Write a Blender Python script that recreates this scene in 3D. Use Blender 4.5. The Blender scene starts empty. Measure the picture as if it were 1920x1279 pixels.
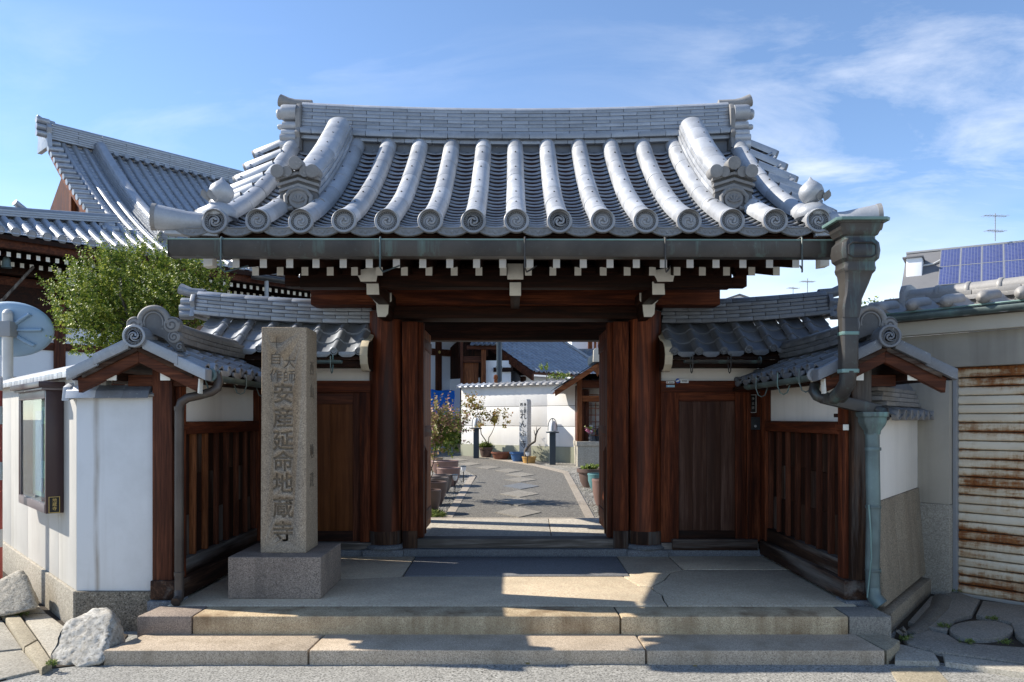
import bpy, bmesh, math, random
from mathutils import Vector, Matrix, noise as mnoise
R = math.radians
rnd = random.Random(7)
C = bpy.context.scene.collection
SC = bpy.context.scene

# ------------------------------------------------------------------ camera, sky, sun, exposure
F_PX, VPX, VPY, EYE = 1450.0, 960.0, 785.0, 1.65
cam_d = bpy.data.cameras.new('camera')
cam = bpy.data.objects.new('camera', cam_d)
C.objects.link(cam)
cam.location = (0, 0, EYE)
cam.rotation_euler = (R(90), 0, 0)
cam_d.sensor_width = 36.0
cam_d.lens = 36.0 * F_PX / 1920.0
cam_d.shift_y = (VPY - 639.5) / 1920.0
cam_d.clip_start = 0.05
cam_d.clip_end = 3000
SC.camera = cam

SUN = Vector((-1.22, 0.29, 1.0)).normalized()
sun_d = bpy.data.lights.new('sun', 'SUN')
sun_d.energy = 4.5
sun_d.angle = R(0.53)
sun_d.color = (1.0, 0.93, 0.82)
sun = bpy.data.objects.new('sun', sun_d)
C.objects.link(sun)
sun.location = (-30, 8, 25)
sun.rotation_euler = SUN.to_track_quat('Z', 'Y').to_euler()

world = bpy.data.worlds.new('World')
SC.world = world
world.use_nodes = True
wn, wl = world.node_tree.nodes, world.node_tree.links
wn.clear()
def wnode(t, **k):
    n = wn.new(t)
    for a, b in k.items():
        setattr(n, a, b)
    return n
sky = wnode('ShaderNodeTexSky', sky_type='NISHITA', sun_disc=False)
sky.sun_elevation = math.asin(SUN.z)
sky.sun_rotation = math.atan2(SUN.x, SUN.y)
sky.altitude = 1200
sky.air_density = 1.0
sky.dust_density = 0.0
sky.ozone_density = 3.2
tc = wnode('ShaderNodeTexCoord')
sep = wnode('ShaderNodeSeparateXYZ')
wl.new(tc.outputs['Generated'], sep.inputs[0])
zc = wnode('ShaderNodeMath', operation='ADD'); zc.inputs[1].default_value = 0.16
wl.new(sep.outputs['Z'], zc.inputs[0])
zm = wnode('ShaderNodeMath', operation='MAXIMUM'); zm.inputs[1].default_value = 0.03
wl.new(zc.outputs[0], zm.inputs[0])
dx = wnode('ShaderNodeMath', operation='DIVIDE'); dy = wnode('ShaderNodeMath', operation='DIVIDE')
wl.new(sep.outputs['X'], dx.inputs[0]); wl.new(zm.outputs[0], dx.inputs[1])
wl.new(sep.outputs['Y'], dy.inputs[0]); wl.new(zm.outputs[0], dy.inputs[1])
cmb = wnode('ShaderNodeCombineXYZ')
wl.new(dx.outputs[0], cmb.inputs[0]); wl.new(dy.outputs[0], cmb.inputs[1])
mp = wnode('ShaderNodeMapping')
mp.inputs['Location'].default_value = (-0.1, 8.25, 0)
mp.inputs['Rotation'].default_value = (0, 0, R(18))
mp.inputs['Scale'].default_value = (0.55, 1.15, 1)
wl.new(cmb.outputs[0], mp.inputs[0])
n1 = wnode('ShaderNodeTexNoise'); n1.inputs['Scale'].default_value = 0.62; n1.inputs['Detail'].default_value = 2
n2 = wnode('ShaderNodeTexNoise'); n2.inputs['Scale'].default_value = 2.6; n2.inputs['Detail'].default_value = 9
n2.inputs['Roughness'].default_value = 0.62; n2.inputs['Distortion'].default_value = 0.5
wl.new(mp.outputs[0], n1.inputs['Vector']); wl.new(mp.outputs[0], n2.inputs['Vector'])
r1 = wnode('ShaderNodeMapRange'); r1.inputs['From Min'].default_value = 0.47; r1.inputs['From Max'].default_value = 0.66
r2 = wnode('ShaderNodeMapRange'); r2.inputs['From Min'].default_value = 0.47; r2.inputs['From Max'].default_value = 0.72
wl.new(n1.outputs['Fac'], r1.inputs['Value']); wl.new(n2.outputs['Fac'], r2.inputs['Value'])
cm = wnode('ShaderNodeMath', operation='MULTIPLY')
wl.new(r1.outputs[0], cm.inputs[0]); wl.new(r2.outputs[0], cm.inputs[1])
# low bank of cloud towards the horizon, broken up by the same noise
hz = wnode('ShaderNodeMapRange'); hz.inputs['From Min'].default_value = 0.27; hz.inputs['From Max'].default_value = 0.08
wl.new(sep.outputs['Z'], hz.inputs['Value'])
n3 = wnode('ShaderNodeTexNoise'); n3.inputs['Scale'].default_value = 2.1; n3.inputs['Detail'].default_value = 5
mp3 = wnode('ShaderNodeMapping'); mp3.inputs['Scale'].default_value = (1, 1, 3.5); mp3.inputs['Location'].default_value = (2.9, 0.2, 0)
wl.new(tc.outputs['Generated'], mp3.inputs[0]); wl.new(mp3.outputs[0], n3.inputs['Vector'])
r3 = wnode('ShaderNodeMapRange'); r3.inputs['From Min'].default_value = 0.36; r3.inputs['From Max'].default_value = 0.54
wl.new(n3.outputs['Fac'], r3.inputs['Value'])
hm = wnode('ShaderNodeMath', operation='MULTIPLY')
wl.new(hz.outputs[0], hm.inputs[0]); wl.new(r3.outputs[0], hm.inputs[1])
mx = wnode('ShaderNodeMath', operation='MAXIMUM')
wl.new(cm.outputs[0], mx.inputs[0]); wl.new(hm.outputs[0], mx.inputs[1])
cmul = wnode('ShaderNodeMath', operation='MULTIPLY'); cmul.inputs[1].default_value = 0.55
wl.new(mx.outputs[0], cmul.inputs[0])
mixc = wnode('ShaderNodeMixRGB')
mixc.inputs['Color2'].default_value = (7.2, 7.1, 6.9, 1)
wl.new(cmul.outputs[0], mixc.inputs['Fac']); wl.new(sky.outputs[0], mixc.inputs['Color1'])
bg = wnode('ShaderNodeBackground'); bg.inputs['Strength'].default_value = 0.13
wl.new(mixc.outputs[0], bg.inputs['Color'])
wo = wnode('ShaderNodeOutputWorld'); wl.new(bg.outputs[0], wo.inputs[0])

SC.view_settings.view_transform = 'Standard'
SC.view_settings.look = 'None'
SC.view_settings.exposure = 0.85
SC.view_settings.gamma = 1.0
SC.view_settings.use_curve_mapping = False
SC.cycles.max_bounces = 8
SC.cycles.diffuse_bounces = 4
SC.cycles.use_denoising = True

# ------------------------------------------------------------------ materials
MATS = {}
def srgb(r, g, b):
    return tuple(((c / 255) / 12.92 if c / 255 <= 0.04045 else ((c / 255 + 0.055) / 1.055) ** 2.4) for c in (r, g, b)) + (1,)
class NT:
    def __init__(s, name):
        m = bpy.data.materials.new(name); m.use_nodes = True
        s.m = m; s.n = m.node_tree.nodes; s.l = m.node_tree.links
        s.b = s.n['Principled BSDF']
        s.tc = s.n.new('ShaderNodeTexCoord'); s.oi = s.n.new('ShaderNodeObjectInfo')
        ad = s.n.new('ShaderNodeVectorMath'); ad.operation = 'MULTIPLY_ADD'
        cx = s.n.new('ShaderNodeCombineXYZ')
        s.l.new(s.oi.outputs['Random'], cx.inputs[0]); s.l.new(s.oi.outputs['Random'], cx.inputs[2])
        s.l.new(cx.outputs[0], ad.inputs[0]); ad.inputs[1].default_value = (17, 17, 17)
        s.l.new(s.tc.outputs['Object'], ad.inputs[2])
        s.co = ad.outputs[0]
    def noise(s, scale, detail=4, rough=0.55, stretch=(1, 1, 1), dist=0.0, co=None):
        mp = s.n.new('ShaderNodeMapping'); mp.inputs['Scale'].default_value = stretch
        s.l.new(co or s.co, mp.inputs[0])
        t = s.n.new('ShaderNodeTexNoise')
        t.inputs['Scale'].default_value = scale; t.inputs['Detail'].default_value = detail
        t.inputs['Roughness'].default_value = rough; t.inputs['Distortion'].default_value = dist
        s.l.new(mp.outputs[0], t.inputs['Vector'])
        return t.outputs['Fac']
    def voro(s, scale, stretch=(1, 1, 1), feature='F1', out='Distance'):
        mp = s.n.new('ShaderNodeMapping'); mp.inputs['Scale'].default_value = stretch
        s.l.new(s.co, mp.inputs[0])
        t = s.n.new('ShaderNodeTexVoronoi'); t.feature = feature
        t.inputs['Scale'].default_value = scale
        s.l.new(mp.outputs[0], t.inputs['Vector'])
        return t.outputs[out]
    def ramp(s, fac, stops):
        r = s.n.new('ShaderNodeValToRGB')
        e = r.color_ramp.elements
        while len(e) > 1: e.remove(e[-1])
        e[0].position, e[0].color = stops[0]
        for p, c in stops[1:]:
            k = e.new(p); k.color = c
        s.l.new(fac, r.inputs[0])
        return r.outputs[0]
    def mix(s, fac, a, b, mode='MIX'):
        x = s.n.new('ShaderNodeMixRGB'); x.blend_type = mode
        for i, q in ((0, fac), (1, a), (2, b)):
            if hasattr(q, 'links') or isinstance(q, bpy.types.NodeSocket): s.l.new(q, x.inputs[i])
            elif i == 0: x.inputs[0].default_value = q
            else: x.inputs[i].default_value = q if len(q) == 4 else tuple(q) + (1,)
        return x.outputs[0]
    def rng(s, v, a, b, c=0.0, d=1.0):
        r = s.n.new('ShaderNodeMapRange')
        for k, q in (('From Min', a), ('From Max', b), ('To Min', c), ('To Max', d)): r.inputs[k].default_value = q
        s.l.new(v, r.inputs['Value'])
        return r.outputs[0]
    def math(s, op, a, b=None):
        x = s.n.new('ShaderNodeMath'); x.operation = op
        for i, q in ((0, a), (1, b)):
            if q is None: continue
            if isinstance(q, (int, float)): x.inputs[i].default_value = q
            else: s.l.new(q, x.inputs[i])
        return x.outputs[0]
    def xyz(s, co=None):
        x = s.n.new('ShaderNodeSeparateXYZ'); s.l.new(co or s.tc.outputs['Object'], x.inputs[0])
        return x.outputs
    def vary(s, col, amt=0.15):
        v = s.rng(s.oi.outputs['Random'], 0, 1, 1 - amt, 1 + amt)
        h = s.n.new('ShaderNodeHueSaturation'); s.l.new(v, h.inputs['Value']); s.l.new(col, h.inputs['Color'])
        return h.outputs[0]
    def done(s, col, rough=0.6, bump=None, bstr=0.3, bdist=0.01, metal=0.0, spec=0.5):
        if isinstance(col, tuple): s.b.inputs['Base Color'].default_value = col if len(col) == 4 else col + (1,)
        else: s.l.new(col, s.b.inputs['Base Color'])
        if isinstance(rough, (int, float)): s.b.inputs['Roughness'].default_value = rough
        else: s.l.new(rough, s.b.inputs['Roughness'])
        s.b.inputs['Metallic'].default_value = metal
        s.b.inputs['Specular IOR Level'].default_value = spec
        if bump is not None:
            b = s.n.new('ShaderNodeBump'); b.inputs['Strength'].default_value = bstr; b.inputs['Distance'].default_value = bdist
            s.l.new(bump, b.inputs['Height']); s.l.new(b.outputs[0], s.b.inputs['Normal'])
        MATS[s.m.name] = s.m
        return s.m
def g(v, t=(1, 1, 1)): return (v * t[0], v * t[1], v * t[2], 1)

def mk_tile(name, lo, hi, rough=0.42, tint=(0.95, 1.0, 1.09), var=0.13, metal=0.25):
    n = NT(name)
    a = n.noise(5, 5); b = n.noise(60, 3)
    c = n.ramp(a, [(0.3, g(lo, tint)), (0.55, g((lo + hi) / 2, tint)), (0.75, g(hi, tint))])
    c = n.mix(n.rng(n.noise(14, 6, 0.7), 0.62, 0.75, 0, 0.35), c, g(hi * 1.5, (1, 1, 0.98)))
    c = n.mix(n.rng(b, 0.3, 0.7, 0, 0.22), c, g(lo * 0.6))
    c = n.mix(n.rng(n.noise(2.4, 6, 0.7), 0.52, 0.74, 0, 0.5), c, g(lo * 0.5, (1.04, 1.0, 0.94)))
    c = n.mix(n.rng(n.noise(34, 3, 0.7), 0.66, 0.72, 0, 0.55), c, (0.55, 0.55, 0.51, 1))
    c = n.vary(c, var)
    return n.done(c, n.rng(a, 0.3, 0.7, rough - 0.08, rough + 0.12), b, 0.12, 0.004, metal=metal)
mk_tile('tile', 0.39, 0.54, 0.46, (0.96, 1.0, 1.06), 0.17, 0.25)
mk_tile('tile_flat', 0.29, 0.40, 0.38, (0.93, 1.0, 1.10), 0.14, 0.35)  # same clay as tile, darkened: shade on upright tile fronts put into the colour
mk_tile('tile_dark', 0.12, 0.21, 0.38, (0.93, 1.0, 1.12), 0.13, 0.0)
mk_tile('tile_brown', 0.20, 0.29, 0.6, (1.03, 1.0, 0.97), 0.1, 0.0)
mk_tile('tile_rim', 0.30, 0.40, 0.5, (1.0, 1.0, 1.02), 0.08, 0.1)
mk_tile('tile_inner', 0.085, 0.14, 0.6, (1.02, 1.0, 0.98), 0.08, 0.0)
mk_tile('tile_far', 0.33, 0.45, 0.40, (0.93, 1.0, 1.10), 0.1, 0.35)
mk_tile('tile_garage', 0.26, 0.40, 0.55, (1.03, 1.0, 0.97), metal=0.1)

def mk_wood(name, dark, mid, light, axis='Z', rough=0.6, grain=9, wear=0.0, var=0.15, spec=0.12):
    n = NT(name)
    st = {'X': (0.06, 1, 1), 'Y': (1, 0.06, 1), 'Z': (1, 1, 0.06)}[axis]
    a = n.noise(grain, 6, 0.6, st, 1.6); b = n.noise(grain * 9, 3, 0.6, st); lg = n.noise(1.6, 3)
    c = n.ramp(a, [(0.36, dark), (0.5, mid), (0.62, light)])
    c = n.mix(n.rng(b, 0.40, 0.66, 0, 0.7), c, dark)
    c = n.mix(n.rng(lg, 0.45, 0.75, 0, 0.5), c, dark)
    if wear:
        w = n.rng(n.noise(4, 6, 0.7, st), 0.5, 0.7, 0, wear)
        c = n.mix(w, c, (0.20, 0.185, 0.165, 1))
    c = n.vary(c, var)
    return n.done(c, n.rng(a, 0.3, 0.7, rough - 0.1, rough + 0.15), b, 0.25, 0.004, spec=spec)
WD, WM_, WL = (0.036, 0.0105, 0.0055, 1), (0.115, 0.029, 0.0115, 1), (0.215, 0.060, 0.023, 1)
for ax in 'XYZ':
    mk_wood('wood_' + ax, WD, WM_, WL, ax)
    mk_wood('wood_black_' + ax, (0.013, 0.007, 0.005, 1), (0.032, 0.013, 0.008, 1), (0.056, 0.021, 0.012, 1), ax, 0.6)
    mk_wood('wood_grey_' + ax, (0.07, 0.06, 0.05, 1), (0.16, 0.14, 0.12, 1), (0.28, 0.25, 0.215, 1), ax, 0.75)
    mk_wood('wood_worn_' + ax, (0.020, 0.011, 0.008, 1), (0.055, 0.028, 0.017, 1), (0.11, 0.06, 0.036, 1), ax, 0.65, wear=0.9)
    mk_wood('wood_orange_' + ax, (0.09, 0.03, 0.012, 1), (0.22, 0.075, 0.028, 1), (0.33, 0.125, 0.05, 1), ax, 0.55)
    mk_wood('wood_red_' + ax, (0.042, 0.015, 0.009, 1), (0.095, 0.032, 0.017, 1), (0.155, 0.054, 0.027, 1), ax, 0.55)
mk_wood('wood_column', (0.036, 0.0105, 0.0055, 1), (0.14, 0.034, 0.0125, 1), (0.29, 0.08, 0.03, 1), 'Z', 0.5, 5, spec=0.2)
mk_wood('wood_panel', (0.06, 0.019, 0.006, 1), (0.105, 0.034, 0.0105, 1), (0.14, 0.048, 0.015, 1), 'Z', 0.45, 3)
mk_wood('wood_silver', (0.045, 0.02, 0.013, 1), (0.08, 0.039, 0.026, 1), (0.12, 0.068, 0.05, 1), 'Z', 0.5, 6)

def mk_paint(name, col, stain=0.25, rough=0.7, sc=2.0, streak=0.0, streakcol=(0.30, 0.27, 0.22, 1)):
    n = NT(name)
    a = n.noise(sc, 6, 0.65); f = n.noise(55, 3)
    c = n.mix(n.rng(a, 0.42, 0.75, 0, stain), col, tuple(k * 0.62 for k in col[:3]) + (1,))
    if streak:
        s_ = n.noise(3.2, 4, 0.6, (1, 1, 0.07))
        c = n.mix(n.rng(s_, 0.52, 0.78, 0, streak), c, streakcol)
    return n.done(c, rough, f, 0.12, 0.003, spec=0.3)
mk_paint('plaster', (0.84, 0.80, 0.73, 1), 0.18, streak=0.35, streakcol=(0.46, 0.44, 0.39, 1))
mk_paint('plaster_street', (0.52, 0.50, 0.46, 1), 0.35, streak=0.75, streakcol=(0.33, 0.31, 0.26, 1))
mk_paint('plaster_grey', (0.42, 0.41, 0.38, 1), 0.35, streak=0.45)
mk_paint('plaster_garden', (0.84, 0.82, 0.78, 1), 0.2, streak=0.25, streakcol=(0.45, 0.44, 0.42, 1))
mk_paint('concrete_green', (0.34, 0.345, 0.26, 1), 0.45, streak=0.5, streakcol=(0.18, 0.19, 0.13, 1))
mk_paint('white_end', (0.78, 0.76, 0.68, 1), 0.45, 0.6, 7)
mk_paint('cream_board', (0.62, 0.54, 0.40, 1), 0.5, 0.6, 6)
mk_paint('white_board', (0.70, 0.715, 0.735, 1), 0.12, 0.45, 1.2)
mk_paint('siding_white', (0.82, 0.83, 0.84, 1), 0.1)
mk_paint('trim_cream', (0.55, 0.51, 0.43, 1), 0.3)
mk_paint('pole_white', (0.62, 0.62, 0.60, 1), 0.35, 0.5, 5)
mk_paint('mirror_back', (0.30, 0.43, 0.56, 1), 0.25, 0.45, 3, 0.35, (0.45, 0.55, 0.64, 1))
mk_paint('red_paint', (0.42, 0.09, 0.07, 1), 0.3, 0.5)
mk_paint('notice_frame', (0.055, 0.033, 0.034, 1), 0.2, 0.3)
mk_paint('notice_alu', (0.17, 0.145, 0.15, 1), 0.2, 0.35)
mk_paint('paper', (0.78, 0.79, 0.76, 1), 0.1)
mk_paint('paper_green', (0.45, 0.60, 0.30, 1), 0.2)
mk_paint('paper_blue', (0.30, 0.46, 0.60, 1), 0.3)
mk_paint('paper_aqua', (0.36, 0.56, 0.50, 1), 0.2)
mk_paint('tarp_blue', (0.02, 0.24, 0.90, 1), 0.2, 0.45)
mk_paint('black_plate', (0.012, 0.012, 0.013, 1), 0.1, 0.3)
mk_paint('gold', (0.62, 0.44, 0.14, 1), 0.1, 0.35)
mk_paint('ink', (0.03, 0.03, 0.03, 1), 0.1, 0.6)
mk_paint('ink_blue', (0.03, 0.10, 0.40, 1), 0.1, 0.6)
mk_paint('sticker_aqua', (0.38, 0.60, 0.66, 1), 0.1, 0.5)
mk_paint('intercom', (0.028, 0.034, 0.04, 1), 0.2, 0.35)
mk_paint('lamp_metal', (0.045, 0.062, 0.078, 1), 0.2, 0.35)
mk_paint('lamp_globe', (0.80, 0.82, 0.84, 1), 0.05, 0.15)
mk_paint('red_cloth', (0.42, 0.012, 0.03, 1), 0.3, 0.8)
mk_paint('stone_dark', (0.10, 0.10, 0.105, 1), 0.3, 0.6, 12)
mk_paint('steel', (0.30, 0.31, 0.32, 1), 0.2, 0.4)
mk_paint('slate', (0.17, 0.17, 0.175, 1), 0.2, 0.7, 3)
mk_paint('soil', (0.045, 0.035, 0.025, 1), 0.4, 0.9, 9)
mk_paint('flower_pink', (0.62, 0.22, 0.36, 1), 0.2, 0.7)
mk_paint('flower_white', (0.75, 0.72, 0.66, 1), 0.2, 0.7)
for nm, c in (('pot_brown', (0.145, 0.098, 0.083, 1)), ('pot_grey', (0.17, 0.14, 0.125, 1)), ('pot_pink', (0.23, 0.145, 0.125, 1)), ('pot_red', (0.22, 0.085, 0.052, 1)),
              ('pot_yellow', (0.46, 0.27, 0.085, 1)), ('pot_blue', (0.05, 0.13, 0.30, 1)), ('pot_teal', (0.11, 0.24, 0.25, 1)), ('pot_tan', (0.30, 0.23, 0.15, 1))):
    mk_paint(nm, c, 0.4, 0.45, 7)

def mk_granite(name, base, dark, light, sc=150, streak=0.0, streakcol=(0.16, 0.10, 0.055, 1), rough=0.75, stain=0.35, wet=0.0, bump=0.35):
    n = NT(name)
    sp = n.noise(sc, 2, 0.7); big = n.noise(1.7, 6, 0.62); vr = n.voro(sc * 0.8, out='Color')
    c = n.ramp(sp, [(0.36, dark), (0.47, base), (0.6, base), (0.68, light)])
    bwn = n.n.new('ShaderNodeRGBToBW'); n.l.new(vr, bwn.inputs[0]); c = n.mix(0.3, c, bwn.outputs[0], 'OVERLAY')
    c = n.mix(n.rng(big, 0.42, 0.72, 0, stain), c, tuple(k * 0.5 for k in base[:3]) + (1,))
    if streak:
        s_ = n.noise(5, 4, 0.6, (1, 1, 0.05)); s2 = n.noise(2.2, 3)
        k = n.math('MULTIPLY', n.rng(s_, 0.42, 0.66, 0, 1), n.rng(s2, 0.35, 0.6, 0, streak))
        c = n.mix(k, c, streakcol)
    c = n.vary(c, 0.06)
    return n.done(c, rough, sp, bump, 0.004, spec=0.3)
mk_granite('granite_step', (0.58, 0.45, 0.28, 1), (0.24, 0.18, 0.11, 1), (0.66, 0.56, 0.42, 1), 170, 0.95, (0.19, 0.115, 0.055, 1), stain=0.4)
mk_granite('granite_step_low', (0.52, 0.42, 0.31, 1), (0.21, 0.17, 0.13, 1), (0.60, 0.52, 0.42, 1), 170, 0.45, (0.20, 0.15, 0.09, 1), stain=0.3)
mk_granite('granite_stele', (0.37, 0.29, 0.205, 1), (0.19, 0.148, 0.105, 1), (0.50, 0.41, 0.305, 1), 130, 0.35, (0.13, 0.10, 0.08, 1), stain=0.45)
mk_granite('granite_base', (0.31, 0.245, 0.195, 1), (0.10, 0.082, 0.07, 1), (0.43, 0.36, 0.30, 1), 150, 0.5, (0.08, 0.065, 0.055, 1))
mk_granite('granite_wash', (0.21, 0.18, 0.135, 1), (0.04, 0.035, 0.028, 1), (0.46, 0.41, 0.33, 1), 100, 0.25, stain=0.3, bump=0.8)
mk_granite('granite_wall', (0.33, 0.275, 0.20, 1), (0.12, 0.10, 0.075, 1), (0.46, 0.40, 0.31, 1), 110, 0.35, (0.12, 0.085, 0.06, 1), bump=0.6)
mk_granite('stone_grey', (0.17, 0.18, 0.19, 1), (0.07, 0.075, 0.08, 1), (0.33, 0.34, 0.36, 1), 140)
mk_granite('stone_blue', (0.215, 0.212, 0.215, 1), (0.13, 0.13, 0.13, 1), (0.30, 0.295, 0.295, 1), 170, stain=0.2)
mk_granite('rock', (0.46, 0.435, 0.385, 1), (0.25, 0.23, 0.19, 1), (0.60, 0.575, 0.52, 1), 45, 0.5, (0.25, 0.20, 0.13, 1), stain=0.55, bump=1.0)
mk_granite('rock_tan', (0.40, 0.36, 0.29, 1), (0.20, 0.175, 0.135, 1), (0.52, 0.47, 0.39, 1), 90, stain=0.3, bump=0.9)
mk_granite('concrete_floor', (0.63, 0.515, 0.365, 1), (0.48, 0.395, 0.275, 1), (0.72, 0.605, 0.45, 1), 120, stain=0.55, bump=0.35)
mk_granite('concrete_pale', (0.38, 0.35, 0.29, 1), (0.25, 0.225, 0.18, 1), (0.46, 0.43, 0.37, 1), 110, stain=0.4)
mk_granite('concrete_dark', (0.16, 0.145, 0.12, 1), (0.075, 0.068, 0.057, 1), (0.24, 0.225, 0.19, 1), 110, stain=0.6, bump=0.5)
mk_paint('concrete_garage', (0.43, 0.395, 0.33, 1), 0.5, 0.85, 1.5, 0.55, (0.15, 0.135, 0.11, 1))
mk_granite('concrete_fore', (0.27, 0.245, 0.205, 1), (0.15, 0.135, 0.11, 1), (0.36, 0.335, 0.29, 1), 110, stain=0.5, bump=0.5)
mk_granite('concrete_kerb', (0.36, 0.31, 0.22, 1), (0.21, 0.175, 0.12, 1), (0.45, 0.40, 0.31, 1), 120, stain=0.45, bump=0.5)
mk_granite('asphalt', (0.33, 0.32, 0.29, 1), (0.07, 0.068, 0.06, 1), (0.52, 0.50, 0.46, 1), 75, stain=0.25, rough=0.85, bump=0.9)
mk_granite('asphalt_path', (0.165, 0.155, 0.135, 1), (0.05, 0.047, 0.042, 1), (0.36, 0.33, 0.29, 1), 55, stain=0.15, rough=0.85, bump=0.8)
mk_granite('path_stone', (0.36, 0.31, 0.25, 1), (0.22, 0.195, 0.16, 1), (0.45, 0.40, 0.34, 1), 100)
mk_granite('stepping', (0.25, 0.23, 0.195, 1), (0.15, 0.135, 0.115, 1), (0.35, 0.325, 0.28, 1), 80)
mk_granite('threshold_stone', (0.44, 0.40, 0.33, 1), (0.33, 0.30, 0.25, 1), (0.50, 0.46, 0.39, 1), 60, stain=0.2)
mk_granite('gravel', (0.27, 0.255, 0.225, 1), (0.10, 0.095, 0.085, 1), (0.50, 0.48, 0.43, 1), 26, stain=0.3, bump=1.0)
mk_granite('marker_stone', (0.55, 0.55, 0.54, 1), (0.36, 0.36, 0.35, 1), (0.68, 0.68, 0.67, 1), 90)
mk_granite('carved', (0.20, 0.158, 0.112, 1), (0.12, 0.095, 0.07, 1), (0.27, 0.22, 0.165, 1), 130)

# copper gutter with verdigris runs
def mk_copper(name, green=0.5, base=(0.036, 0.034, 0.033, 1), hi=(0.068, 0.063, 0.058, 1)):
    n = NT(name)
    a = n.noise(3, 5); st = n.noise(7, 5, 0.65, (1, 1, 0.10)); sp = n.noise(26, 4, 0.7)
    c = n.ramp(a, [(0.35, base), (0.65, hi)])
    k = n.math('MULTIPLY', n.rng(st, 0.56, 0.70, 0, 1), green)
    c = n.mix(k, c, (0.145, 0.26, 0.235, 1))
    c = n.mix(n.rng(sp, 0.6, 0.75, 0, 0.35 * green), c, (0.19, 0.31, 0.29, 1))
    return n.done(c, 0.45, sp, 0.1, 0.003, metal=0.25)
mk_copper('copper', 0.45)
mk_copper('copper_green', 1.15, (0.075, 0.10, 0.10, 1), (0.14, 0.20, 0.20, 1))
mk_copper('copper_rim', 1.5, (0.11, 0.19, 0.175, 1), (0.20, 0.31, 0.29, 1))
mk_copper('pipe_brown', 0.18, (0.055, 0.042, 0.034, 1), (0.095, 0.075, 0.062, 1))

# rusting roller shutter
n = NT('rust_shutter')
x, y, z = n.xyz()
oc = n.tc.outputs['Object']
a = n.noise(2.6, 6, 0.7, (0.5, 0.5, 3.2), co=oc); b = n.noise(38, 4, 0.75, (1, 1, 0.35), co=oc); dr = n.noise(16, 4, 0.6, (1, 1, 0.10), co=oc)
big = n.noise(1.3, 3, 0.6, (0.35, 0.35, 2.4), co=oc)
# position inside one slat: rust starts at the lower seam and bleeds down from it
fr_n = n.math('FRACT', n.math('DIVIDE', n.math('ADD', z, -0.045), 0.0825))
seam = n.math('MAXIMUM', n.rng(fr_n, 0.0, 0.30, 1, 0), n.rng(fr_n, 0.80, 1.0, 0, 1))
k = n.math('ADD', n.math('MULTIPLY', a, 0.40), n.math('MULTIPLY', b, 0.12))
k = n.math('ADD', k, n.math('MULTIPLY', big, 0.46))
k = n.math('ADD', k, n.math('MULTIPLY', dr, 0.12))
k = n.math('ADD', k, n.math('MULTIPLY', seam, 0.055))
rs = n.ramp(b, [(0.3, (0.10, 0.028, 0.010, 1)), (0.52, (0.27, 0.09, 0.025, 1)), (0.72, (0.42, 0.20, 0.07, 1))])
pa = n.mix(n.rng(n.noise(2, 4), 0.4, 0.7), (0.80, 0.71, 0.55, 1), (0.68, 0.58, 0.43, 1))
c = n.mix(n.rng(k, 0.505, 0.58, 0, 0.6), pa, (0.52, 0.33, 0.14, 1))
c = n.mix(n.rng(k, 0.56, 0.62, 0, 1), c, rs)
n.done(c, n.rng(k, 0.55, 0.66, 0.5, 0.85), b, 0.25, 0.004, spec=0.3)

# solar glass with cell lines
n = NT('solar_cell')
br = n.n.new('ShaderNodeTexBrick'); br.offset = 0
br.inputs['Color1'].default_value = (0.045, 0.062, 0.18, 1); br.inputs['Color2'].default_value = (0.06, 0.078, 0.215, 1)
br.inputs['Mortar'].default_value = (0.15, 0.165, 0.25, 1)
br.inputs['Scale'].default_value = 1; br.inputs['Mortar Size'].default_value = 0.012
br.inputs['Brick Width'].default_value = 0.135; br.inputs['Row Height'].default_value = 0.135
n.l.new(n.tc.outputs['Object'], br.inputs['Vector'])
n.done(br.outputs[0], 0.22, spec=0.6)

# leaves
def mk_leaf(name, a, b, c_, trans=0.35, rough=0.4):
    n = NT(name)
    geo = n.n.new('ShaderNodeNewGeometry')
    rr = geo.outputs['Random Per Island']
    col = n.ramp(rr, [(0.0, a), (0.55, b), (0.9, c_)])
    m = n.done(col, rough, spec=0.28)
    tr = n.n.new('ShaderNodeBsdfTranslucent'); n.l.new(col, tr.inputs['Color'])
    mixs = n.n.new('ShaderNodeMixShader'); mixs.inputs[0].default_value = trans
    out = n.n['Material Output']
    n.l.new(n.b.outputs[0], mixs.inputs[1]); n.l.new(tr.outputs[0], mixs.inputs[2]); n.l.new(mixs.outputs[0], out.inputs[0])
    return m
mk_leaf('leaf', (0.05, 0.10, 0.014, 1), (0.17, 0.24, 0.03, 1), (0.38, 0.41, 0.075, 1), 0.35, 0.5)
mk_leaf('leaf_light', (0.10, 0.17, 0.025, 1), (0.17, 0.24, 0.04, 1), (0.30, 0.33, 0.08, 1), 0.4)
mk_leaf('leaf_nandina', (0.20, 0.24, 0.06, 1), (0.36, 0.28, 0.12, 1), (0.52, 0.30, 0.25, 1), 0.35)
mk_leaf('leaf_yellow', (0.17, 0.17, 0.04, 1), (0.30, 0.24, 0.06, 1), (0.34, 0.18, 0.06, 1), 0.4)
mk_leaf('grass', (0.08, 0.13, 0.02, 1), (0.16, 0.22, 0.05, 1), (0.27, 0.30, 0.09, 1), 0.3, 0.6)
n = NT('bark'); a = n.noise(14, 5, 0.6, (1, 1, 0.25))
n.done(n.ramp(a, [(0.3, (0.05, 0.04, 0.03, 1)), (0.7, (0.17, 0.14, 0.11, 1))]), 0.85, a, 0.6, 0.02)
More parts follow.
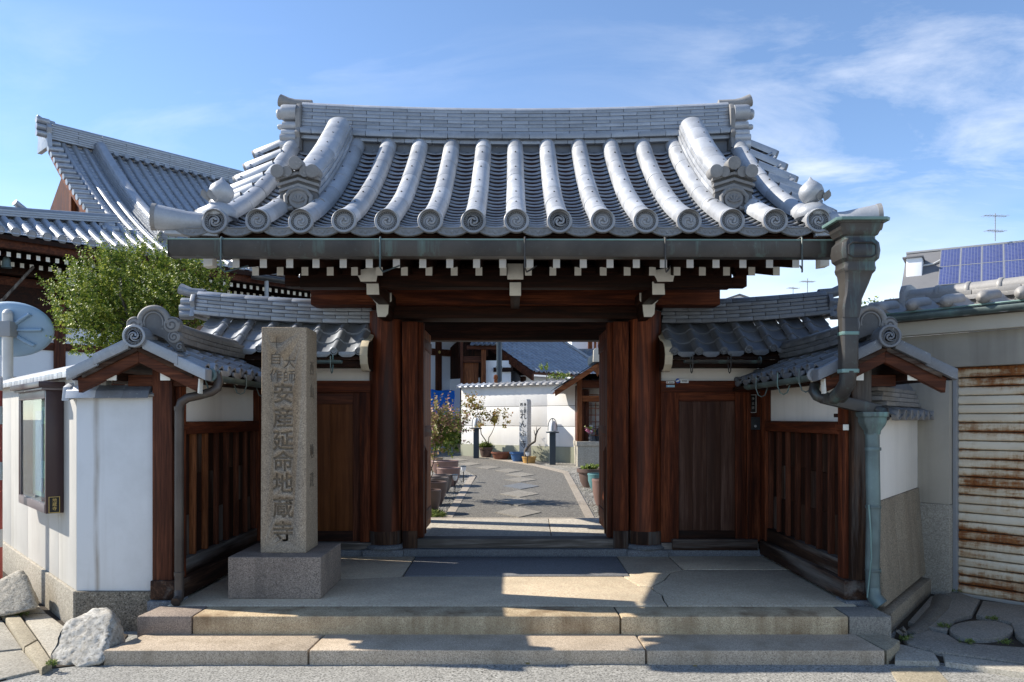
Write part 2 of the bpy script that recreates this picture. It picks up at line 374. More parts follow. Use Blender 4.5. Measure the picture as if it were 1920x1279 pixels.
# window glass of the notice case
n = NT('case_glass')
n.b.inputs['Transmission Weight'].default_value = 1.0
n.b.inputs['IOR'].default_value = 1.12
n.done((0.88, 0.96, 0.95), 0.02)
n = NT('window_glass'); n.done((0.05, 0.06, 0.07), 0.08, spec=0.8)

# ------------------------------------------------------------------ mesh helpers
WMX = {}
def link(name, mesh, parent=None, M=None, mat=None):
    o = bpy.data.objects.new(name, mesh)
    C.objects.link(o)
    M = M or Matrix.Identity(4)
    if parent is not None:
        o.parent = parent
        o.matrix_parent_inverse = WMX[parent].inverted()
    o.matrix_basis = M
    WMX[o] = M
    return o
def tag(o, label=None, cat=None, group=None, kind=None):
    if label: o['label'] = label
    if cat: o['category'] = cat
    if group: o['group'] = group
    if kind: o['kind'] = kind
    return o
def thing(name, label, cat, loc, group=None, kind=None, parent=None):
    o = link(name, None, parent, Matrix.Translation(Vector(loc)))
    o.empty_display_size = 0.2
    return tag(o, label, cat, group, kind)
def hollow(name, parent, loc):
    o = link(name, None, parent, Matrix.Translation(Vector(loc))); o.empty_display_size = 0.1
    return o

class MB:
    def __init__(s, T=None):
        s.v = []; s.f = []; s.mi = []; s.m = 0; s.T = T
    def add(s, vs, fs):
        o = len(s.v)
        T = s.T
        s.v += [tuple(T @ Vector(p)) if T is not None else tuple(p) for p in vs]
        for f in fs:
            s.f.append([i + o for i in f]); s.mi.append(s.m)
        return s
    def box(s, x0, x1, y0, y1, z0, z1):
        return s.add([(x0, y0, z0), (x1, y0, z0), (x1, y1, z0), (x0, y1, z0), (x0, y0, z1), (x1, y0, z1), (x1, y1, z1), (x0, y1, z1)],
                     [(0, 3, 2, 1), (4, 5, 6, 7), (0, 1, 5, 4), (1, 2, 6, 5), (2, 3, 7, 6), (3, 0, 4, 7)])
    def obox(s, a, b, w, h, up=(0, 0, 1)):
        """bar from a to b, w wide and h high"""
        a, b = Vector(a), Vector(b); d = (b - a).normalized(); sd = d.cross(Vector(up))
        if sd.length < 1e-5: sd = Vector((1, 0, 0))
        sd.normalize(); u = sd.cross(d)
        vs = []
        for p in (a, b):
            for i, j in ((-1, -1), (1, -1), (1, 1), (-1, 1)):
                vs.append(p + sd * (i * w / 2) + u * (j * h / 2))
        return s.add(vs, [(0, 3, 2, 1), (4, 5, 6, 7), (0, 1, 5, 4), (1, 2, 6, 5), (2, 3, 7, 6), (3, 0, 4, 7)][::1])
    def prism(s, poly, o, u, v, w):
        """poly (a, b) in the plane o + a u + b v, extruded by w"""
        o, u, v, w = map(Vector, (o, u, v, w)); n = len(poly)
        vs = [o + u * a + v * b for a, b in poly] + [o + u * a + v * b + w for a, b in poly]
        fs = [tuple(range(n)), tuple(range(2 * n - 1, n - 1, -1))]
        fs += [(i, n + i, n + (i + 1) % n, (i + 1) % n) for i in range(n)]
        return s.add(vs, fs)
    def tube(s, path, r, n=8, cap=True, up=None):
        path = [Vector(p) for p in path]
        if not isinstance(r, (list, tuple)): r = [r] * len(path)
        vs = []; fs = []; prev = None
        for i, p in enumerate(path):
            d = (path[min(i + 1, len(path) - 1)] - path[max(i - 1, 0)]).normalized()
            if prev is None:
                q = Vector(up) if up else (Vector((0, 0, 1)) if abs(d.z) < 0.9 else Vector((1, 0, 0)))
                sd = d.cross(q).normalized()
            else:
                sd = (prev - d * prev.dot(d)).normalized()
            prev = sd; uu = sd.cross(d)
            for k in range(n):
                t = 2 * math.pi * k / n
                vs.append(p + (sd * math.cos(t) + uu * math.sin(t)) * r[i])
        for i in range(len(path) - 1):
            for k in range(n):
                a, b = i * n + k, i * n + (k + 1) % n
                fs.append((a, a + n, b + n, b))
        if cap:
            fs.append(tuple(range(n))); fs.append(tuple(range(len(vs) - 1, len(vs) - n - 1, -1)))
        return s.add(vs, fs)
    def lathe(s, prof, o, axis=(0, 0, 1), n=20, ref=None):
        o = Vector(o); a = Vector(axis).normalized()
        q = Vector(ref) if ref else (Vector((1, 0, 0)) if abs(a.x) < 0.9 else Vector((0, 1, 0)))
        u = (q - a * q.dot(a)).normalized(); v = a.cross(u)
        vs = []; fs = []
        for r, h in prof:
            for k in range(n):
                t = 2 * math.pi * k / n
                vs.append(o + a * h + (u * math.cos(t) + v * math.sin(t)) * r)
        for i in range(len(prof) - 1):
            for k in range(n):
                x, y = i * n + k, i * n + (k + 1) % n
                fs.append((x, y, y + n, x + n))
        if prof[0][0] > 1e-4: fs.append(tuple(range(n - 1, -1, -1)))
        if prof[-1][0] > 1e-4: fs.append(tuple(range(len(vs) - n, len(vs))))
        return s.add(vs, fs)
    def sweep(s, prof, frames, cap=True, closed=True):
        """prof (a, b) placed at frames (origin, u, v)"""
        n = len(prof); vs = []; fs = []
        for o, u, v in frames:
            o, u, v = Vector(o), Vector(u), Vector(v)
            vs += [o + u * a + v * b for a, b in prof]
        m = n if closed else n - 1
        for i in range(len(frames) - 1):
            for k in range(m):
                a, b = i * n + k, i * n + (k + 1) % n
                fs.append((a, b, b + n, a + n))
        if cap and closed:
            fs.append(tuple(range(n - 1, -1, -1))); fs.append(tuple(range(len(vs) - n, len(vs))))
        return s.add(vs, fs)
    def grid(s, rows):
        m = len(rows[0]); vs = [p for r in rows for p in r]; fs = []
        for i in range(len(rows) - 1):
            for k in range(m - 1):
                a = i * m + k
                fs.append((a, a + 1, a + m + 1, a + m))
        return s.add(vs, fs)
    def mesh(s, name, mats, bevel=0.0, smooth=35, fix=True, seg=2):
        me = bpy.data.meshes.new(name)
        me.from_pydata(s.v, [], s.f)
        if isinstance(mats, str): mats = [mats]
        for q in mats: me.materials.append(MATS[q])
        if len(mats) > 1: me.polygons.foreach_set('material_index', s.mi)
        if bevel or fix:
            bm = bmesh.new(); bm.from_mesh(me)
            if fix: bmesh.ops.recalc_face_normals(bm, faces=bm.faces)
            if bevel:
                bmesh.ops.remove_doubles(bm, verts=bm.verts, dist=1e-5)
                ed = [e for e in bm.edges if len(e.link_faces) == 2 and e.calc_face_angle(0) > R(30)]
                bmesh.ops.bevel(bm, geom=ed, offset=bevel, segments=seg, affect='EDGES', profile=0.6, clamp_overlap=True)
            bm.to_mesh(me); bm.free()
        if smooth:
            me.shade_smooth(); me.set_sharp_from_angle(angle=R(smooth))
        me.update()
        return me
    def build(s, name, mats, parent=None, bevel=0.0, smooth=35, M=None, seg=2):
        return link(name, s.mesh(name, mats, bevel, smooth, True, seg), parent, M)

def frameT(o, u, n, z=0.0):
    """local (a, b, h) -> o + a u + b n, height z + h"""
    u = Vector((u[0], u[1], 0)).normalized(); n_ = Vector((n[0], n[1], 0)).normalized()
    return Matrix(((u.x, n_.x, 0, o[0]), (u.y, n_.y, 0, o[1]), (0, 0, 1, z), (0, 0, 0, 1)))
def P(px, py, Y):
    """a point of the place at depth Y that the photograph shows at this spot (surveying aid)"""
    return Vector(((px - VPX) * Y / F_PX, Y, EYE - (py - VPY) * Y / F_PX))
def box(name, mat, parent, x0, x1, y0, y1, z0, z1, bevel=0.006, T=None):
    return MB(T).box(x0, x1, y0, y1, z0, z1).build(name, mat, parent, bevel)
def spiral(cx, cy, r0, r1, a0, turns, n=22):
    return [(cx + (r0 + (r1 - r0) * i / n) * math.cos(a0 + turns * 2 * math.pi * i / n),
             cy + (r0 + (r1 - r0) * i / n) * math.sin(a0 + turns * 2 * math.pi * i / n)) for i in range(n + 1)]
def text_mesh(body, size, mat, extrude=0.002, offset=0.0, name='lettering', align='CENTER'):
    cu = bpy.data.curves.new(name, 'FONT'); cu.body = body; cu.size = size
    cu.extrude = extrude; cu.offset = offset; cu.align_x = align; cu.align_y = 'CENTER'; cu.resolution_u = 4
    o = bpy.data.objects.new(name, cu); C.objects.link(o)
    bpy.context.view_layer.update()
    me = bpy.data.meshes.new_from_object(o.evaluated_get(bpy.context.evaluated_depsgraph_get()))
    C.objects.unlink(o); bpy.data.objects.remove(o); bpy.data.curves.remove(cu)
    me.materials.clear(); me.materials.append(MATS[mat])
    return me

# ------------------------------------------------------------------ ground, platform, pavements
def G(px, py, z=0.0):
    Y = F_PX * (EYE - z) / (py - VPY)
    return ((px - VPX) * Y / F_PX, Y)
def slab(name, mat, parent, pts, z0, z1, bevel=0.008, kind=None):
    b = MB(); b.prism(pts, (0, 0, z0), (1, 0, 0), (0, 1, 0), (0, 0, z1 - z0))
    o = b.build(name, mat, parent, bevel, 30)
    if kind: o['kind'] = kind
    return o
# road: one sheet to the horizon, finely gridded near the camera for a real grain of relief
rb = MB()
def lin(a, b, n): return [a + (b - a) * i / n for i in range(n + 1)]
xs = [-900, -200, -60, -20, -8] + lin(-4.5, 4.5, 150) + [8, 20, 60, 200, 900]
ys = [-900, -200, -40, -5, 2] + lin(4.2, 5.6, 36) + [8, 15, 40, 200, 1500]
rows = []
for y in ys:
    row = []
    for x in xs:
        h = 0.0
        if abs(x) < 4.4 and 4.25 < y < 5.5:
            h = 0.006 * (mnoise.noise((x * 1.5, y * 1.5, 0.3))) + 0.003 * mnoise.noise((x * 9, y * 9, 4.1))
        row.append((x, y, h))
    rows.append(row)
rb.grid(rows)
tag(rb.build('road', 'asphalt', None, 0, 80), kind='structure')

ZP = 0.23
plat = thing('entrance_platform', None, None, (0, 5.6, 0), kind='structure')
slab('platform_bed', 'soil', plat, [(-2.60, 5.60), (2.62, 5.60), (2.80, 8.25), (-2.80, 8.25)], 0.0, ZP - 0.012, 0)
# lower step stones
def stone(name, mat, x0, x1, y0, y1, z0, z1, skew0=0.0, skew1=0.0, bev=0.016):
    pts = [(x0, y0), (x1, y0), (x1 + skew1, y1), (x0 + skew0, y1)]
    return slab(name, mat, plat, pts, z0, z1, bev)
stone('step_stone', 'granite_step_low', -2.74, -1.372, 5.18, 5.60, -0.05, 0.098, 0.10, 0.02)
stone('step_stone', 'granite_step_low', -1.362, 0.896, 5.185, 5.60, -0.05, 0.098, 0.02, -0.01)
stone('step_stone', 'granite_step_low', 0.906, 2.50, 5.18, 5.60, -0.05, 0.098, -0.01, -0.03)
slab('step_stone', 'concrete_kerb', plat, [(2.515, 5.185), (2.56, 5.22), (2.72, 5.42), (2.68, 5.58), (2.485, 5.59)], -0.05, 0.096, 0.012)
stone('step_stone', 'granite_base', -2.70, -2.305, 5.56, 5.87, 0.06, ZP, 0.03, 0.0)
stone('step_stone', 'granite_step', -2.297, 0.776, 5.56, 5.86, 0.06, ZP, 0, -0.01)
stone('step_stone', 'granite_step', 0.786, 2.42, 5.56, 5.86, 0.06, ZP - 0.002, -0.01, 0.01)
stone('step_stone', 'concrete_fore', 2.428, 2.735, 5.565, 5.87, 0.06, ZP - 0.003, 0.01, 0.0)
# landing slabs, with the crack between the two front ones
t = ZP - 0.05
slab('paving_slab', 'concrete_floor', plat, [(-2.62, 5.875), (1.178, 5.875), (1.182, 6.05), (1.205, 6.22), (1.172, 6.38), (1.17, 6.53), (1.075, 6.56), (1.03, 6.78), (0.995, 6.955), (-0.985, 6.955), (-1.4, 6.86), (-2.64, 6.85)], t, ZP)
slab('paving_slab', 'concrete_floor', plat, [(-2.64, 6.86), (-1.4, 6.87), (-0.99, 6.965), (-1.0, 7.98), (-2.70, 7.98)], t, ZP - 0.001)
slab('paving_slab', 'stone_blue', plat, [(-0.975, 6.975), (1.06, 6.975), (1.075, 7.93), (-0.985, 7.93)], t, ZP + 0.004)
slab('paving_slab', 'concrete_floor', plat, [(1.005, 6.965), (1.04, 6.785), (1.085, 6.57), (1.18, 6.54), (1.33, 6.80), (1.45, 7.12), (1.60, 7.27), (1.61, 7.98), (1.085, 7.98), (1.07, 6.97)], t, ZP)
slab('paving_slab', 'concrete_floor', plat, [(1.188, 5.875), (2.62, 5.875), (2.64, 7.27), (1.61, 7.265), (1.46, 7.11), (1.34, 6.79), (1.18, 6.525), (1.182, 6.39), (1.215, 6.225), (1.192, 6.05)], t, ZP)
slab('paving_slab', 'concrete_floor', plat, [(1.615, 7.28), (2.64, 7.28), (2.70, 7.98), (1.62, 7.98)], t, ZP + 0.002)

# forecourt of the garage, in broken pieces
fore = thing('forecourt', None, None, (3.4, 6.0, 0), kind='structure')
def fpoly(name, mat, pts, z, bev=0.01, z0=-0.05):
    return slab(name, mat, fore, [G(a, b, z) for a, b in pts], z0, z, bev)
fpoly('concrete_bed', 'soil', [(1665, 1240), (1690, 1150), (1760, 1098), (2500, 1180), (2500, 1330), (1930, 1262), (1760, 1238)], 0.018, 0)
fpoly('concrete_piece', 'concrete_fore', [(1702, 1166), (1745, 1118), (1790, 1108), (1838, 1124), (1822, 1152), (1790, 1160), (1776, 1182), (1745, 1176)], 0.052)
fpoly('concrete_piece', 'concrete_fore', [(1843, 1126), (2450, 1195), (2450, 1260), (1930, 1206), (1905, 1188), (1895, 1166), (1830, 1152)], 0.056)
fpoly('concrete_piece', 'concrete_fore', [(1692, 1195), (1742, 1181), (1778, 1190), (1800, 1204), (1870, 1210), (1930, 1214), (2450, 1272), (2450, 1318), (1930, 1243), (1760, 1222), (1702, 1206)], 0.047)
fpoly('manhole_cover', 'concrete_fore', [(1840 + 60 * math.cos(q * math.pi / 12), 1180 + 17 * math.sin(q * math.pi / 12)) for q in range(24)], 0.053, 0.006)
fpoly('concrete_piece', 'concrete_pale', [(1676, 1205), (1700, 1210), (1752, 1224), (1762, 1240), (1678, 1238)], 0.036)
fpoly('kerb_lip', 'concrete_pale', [(1768, 1226), (1930, 1248), (2450, 1322), (2450, 1338), (1930, 1262), (1772, 1240)], 0.04, 0.012)
fpoly('concrete_piece', 'concrete_kerb', [(1668, 1254), (1752, 1250), (1790, 1290), (1690, 1290)], 0.006, 0.002)

# roadside pavement by the white wall
pav = thing('roadside_pavement', None, None, (-3.8, 6, 0), kind='structure')
def vpoly(name, mat, pts, z, bev=0.012):
    return slab(name, mat, pav, [G(a, b, z) for a, b in pts], -0.05, z, bev)
vpoly('pavement_bed', 'soil', [(-500, 1010), (0, 1060), (150, 1170), (240, 1190), (196, 1240), (95, 1252), (-60, 1290), (-500, 1290)], 0.008, 0)
vpoly('kerb_stone', 'concrete_kerb', [(-44, 1097), (-18, 1094), (30, 1150), (8, 1156)], 0.055)
vpoly('kerb_stone', 'concrete_kerb', [(10, 1158), (36, 1152), (70, 1198), (45, 1212)], 0.055)
vpoly('kerb_stone', 'concrete_kerb', [(46, 1214), (71, 1200), (98, 1240), (78, 1252)], 0.05)
vpoly('paving_slab', 'concrete_pale', [(-10, 1096), (30, 1092), (86, 1148), (40, 1150)], 0.03)
vpoly('paving_slab', 'concrete_pale', [(40, 1152), (88, 1150), (150, 1196), (205, 1205), (190, 1236), (100, 1240)], 0.03)
vpoly('paving_slab', 'concrete_pale', [(-120, 1150), (4, 1162), (42, 1215), (-120, 1232)], 0.022)
vpoly('paving_slab', 'concrete_pale', [(-120, 1235), (42, 1218), (74, 1255), (-120, 1300)], 0.018)
vpoly('paving_slab', 'concrete_pale', [(-300, 1080), (-50, 1098), (2, 1158), (-300, 1140)], 0.024)

# courtyard behind the gate, rising gently
def zc_(Y): return 0.36 + 0.03 * (Y - 10)
cg = MB()
rows = []
for y in lin(9.0, 60, 12):
    rows.append([(x, y, zc_(y) - 0.012) for x in (-40, -4, 0, 4, 40)])
cg.grid(rows)
tag(cg.build('courtyard_ground', 'gravel', None), kind='structure')
def GC(px, py, up=0.0):
    k = (py - VPY) / F_PX      # EYE - k Y = .36 + .03 (Y - 10) + up
    Y = (EYE - 0.06 - up) / (k + 0.03)
    return Vector(((px - VPX) * Y / F_PX, Y, zc_(Y) + up))
path = thing('garden_path', None, None, (0, 10, 0.36), kind='structure')
def csheet(name, mat, pts, up, parent=path, th=0.03, bev=0.0):
    b = MB(); top = [GC(x, y, up) for x, y in pts]; n = len(top)
    b.add([tuple(p) for p in top] + [(p.x, p.y, p.z - th) for p in top],
          [tuple(range(n))] + [(i, n + i, n + (i + 1) % n, (i + 1) % n) for i in range(n)])
    return b.build(name, mat, parent, bev)
csheet('path_surface', 'asphalt_path', [(836, 972), (1112, 972), (1060, 886), (1000, 873), (930, 862), (880, 853), (838, 846), (800, 842), (780, 856), (845, 866), (895, 893)], 0.0, th=0.01)
csheet('path_edging', 'path_stone', [(829, 974), (846, 974), (892, 893), (882, 890)], 0.006)
csheet('path_edging', 'path_stone', [(1100, 974), (1117, 974), (1066, 885), (1056, 887)], 0.006)
csheet('path_edging', 'path_stone', [(1058, 887), (1066, 884), (1000, 869), (930, 858), (880, 850), (830, 843), (830, 846), (880, 853), (930, 862), (1000, 873)], 0.006)
for cx_, cy_, w_, h_ in ((972, 960, 43, 9.5), (971, 940, 41, 7.5), (974, 925.5, 37, 6.5), (977, 911, 34, 6), (976, 899, 31, 4.5), (976, 889.5, 28, 4.2), (954, 882, 26, 3.6), (915, 876, 23, 3.2), (880, 869.5, 22, 3), (858, 862, 20, 2.6)):
    csheet('stepping_stone', 'stepping' if cx_ != 977 else 'stone_grey', [(cx_ - w_, cy_), (cx_, cy_ - h_), (cx_ + w_, cy_), (cx_, cy_ + h_)], 0.01)
# paving just behind the sill, under the gate roof
th = thing('gate_paving', None, None, (0, 9.2, 0.3), kind='structure')
slab('paving_slab', 'threshold_stone', th, [(-1.3, 8.30), (0.42, 8.30), (0.46, 9.85), (-1.4, 9.85)], 0.2, 0.375, 0.006)
slab('paving_slab', 'threshold_stone', th, [(0.43, 8.30), (1.4, 8.30), (1.45, 9.85), (0.47, 9.85)], 0.2, 0.376, 0.006)
slab('paving_slab', 'path_stone', th, [(-1.4, 9.86), (1.45, 9.86), (1.45, 9.98), (-1.4, 9.98)], 0.2, 0.374, 0.006)

# ------------------------------------------------------------------ the gate
CX = 0.035
gate = thing('temple_gate', 'large tiled temple gate with round dark red columns and open doorway', 'gate', (CX, 8.15, ZP))
# concave roof line: (Y, Z) of the deck along the slope, by arc length
YE, ZE, YR, HR = 6.12, 3.165, 8.36, 1.40
_tab = []
_a = 0.0
for i in range(401):
    s_ = i / 400
    y = YE + (YR - YE) * s_; z = ZE + HR * (0.60 * s_ + 0.40 * s_ * s_)
    if _tab: _a += math.hypot(y - _tab[-1][1], z - _tab[-1][2])
    _tab.append((_a, y, z))
ALEN = _a
def prof(a):
    if a <= 0: i = 0
    elif a >= ALEN: i = 399
    else:
        lo, hi = 0, 400
        while hi - lo > 1:
            m = (lo + hi) // 2
            if _tab[m][0] <= a: lo = m
            else: hi = m
        i = lo
    p, q = _tab[i], _tab[i + 1]
    k = (a - p[0]) / (q[0] - p[0])
    y = p[1] + (q[1] - p[1]) * k; z = p[2] + (q[2] - p[2]) * k
    return y, z, math.atan2(q[2] - p[2], q[1] - p[1])
def onslope(x, a, h=0.0, pitch=0.0):
    y, z, t = prof(a)
    return Matrix.Translation((x, y - math.sin(t) * h, z + math.cos(t) * h)) @ Matrix.Rotation(t + pitch, 4, 'X')

roof = hollow('roof', gate, (CX, 8.3, 4.5))
# deck and back slope
db = MB()
fr = []
for i in range(0, 41):
    y, z, t = prof(ALEN * i / 40)
    fr.append((y, z))
bk = [(2 * 8.42 - y, z) for y, z in reversed(fr)]
pl = fr + bk
db.sweep([(0, 0), (0, 1)], [((CX - 2.56, y, z - 0.02), (0, 0, -0.05), (5.12, 0, 0)) for y, z in pl], cap=False, closed=False)
db.sweep([(0, 0), (0, 1)], [((CX - 2.56, y, z - 0.075), (0, 0, -0.05), (5.12, 0, 0)) for y, z in pl], cap=False, closed=False)
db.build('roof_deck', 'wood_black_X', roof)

SP = 0.34
# flat tiles
def flat_mesh(L=0.19, hw=SP / 2, sag=0.056, t=0.0175):
    b = MB(); rows = []
    for y, dz in ((0.05, -t - 0.004), (0.003, -t), (0.0, -t * 0.6), (0.003, -t * 0.2), (0.009, 0.0), (L, 0)):
        rows.append([(-hw + 2 * hw * k / 8, y, sag * ((k / 4 - 1) ** 2 - 1) + dz) for k in range(9)])
    b.grid(rows)
    return b
fm = flat_mesh().mesh('flat_tile', 'tile_flat', 0, 60)
rest = MB()
EXP = ALEN / 24
nind = 0
for c in range(24):
    for k in range(-1, 15):
        x = CX + (k - 7 + 0.5) * SP
        M = onslope(x + rnd.uniform(-.004, .004), c * EXP + rnd.uniform(-.004, .004), 0.050, -R(12.5)) @ Matrix.Rotation(rnd.uniform(-.012, .012), 4, 'Y')
        if c < 18:
            link('flat_tile', fm, roof, M); nind += 1
        else:
            rest.T = M
            q = flat_mesh(); rest.add(q.v, q.f)
rest.T = None
tag(rest.build('flat_tile_courses', 'tile_flat', roof, 0, 60), kind='stuff')
# round tiles
def round_mesh(L, r0, r1, span=200, n=12, th=0.014, lift=0.0):
    b = MB(); rows = []
    for y, r in ((0.0, r0 - th), (0.0, r0 - 0.003), (0.004, r0), (L, r1)):
        rows.append([(r * math.cos(R(90 + span / 2 - span * k / n)), y, r * math.sin(R(90 + span / 2 - span * k / n))) for k in range(n + 1)])
    b.grid(rows)
    return b
PL = 0.43
def bent_tile(a0, a1, r0, r1, n=12, span=200, m=5):
    b = MB(); rows = []
    for i in range(-1, m + 1):
        q = max(i, 0) / m; aa = a0 + (a1 - a0) * q
        y, z, t = prof(aa)
        r = (r0 + (r1 - r0) * q) - (0.004 if i < 0 else 0)
        rows.append([(r * math.cos(R(90 + span / 2 - span * k / n)), y - math.sin(t) * (0.048 + r * math.sin(R(90 + span / 2 - span * k / n))), z + math.cos(t) * (0.048 + r * math.sin(R(90 + span / 2 - span * k / n)))) for k in range(n + 1)])
    b.grid(rows)
    return b.mesh('round_tile', 'tile', 0, 40)
seglist = []
_p = 0.27
while _p < ALEN - 0.05:
    seglist.append((_p, min(_p + PL, ALEN + 0.02))); _p += PL
segm = [bent_tile(p, q + 0.004, 0.0868, 0.0848) for p, q in seglist]
re_ = bent_tile(-0.002, 0.275, 0.095, 0.0862)
nail = MB(); nail.lathe([(0.0085, 0), (0.0085, 0.006), (0.004, 0.011), (0, 0.012)], (0, 0.22, 0.0845), (0, 0, 1), 8)
nm_ = nail.mesh('tile_nail', 'ink')
# disc with three-comma swirl
def disc_mesh(r, mat='tile_rim', beads=26, depth=0.03):
    b = MB()
    b.lathe([(r, depth), (r, 0.004), (r - 0.004, 0), (r * 0.80, 0), (r * 0.77, 0.010), (r * 0.75, 0.013), (0, 0.013)], (0, 0, 0), (0, 1, 0), 32)
    for q_ in range(len(b.f)):
        if all(math.hypot(b.v[i_][0], b.v[i_][2]) < r * 0.79 for i_ in b.f[q_]): b.mi[q_] = 1
    for k in range(beads):
        a = 2 * math.pi * k / beads
        b.lathe([(r * 0.045, 0), (r * 0.03, 0.005), (0, 0.006)], (r * 0.67 * math.cos(a), 0.0095, r * 0.67 * math.sin(a)), (0, -1, 0), 5)
    b.lathe([(r * 0.585, 0), (r * 0.575, 0.003), (r * 0.555, 0.003), (r * 0.545, 0)], (0, 0.0098, 0), (0, -1, 0), 28)
    for j in range(3):
        pts = []; rr = []
        for i in range(13):
            q = i / 12
            a = j * 2 * math.pi / 3 + q * 3.6
            rad = r * (0.13 + 0.37 * q)
            pts.append((rad * math.cos(a), 0.0095, rad * math.sin(a)))
            rr.append(r * (0.105 * (1 - q) ** 0.7 + 0.022))
        b.tube(pts, rr, 7)
    return b.mesh('eave_disc', [mat, 'tile_inner'], 0, 40)
dm = disc_mesh(0.1)
for k in range(15):
    x = CX + (k - 7) * SP
    e = link('eave_round_tile', re_, roof, Matrix.Translation((x, 0, 0)))
    dscale = 1 + rnd.uniform(-.01, .01)
    link('eave_disc', dm, roof, Matrix.Translation((x, YE - 0.03, ZE + 0.046 + rnd.uniform(-.004, .004))) @ Matrix.Rotation(R(-8), 4, 'X') @ Matrix.Rotation(rnd.uniform(0, 6), 4, 'Y') @ Matrix.Scale(dscale, 4))
    for (p, q), sm_ in zip(seglist, segm):
        link('round_tile', sm_, roof, Matrix.Translation((x + rnd.uniform(-.002, .002), rnd.uniform(-.001, .001), rnd.uniform(-.0015, .0015))))
        if q < ALEN - 0.1: link('tile_nail', nm_, roof, onslope(x, p + rnd.uniform(-.01, .01), 0.05))
# scrolled crescent tiles at the eave
def crescent_mesh():
    b = MB(); n = 12; hw = SP / 2 + 0.012; sag = 0.046; d = 0.020
    up = [(-hw + 2 * hw * k / n, sag * ((2 * k / n - 1) ** 2 - 1) + 0.006) for k in range(n + 1)]
    lo = [(x * 0.97, z - 0.072 + 0.030 * abs(x / hw) ** 2.2) for x, z in up]
    for y0, y1, sc in ((0, d, 1.0),):
        b.prism(up + lo[::-1], (0, y0, 0), (1, 0, 0), (0, 0, 1), (0, y1 - y0, 0))
    # rim and scrolls in relief
    b.tube([(x, -0.001, z - 0.007) for x, z in up], 0.006, 6)
    b.tube([(x, -0.001, z + 0.006) for x, z in lo], 0.005, 6)
    def cz(x): return sag * ((x / hw) ** 2 - 1) - 0.030 + 0.012 * abs(x / hw) ** 2
    for sg in (-1, 1):
        for cx, r, a0, tn in ((0.045, 0.014, 1.6, 1.1), (0.085, 0.013, -1.6, -1.1), (0.122, 0.012, 1.6, 1.0)):
            b.tube([(sg * p, 0.0, q) for p, q in spiral(cx, cz(cx), r, 0.003, a0, tn, 14)], 0.0028, 5)
        b.tube([(sg * 0.008, 0, cz(0) - 0.010), (sg * 0.02, 0, cz(0.02) + 0.012), (sg * 0.035, 0, cz(0.03) - 0.012), (sg * 0.06, 0, cz(0.06) + 0.013)], 0.003, 5)
    b.lathe([(0.012, 0), (0.008, 0.005), (0, 0.006)], (0, 0, cz(0) - 0.004), (0, -1, 0), 10)
    return b.mesh('eave_scroll_tile', 'tile_brown', 0, 40)
crm = crescent_mesh()
for k in range(-1, 15):
    x = CX + (k - 6.5) * SP
    link('eave_scroll_tile', crm, roof, Matrix.Translation((x, YE - 0.012, ZE + 0.034)) @ Matrix.Rotation(R(-6) + rnd.uniform(-.02, .02), 4, 'X'))

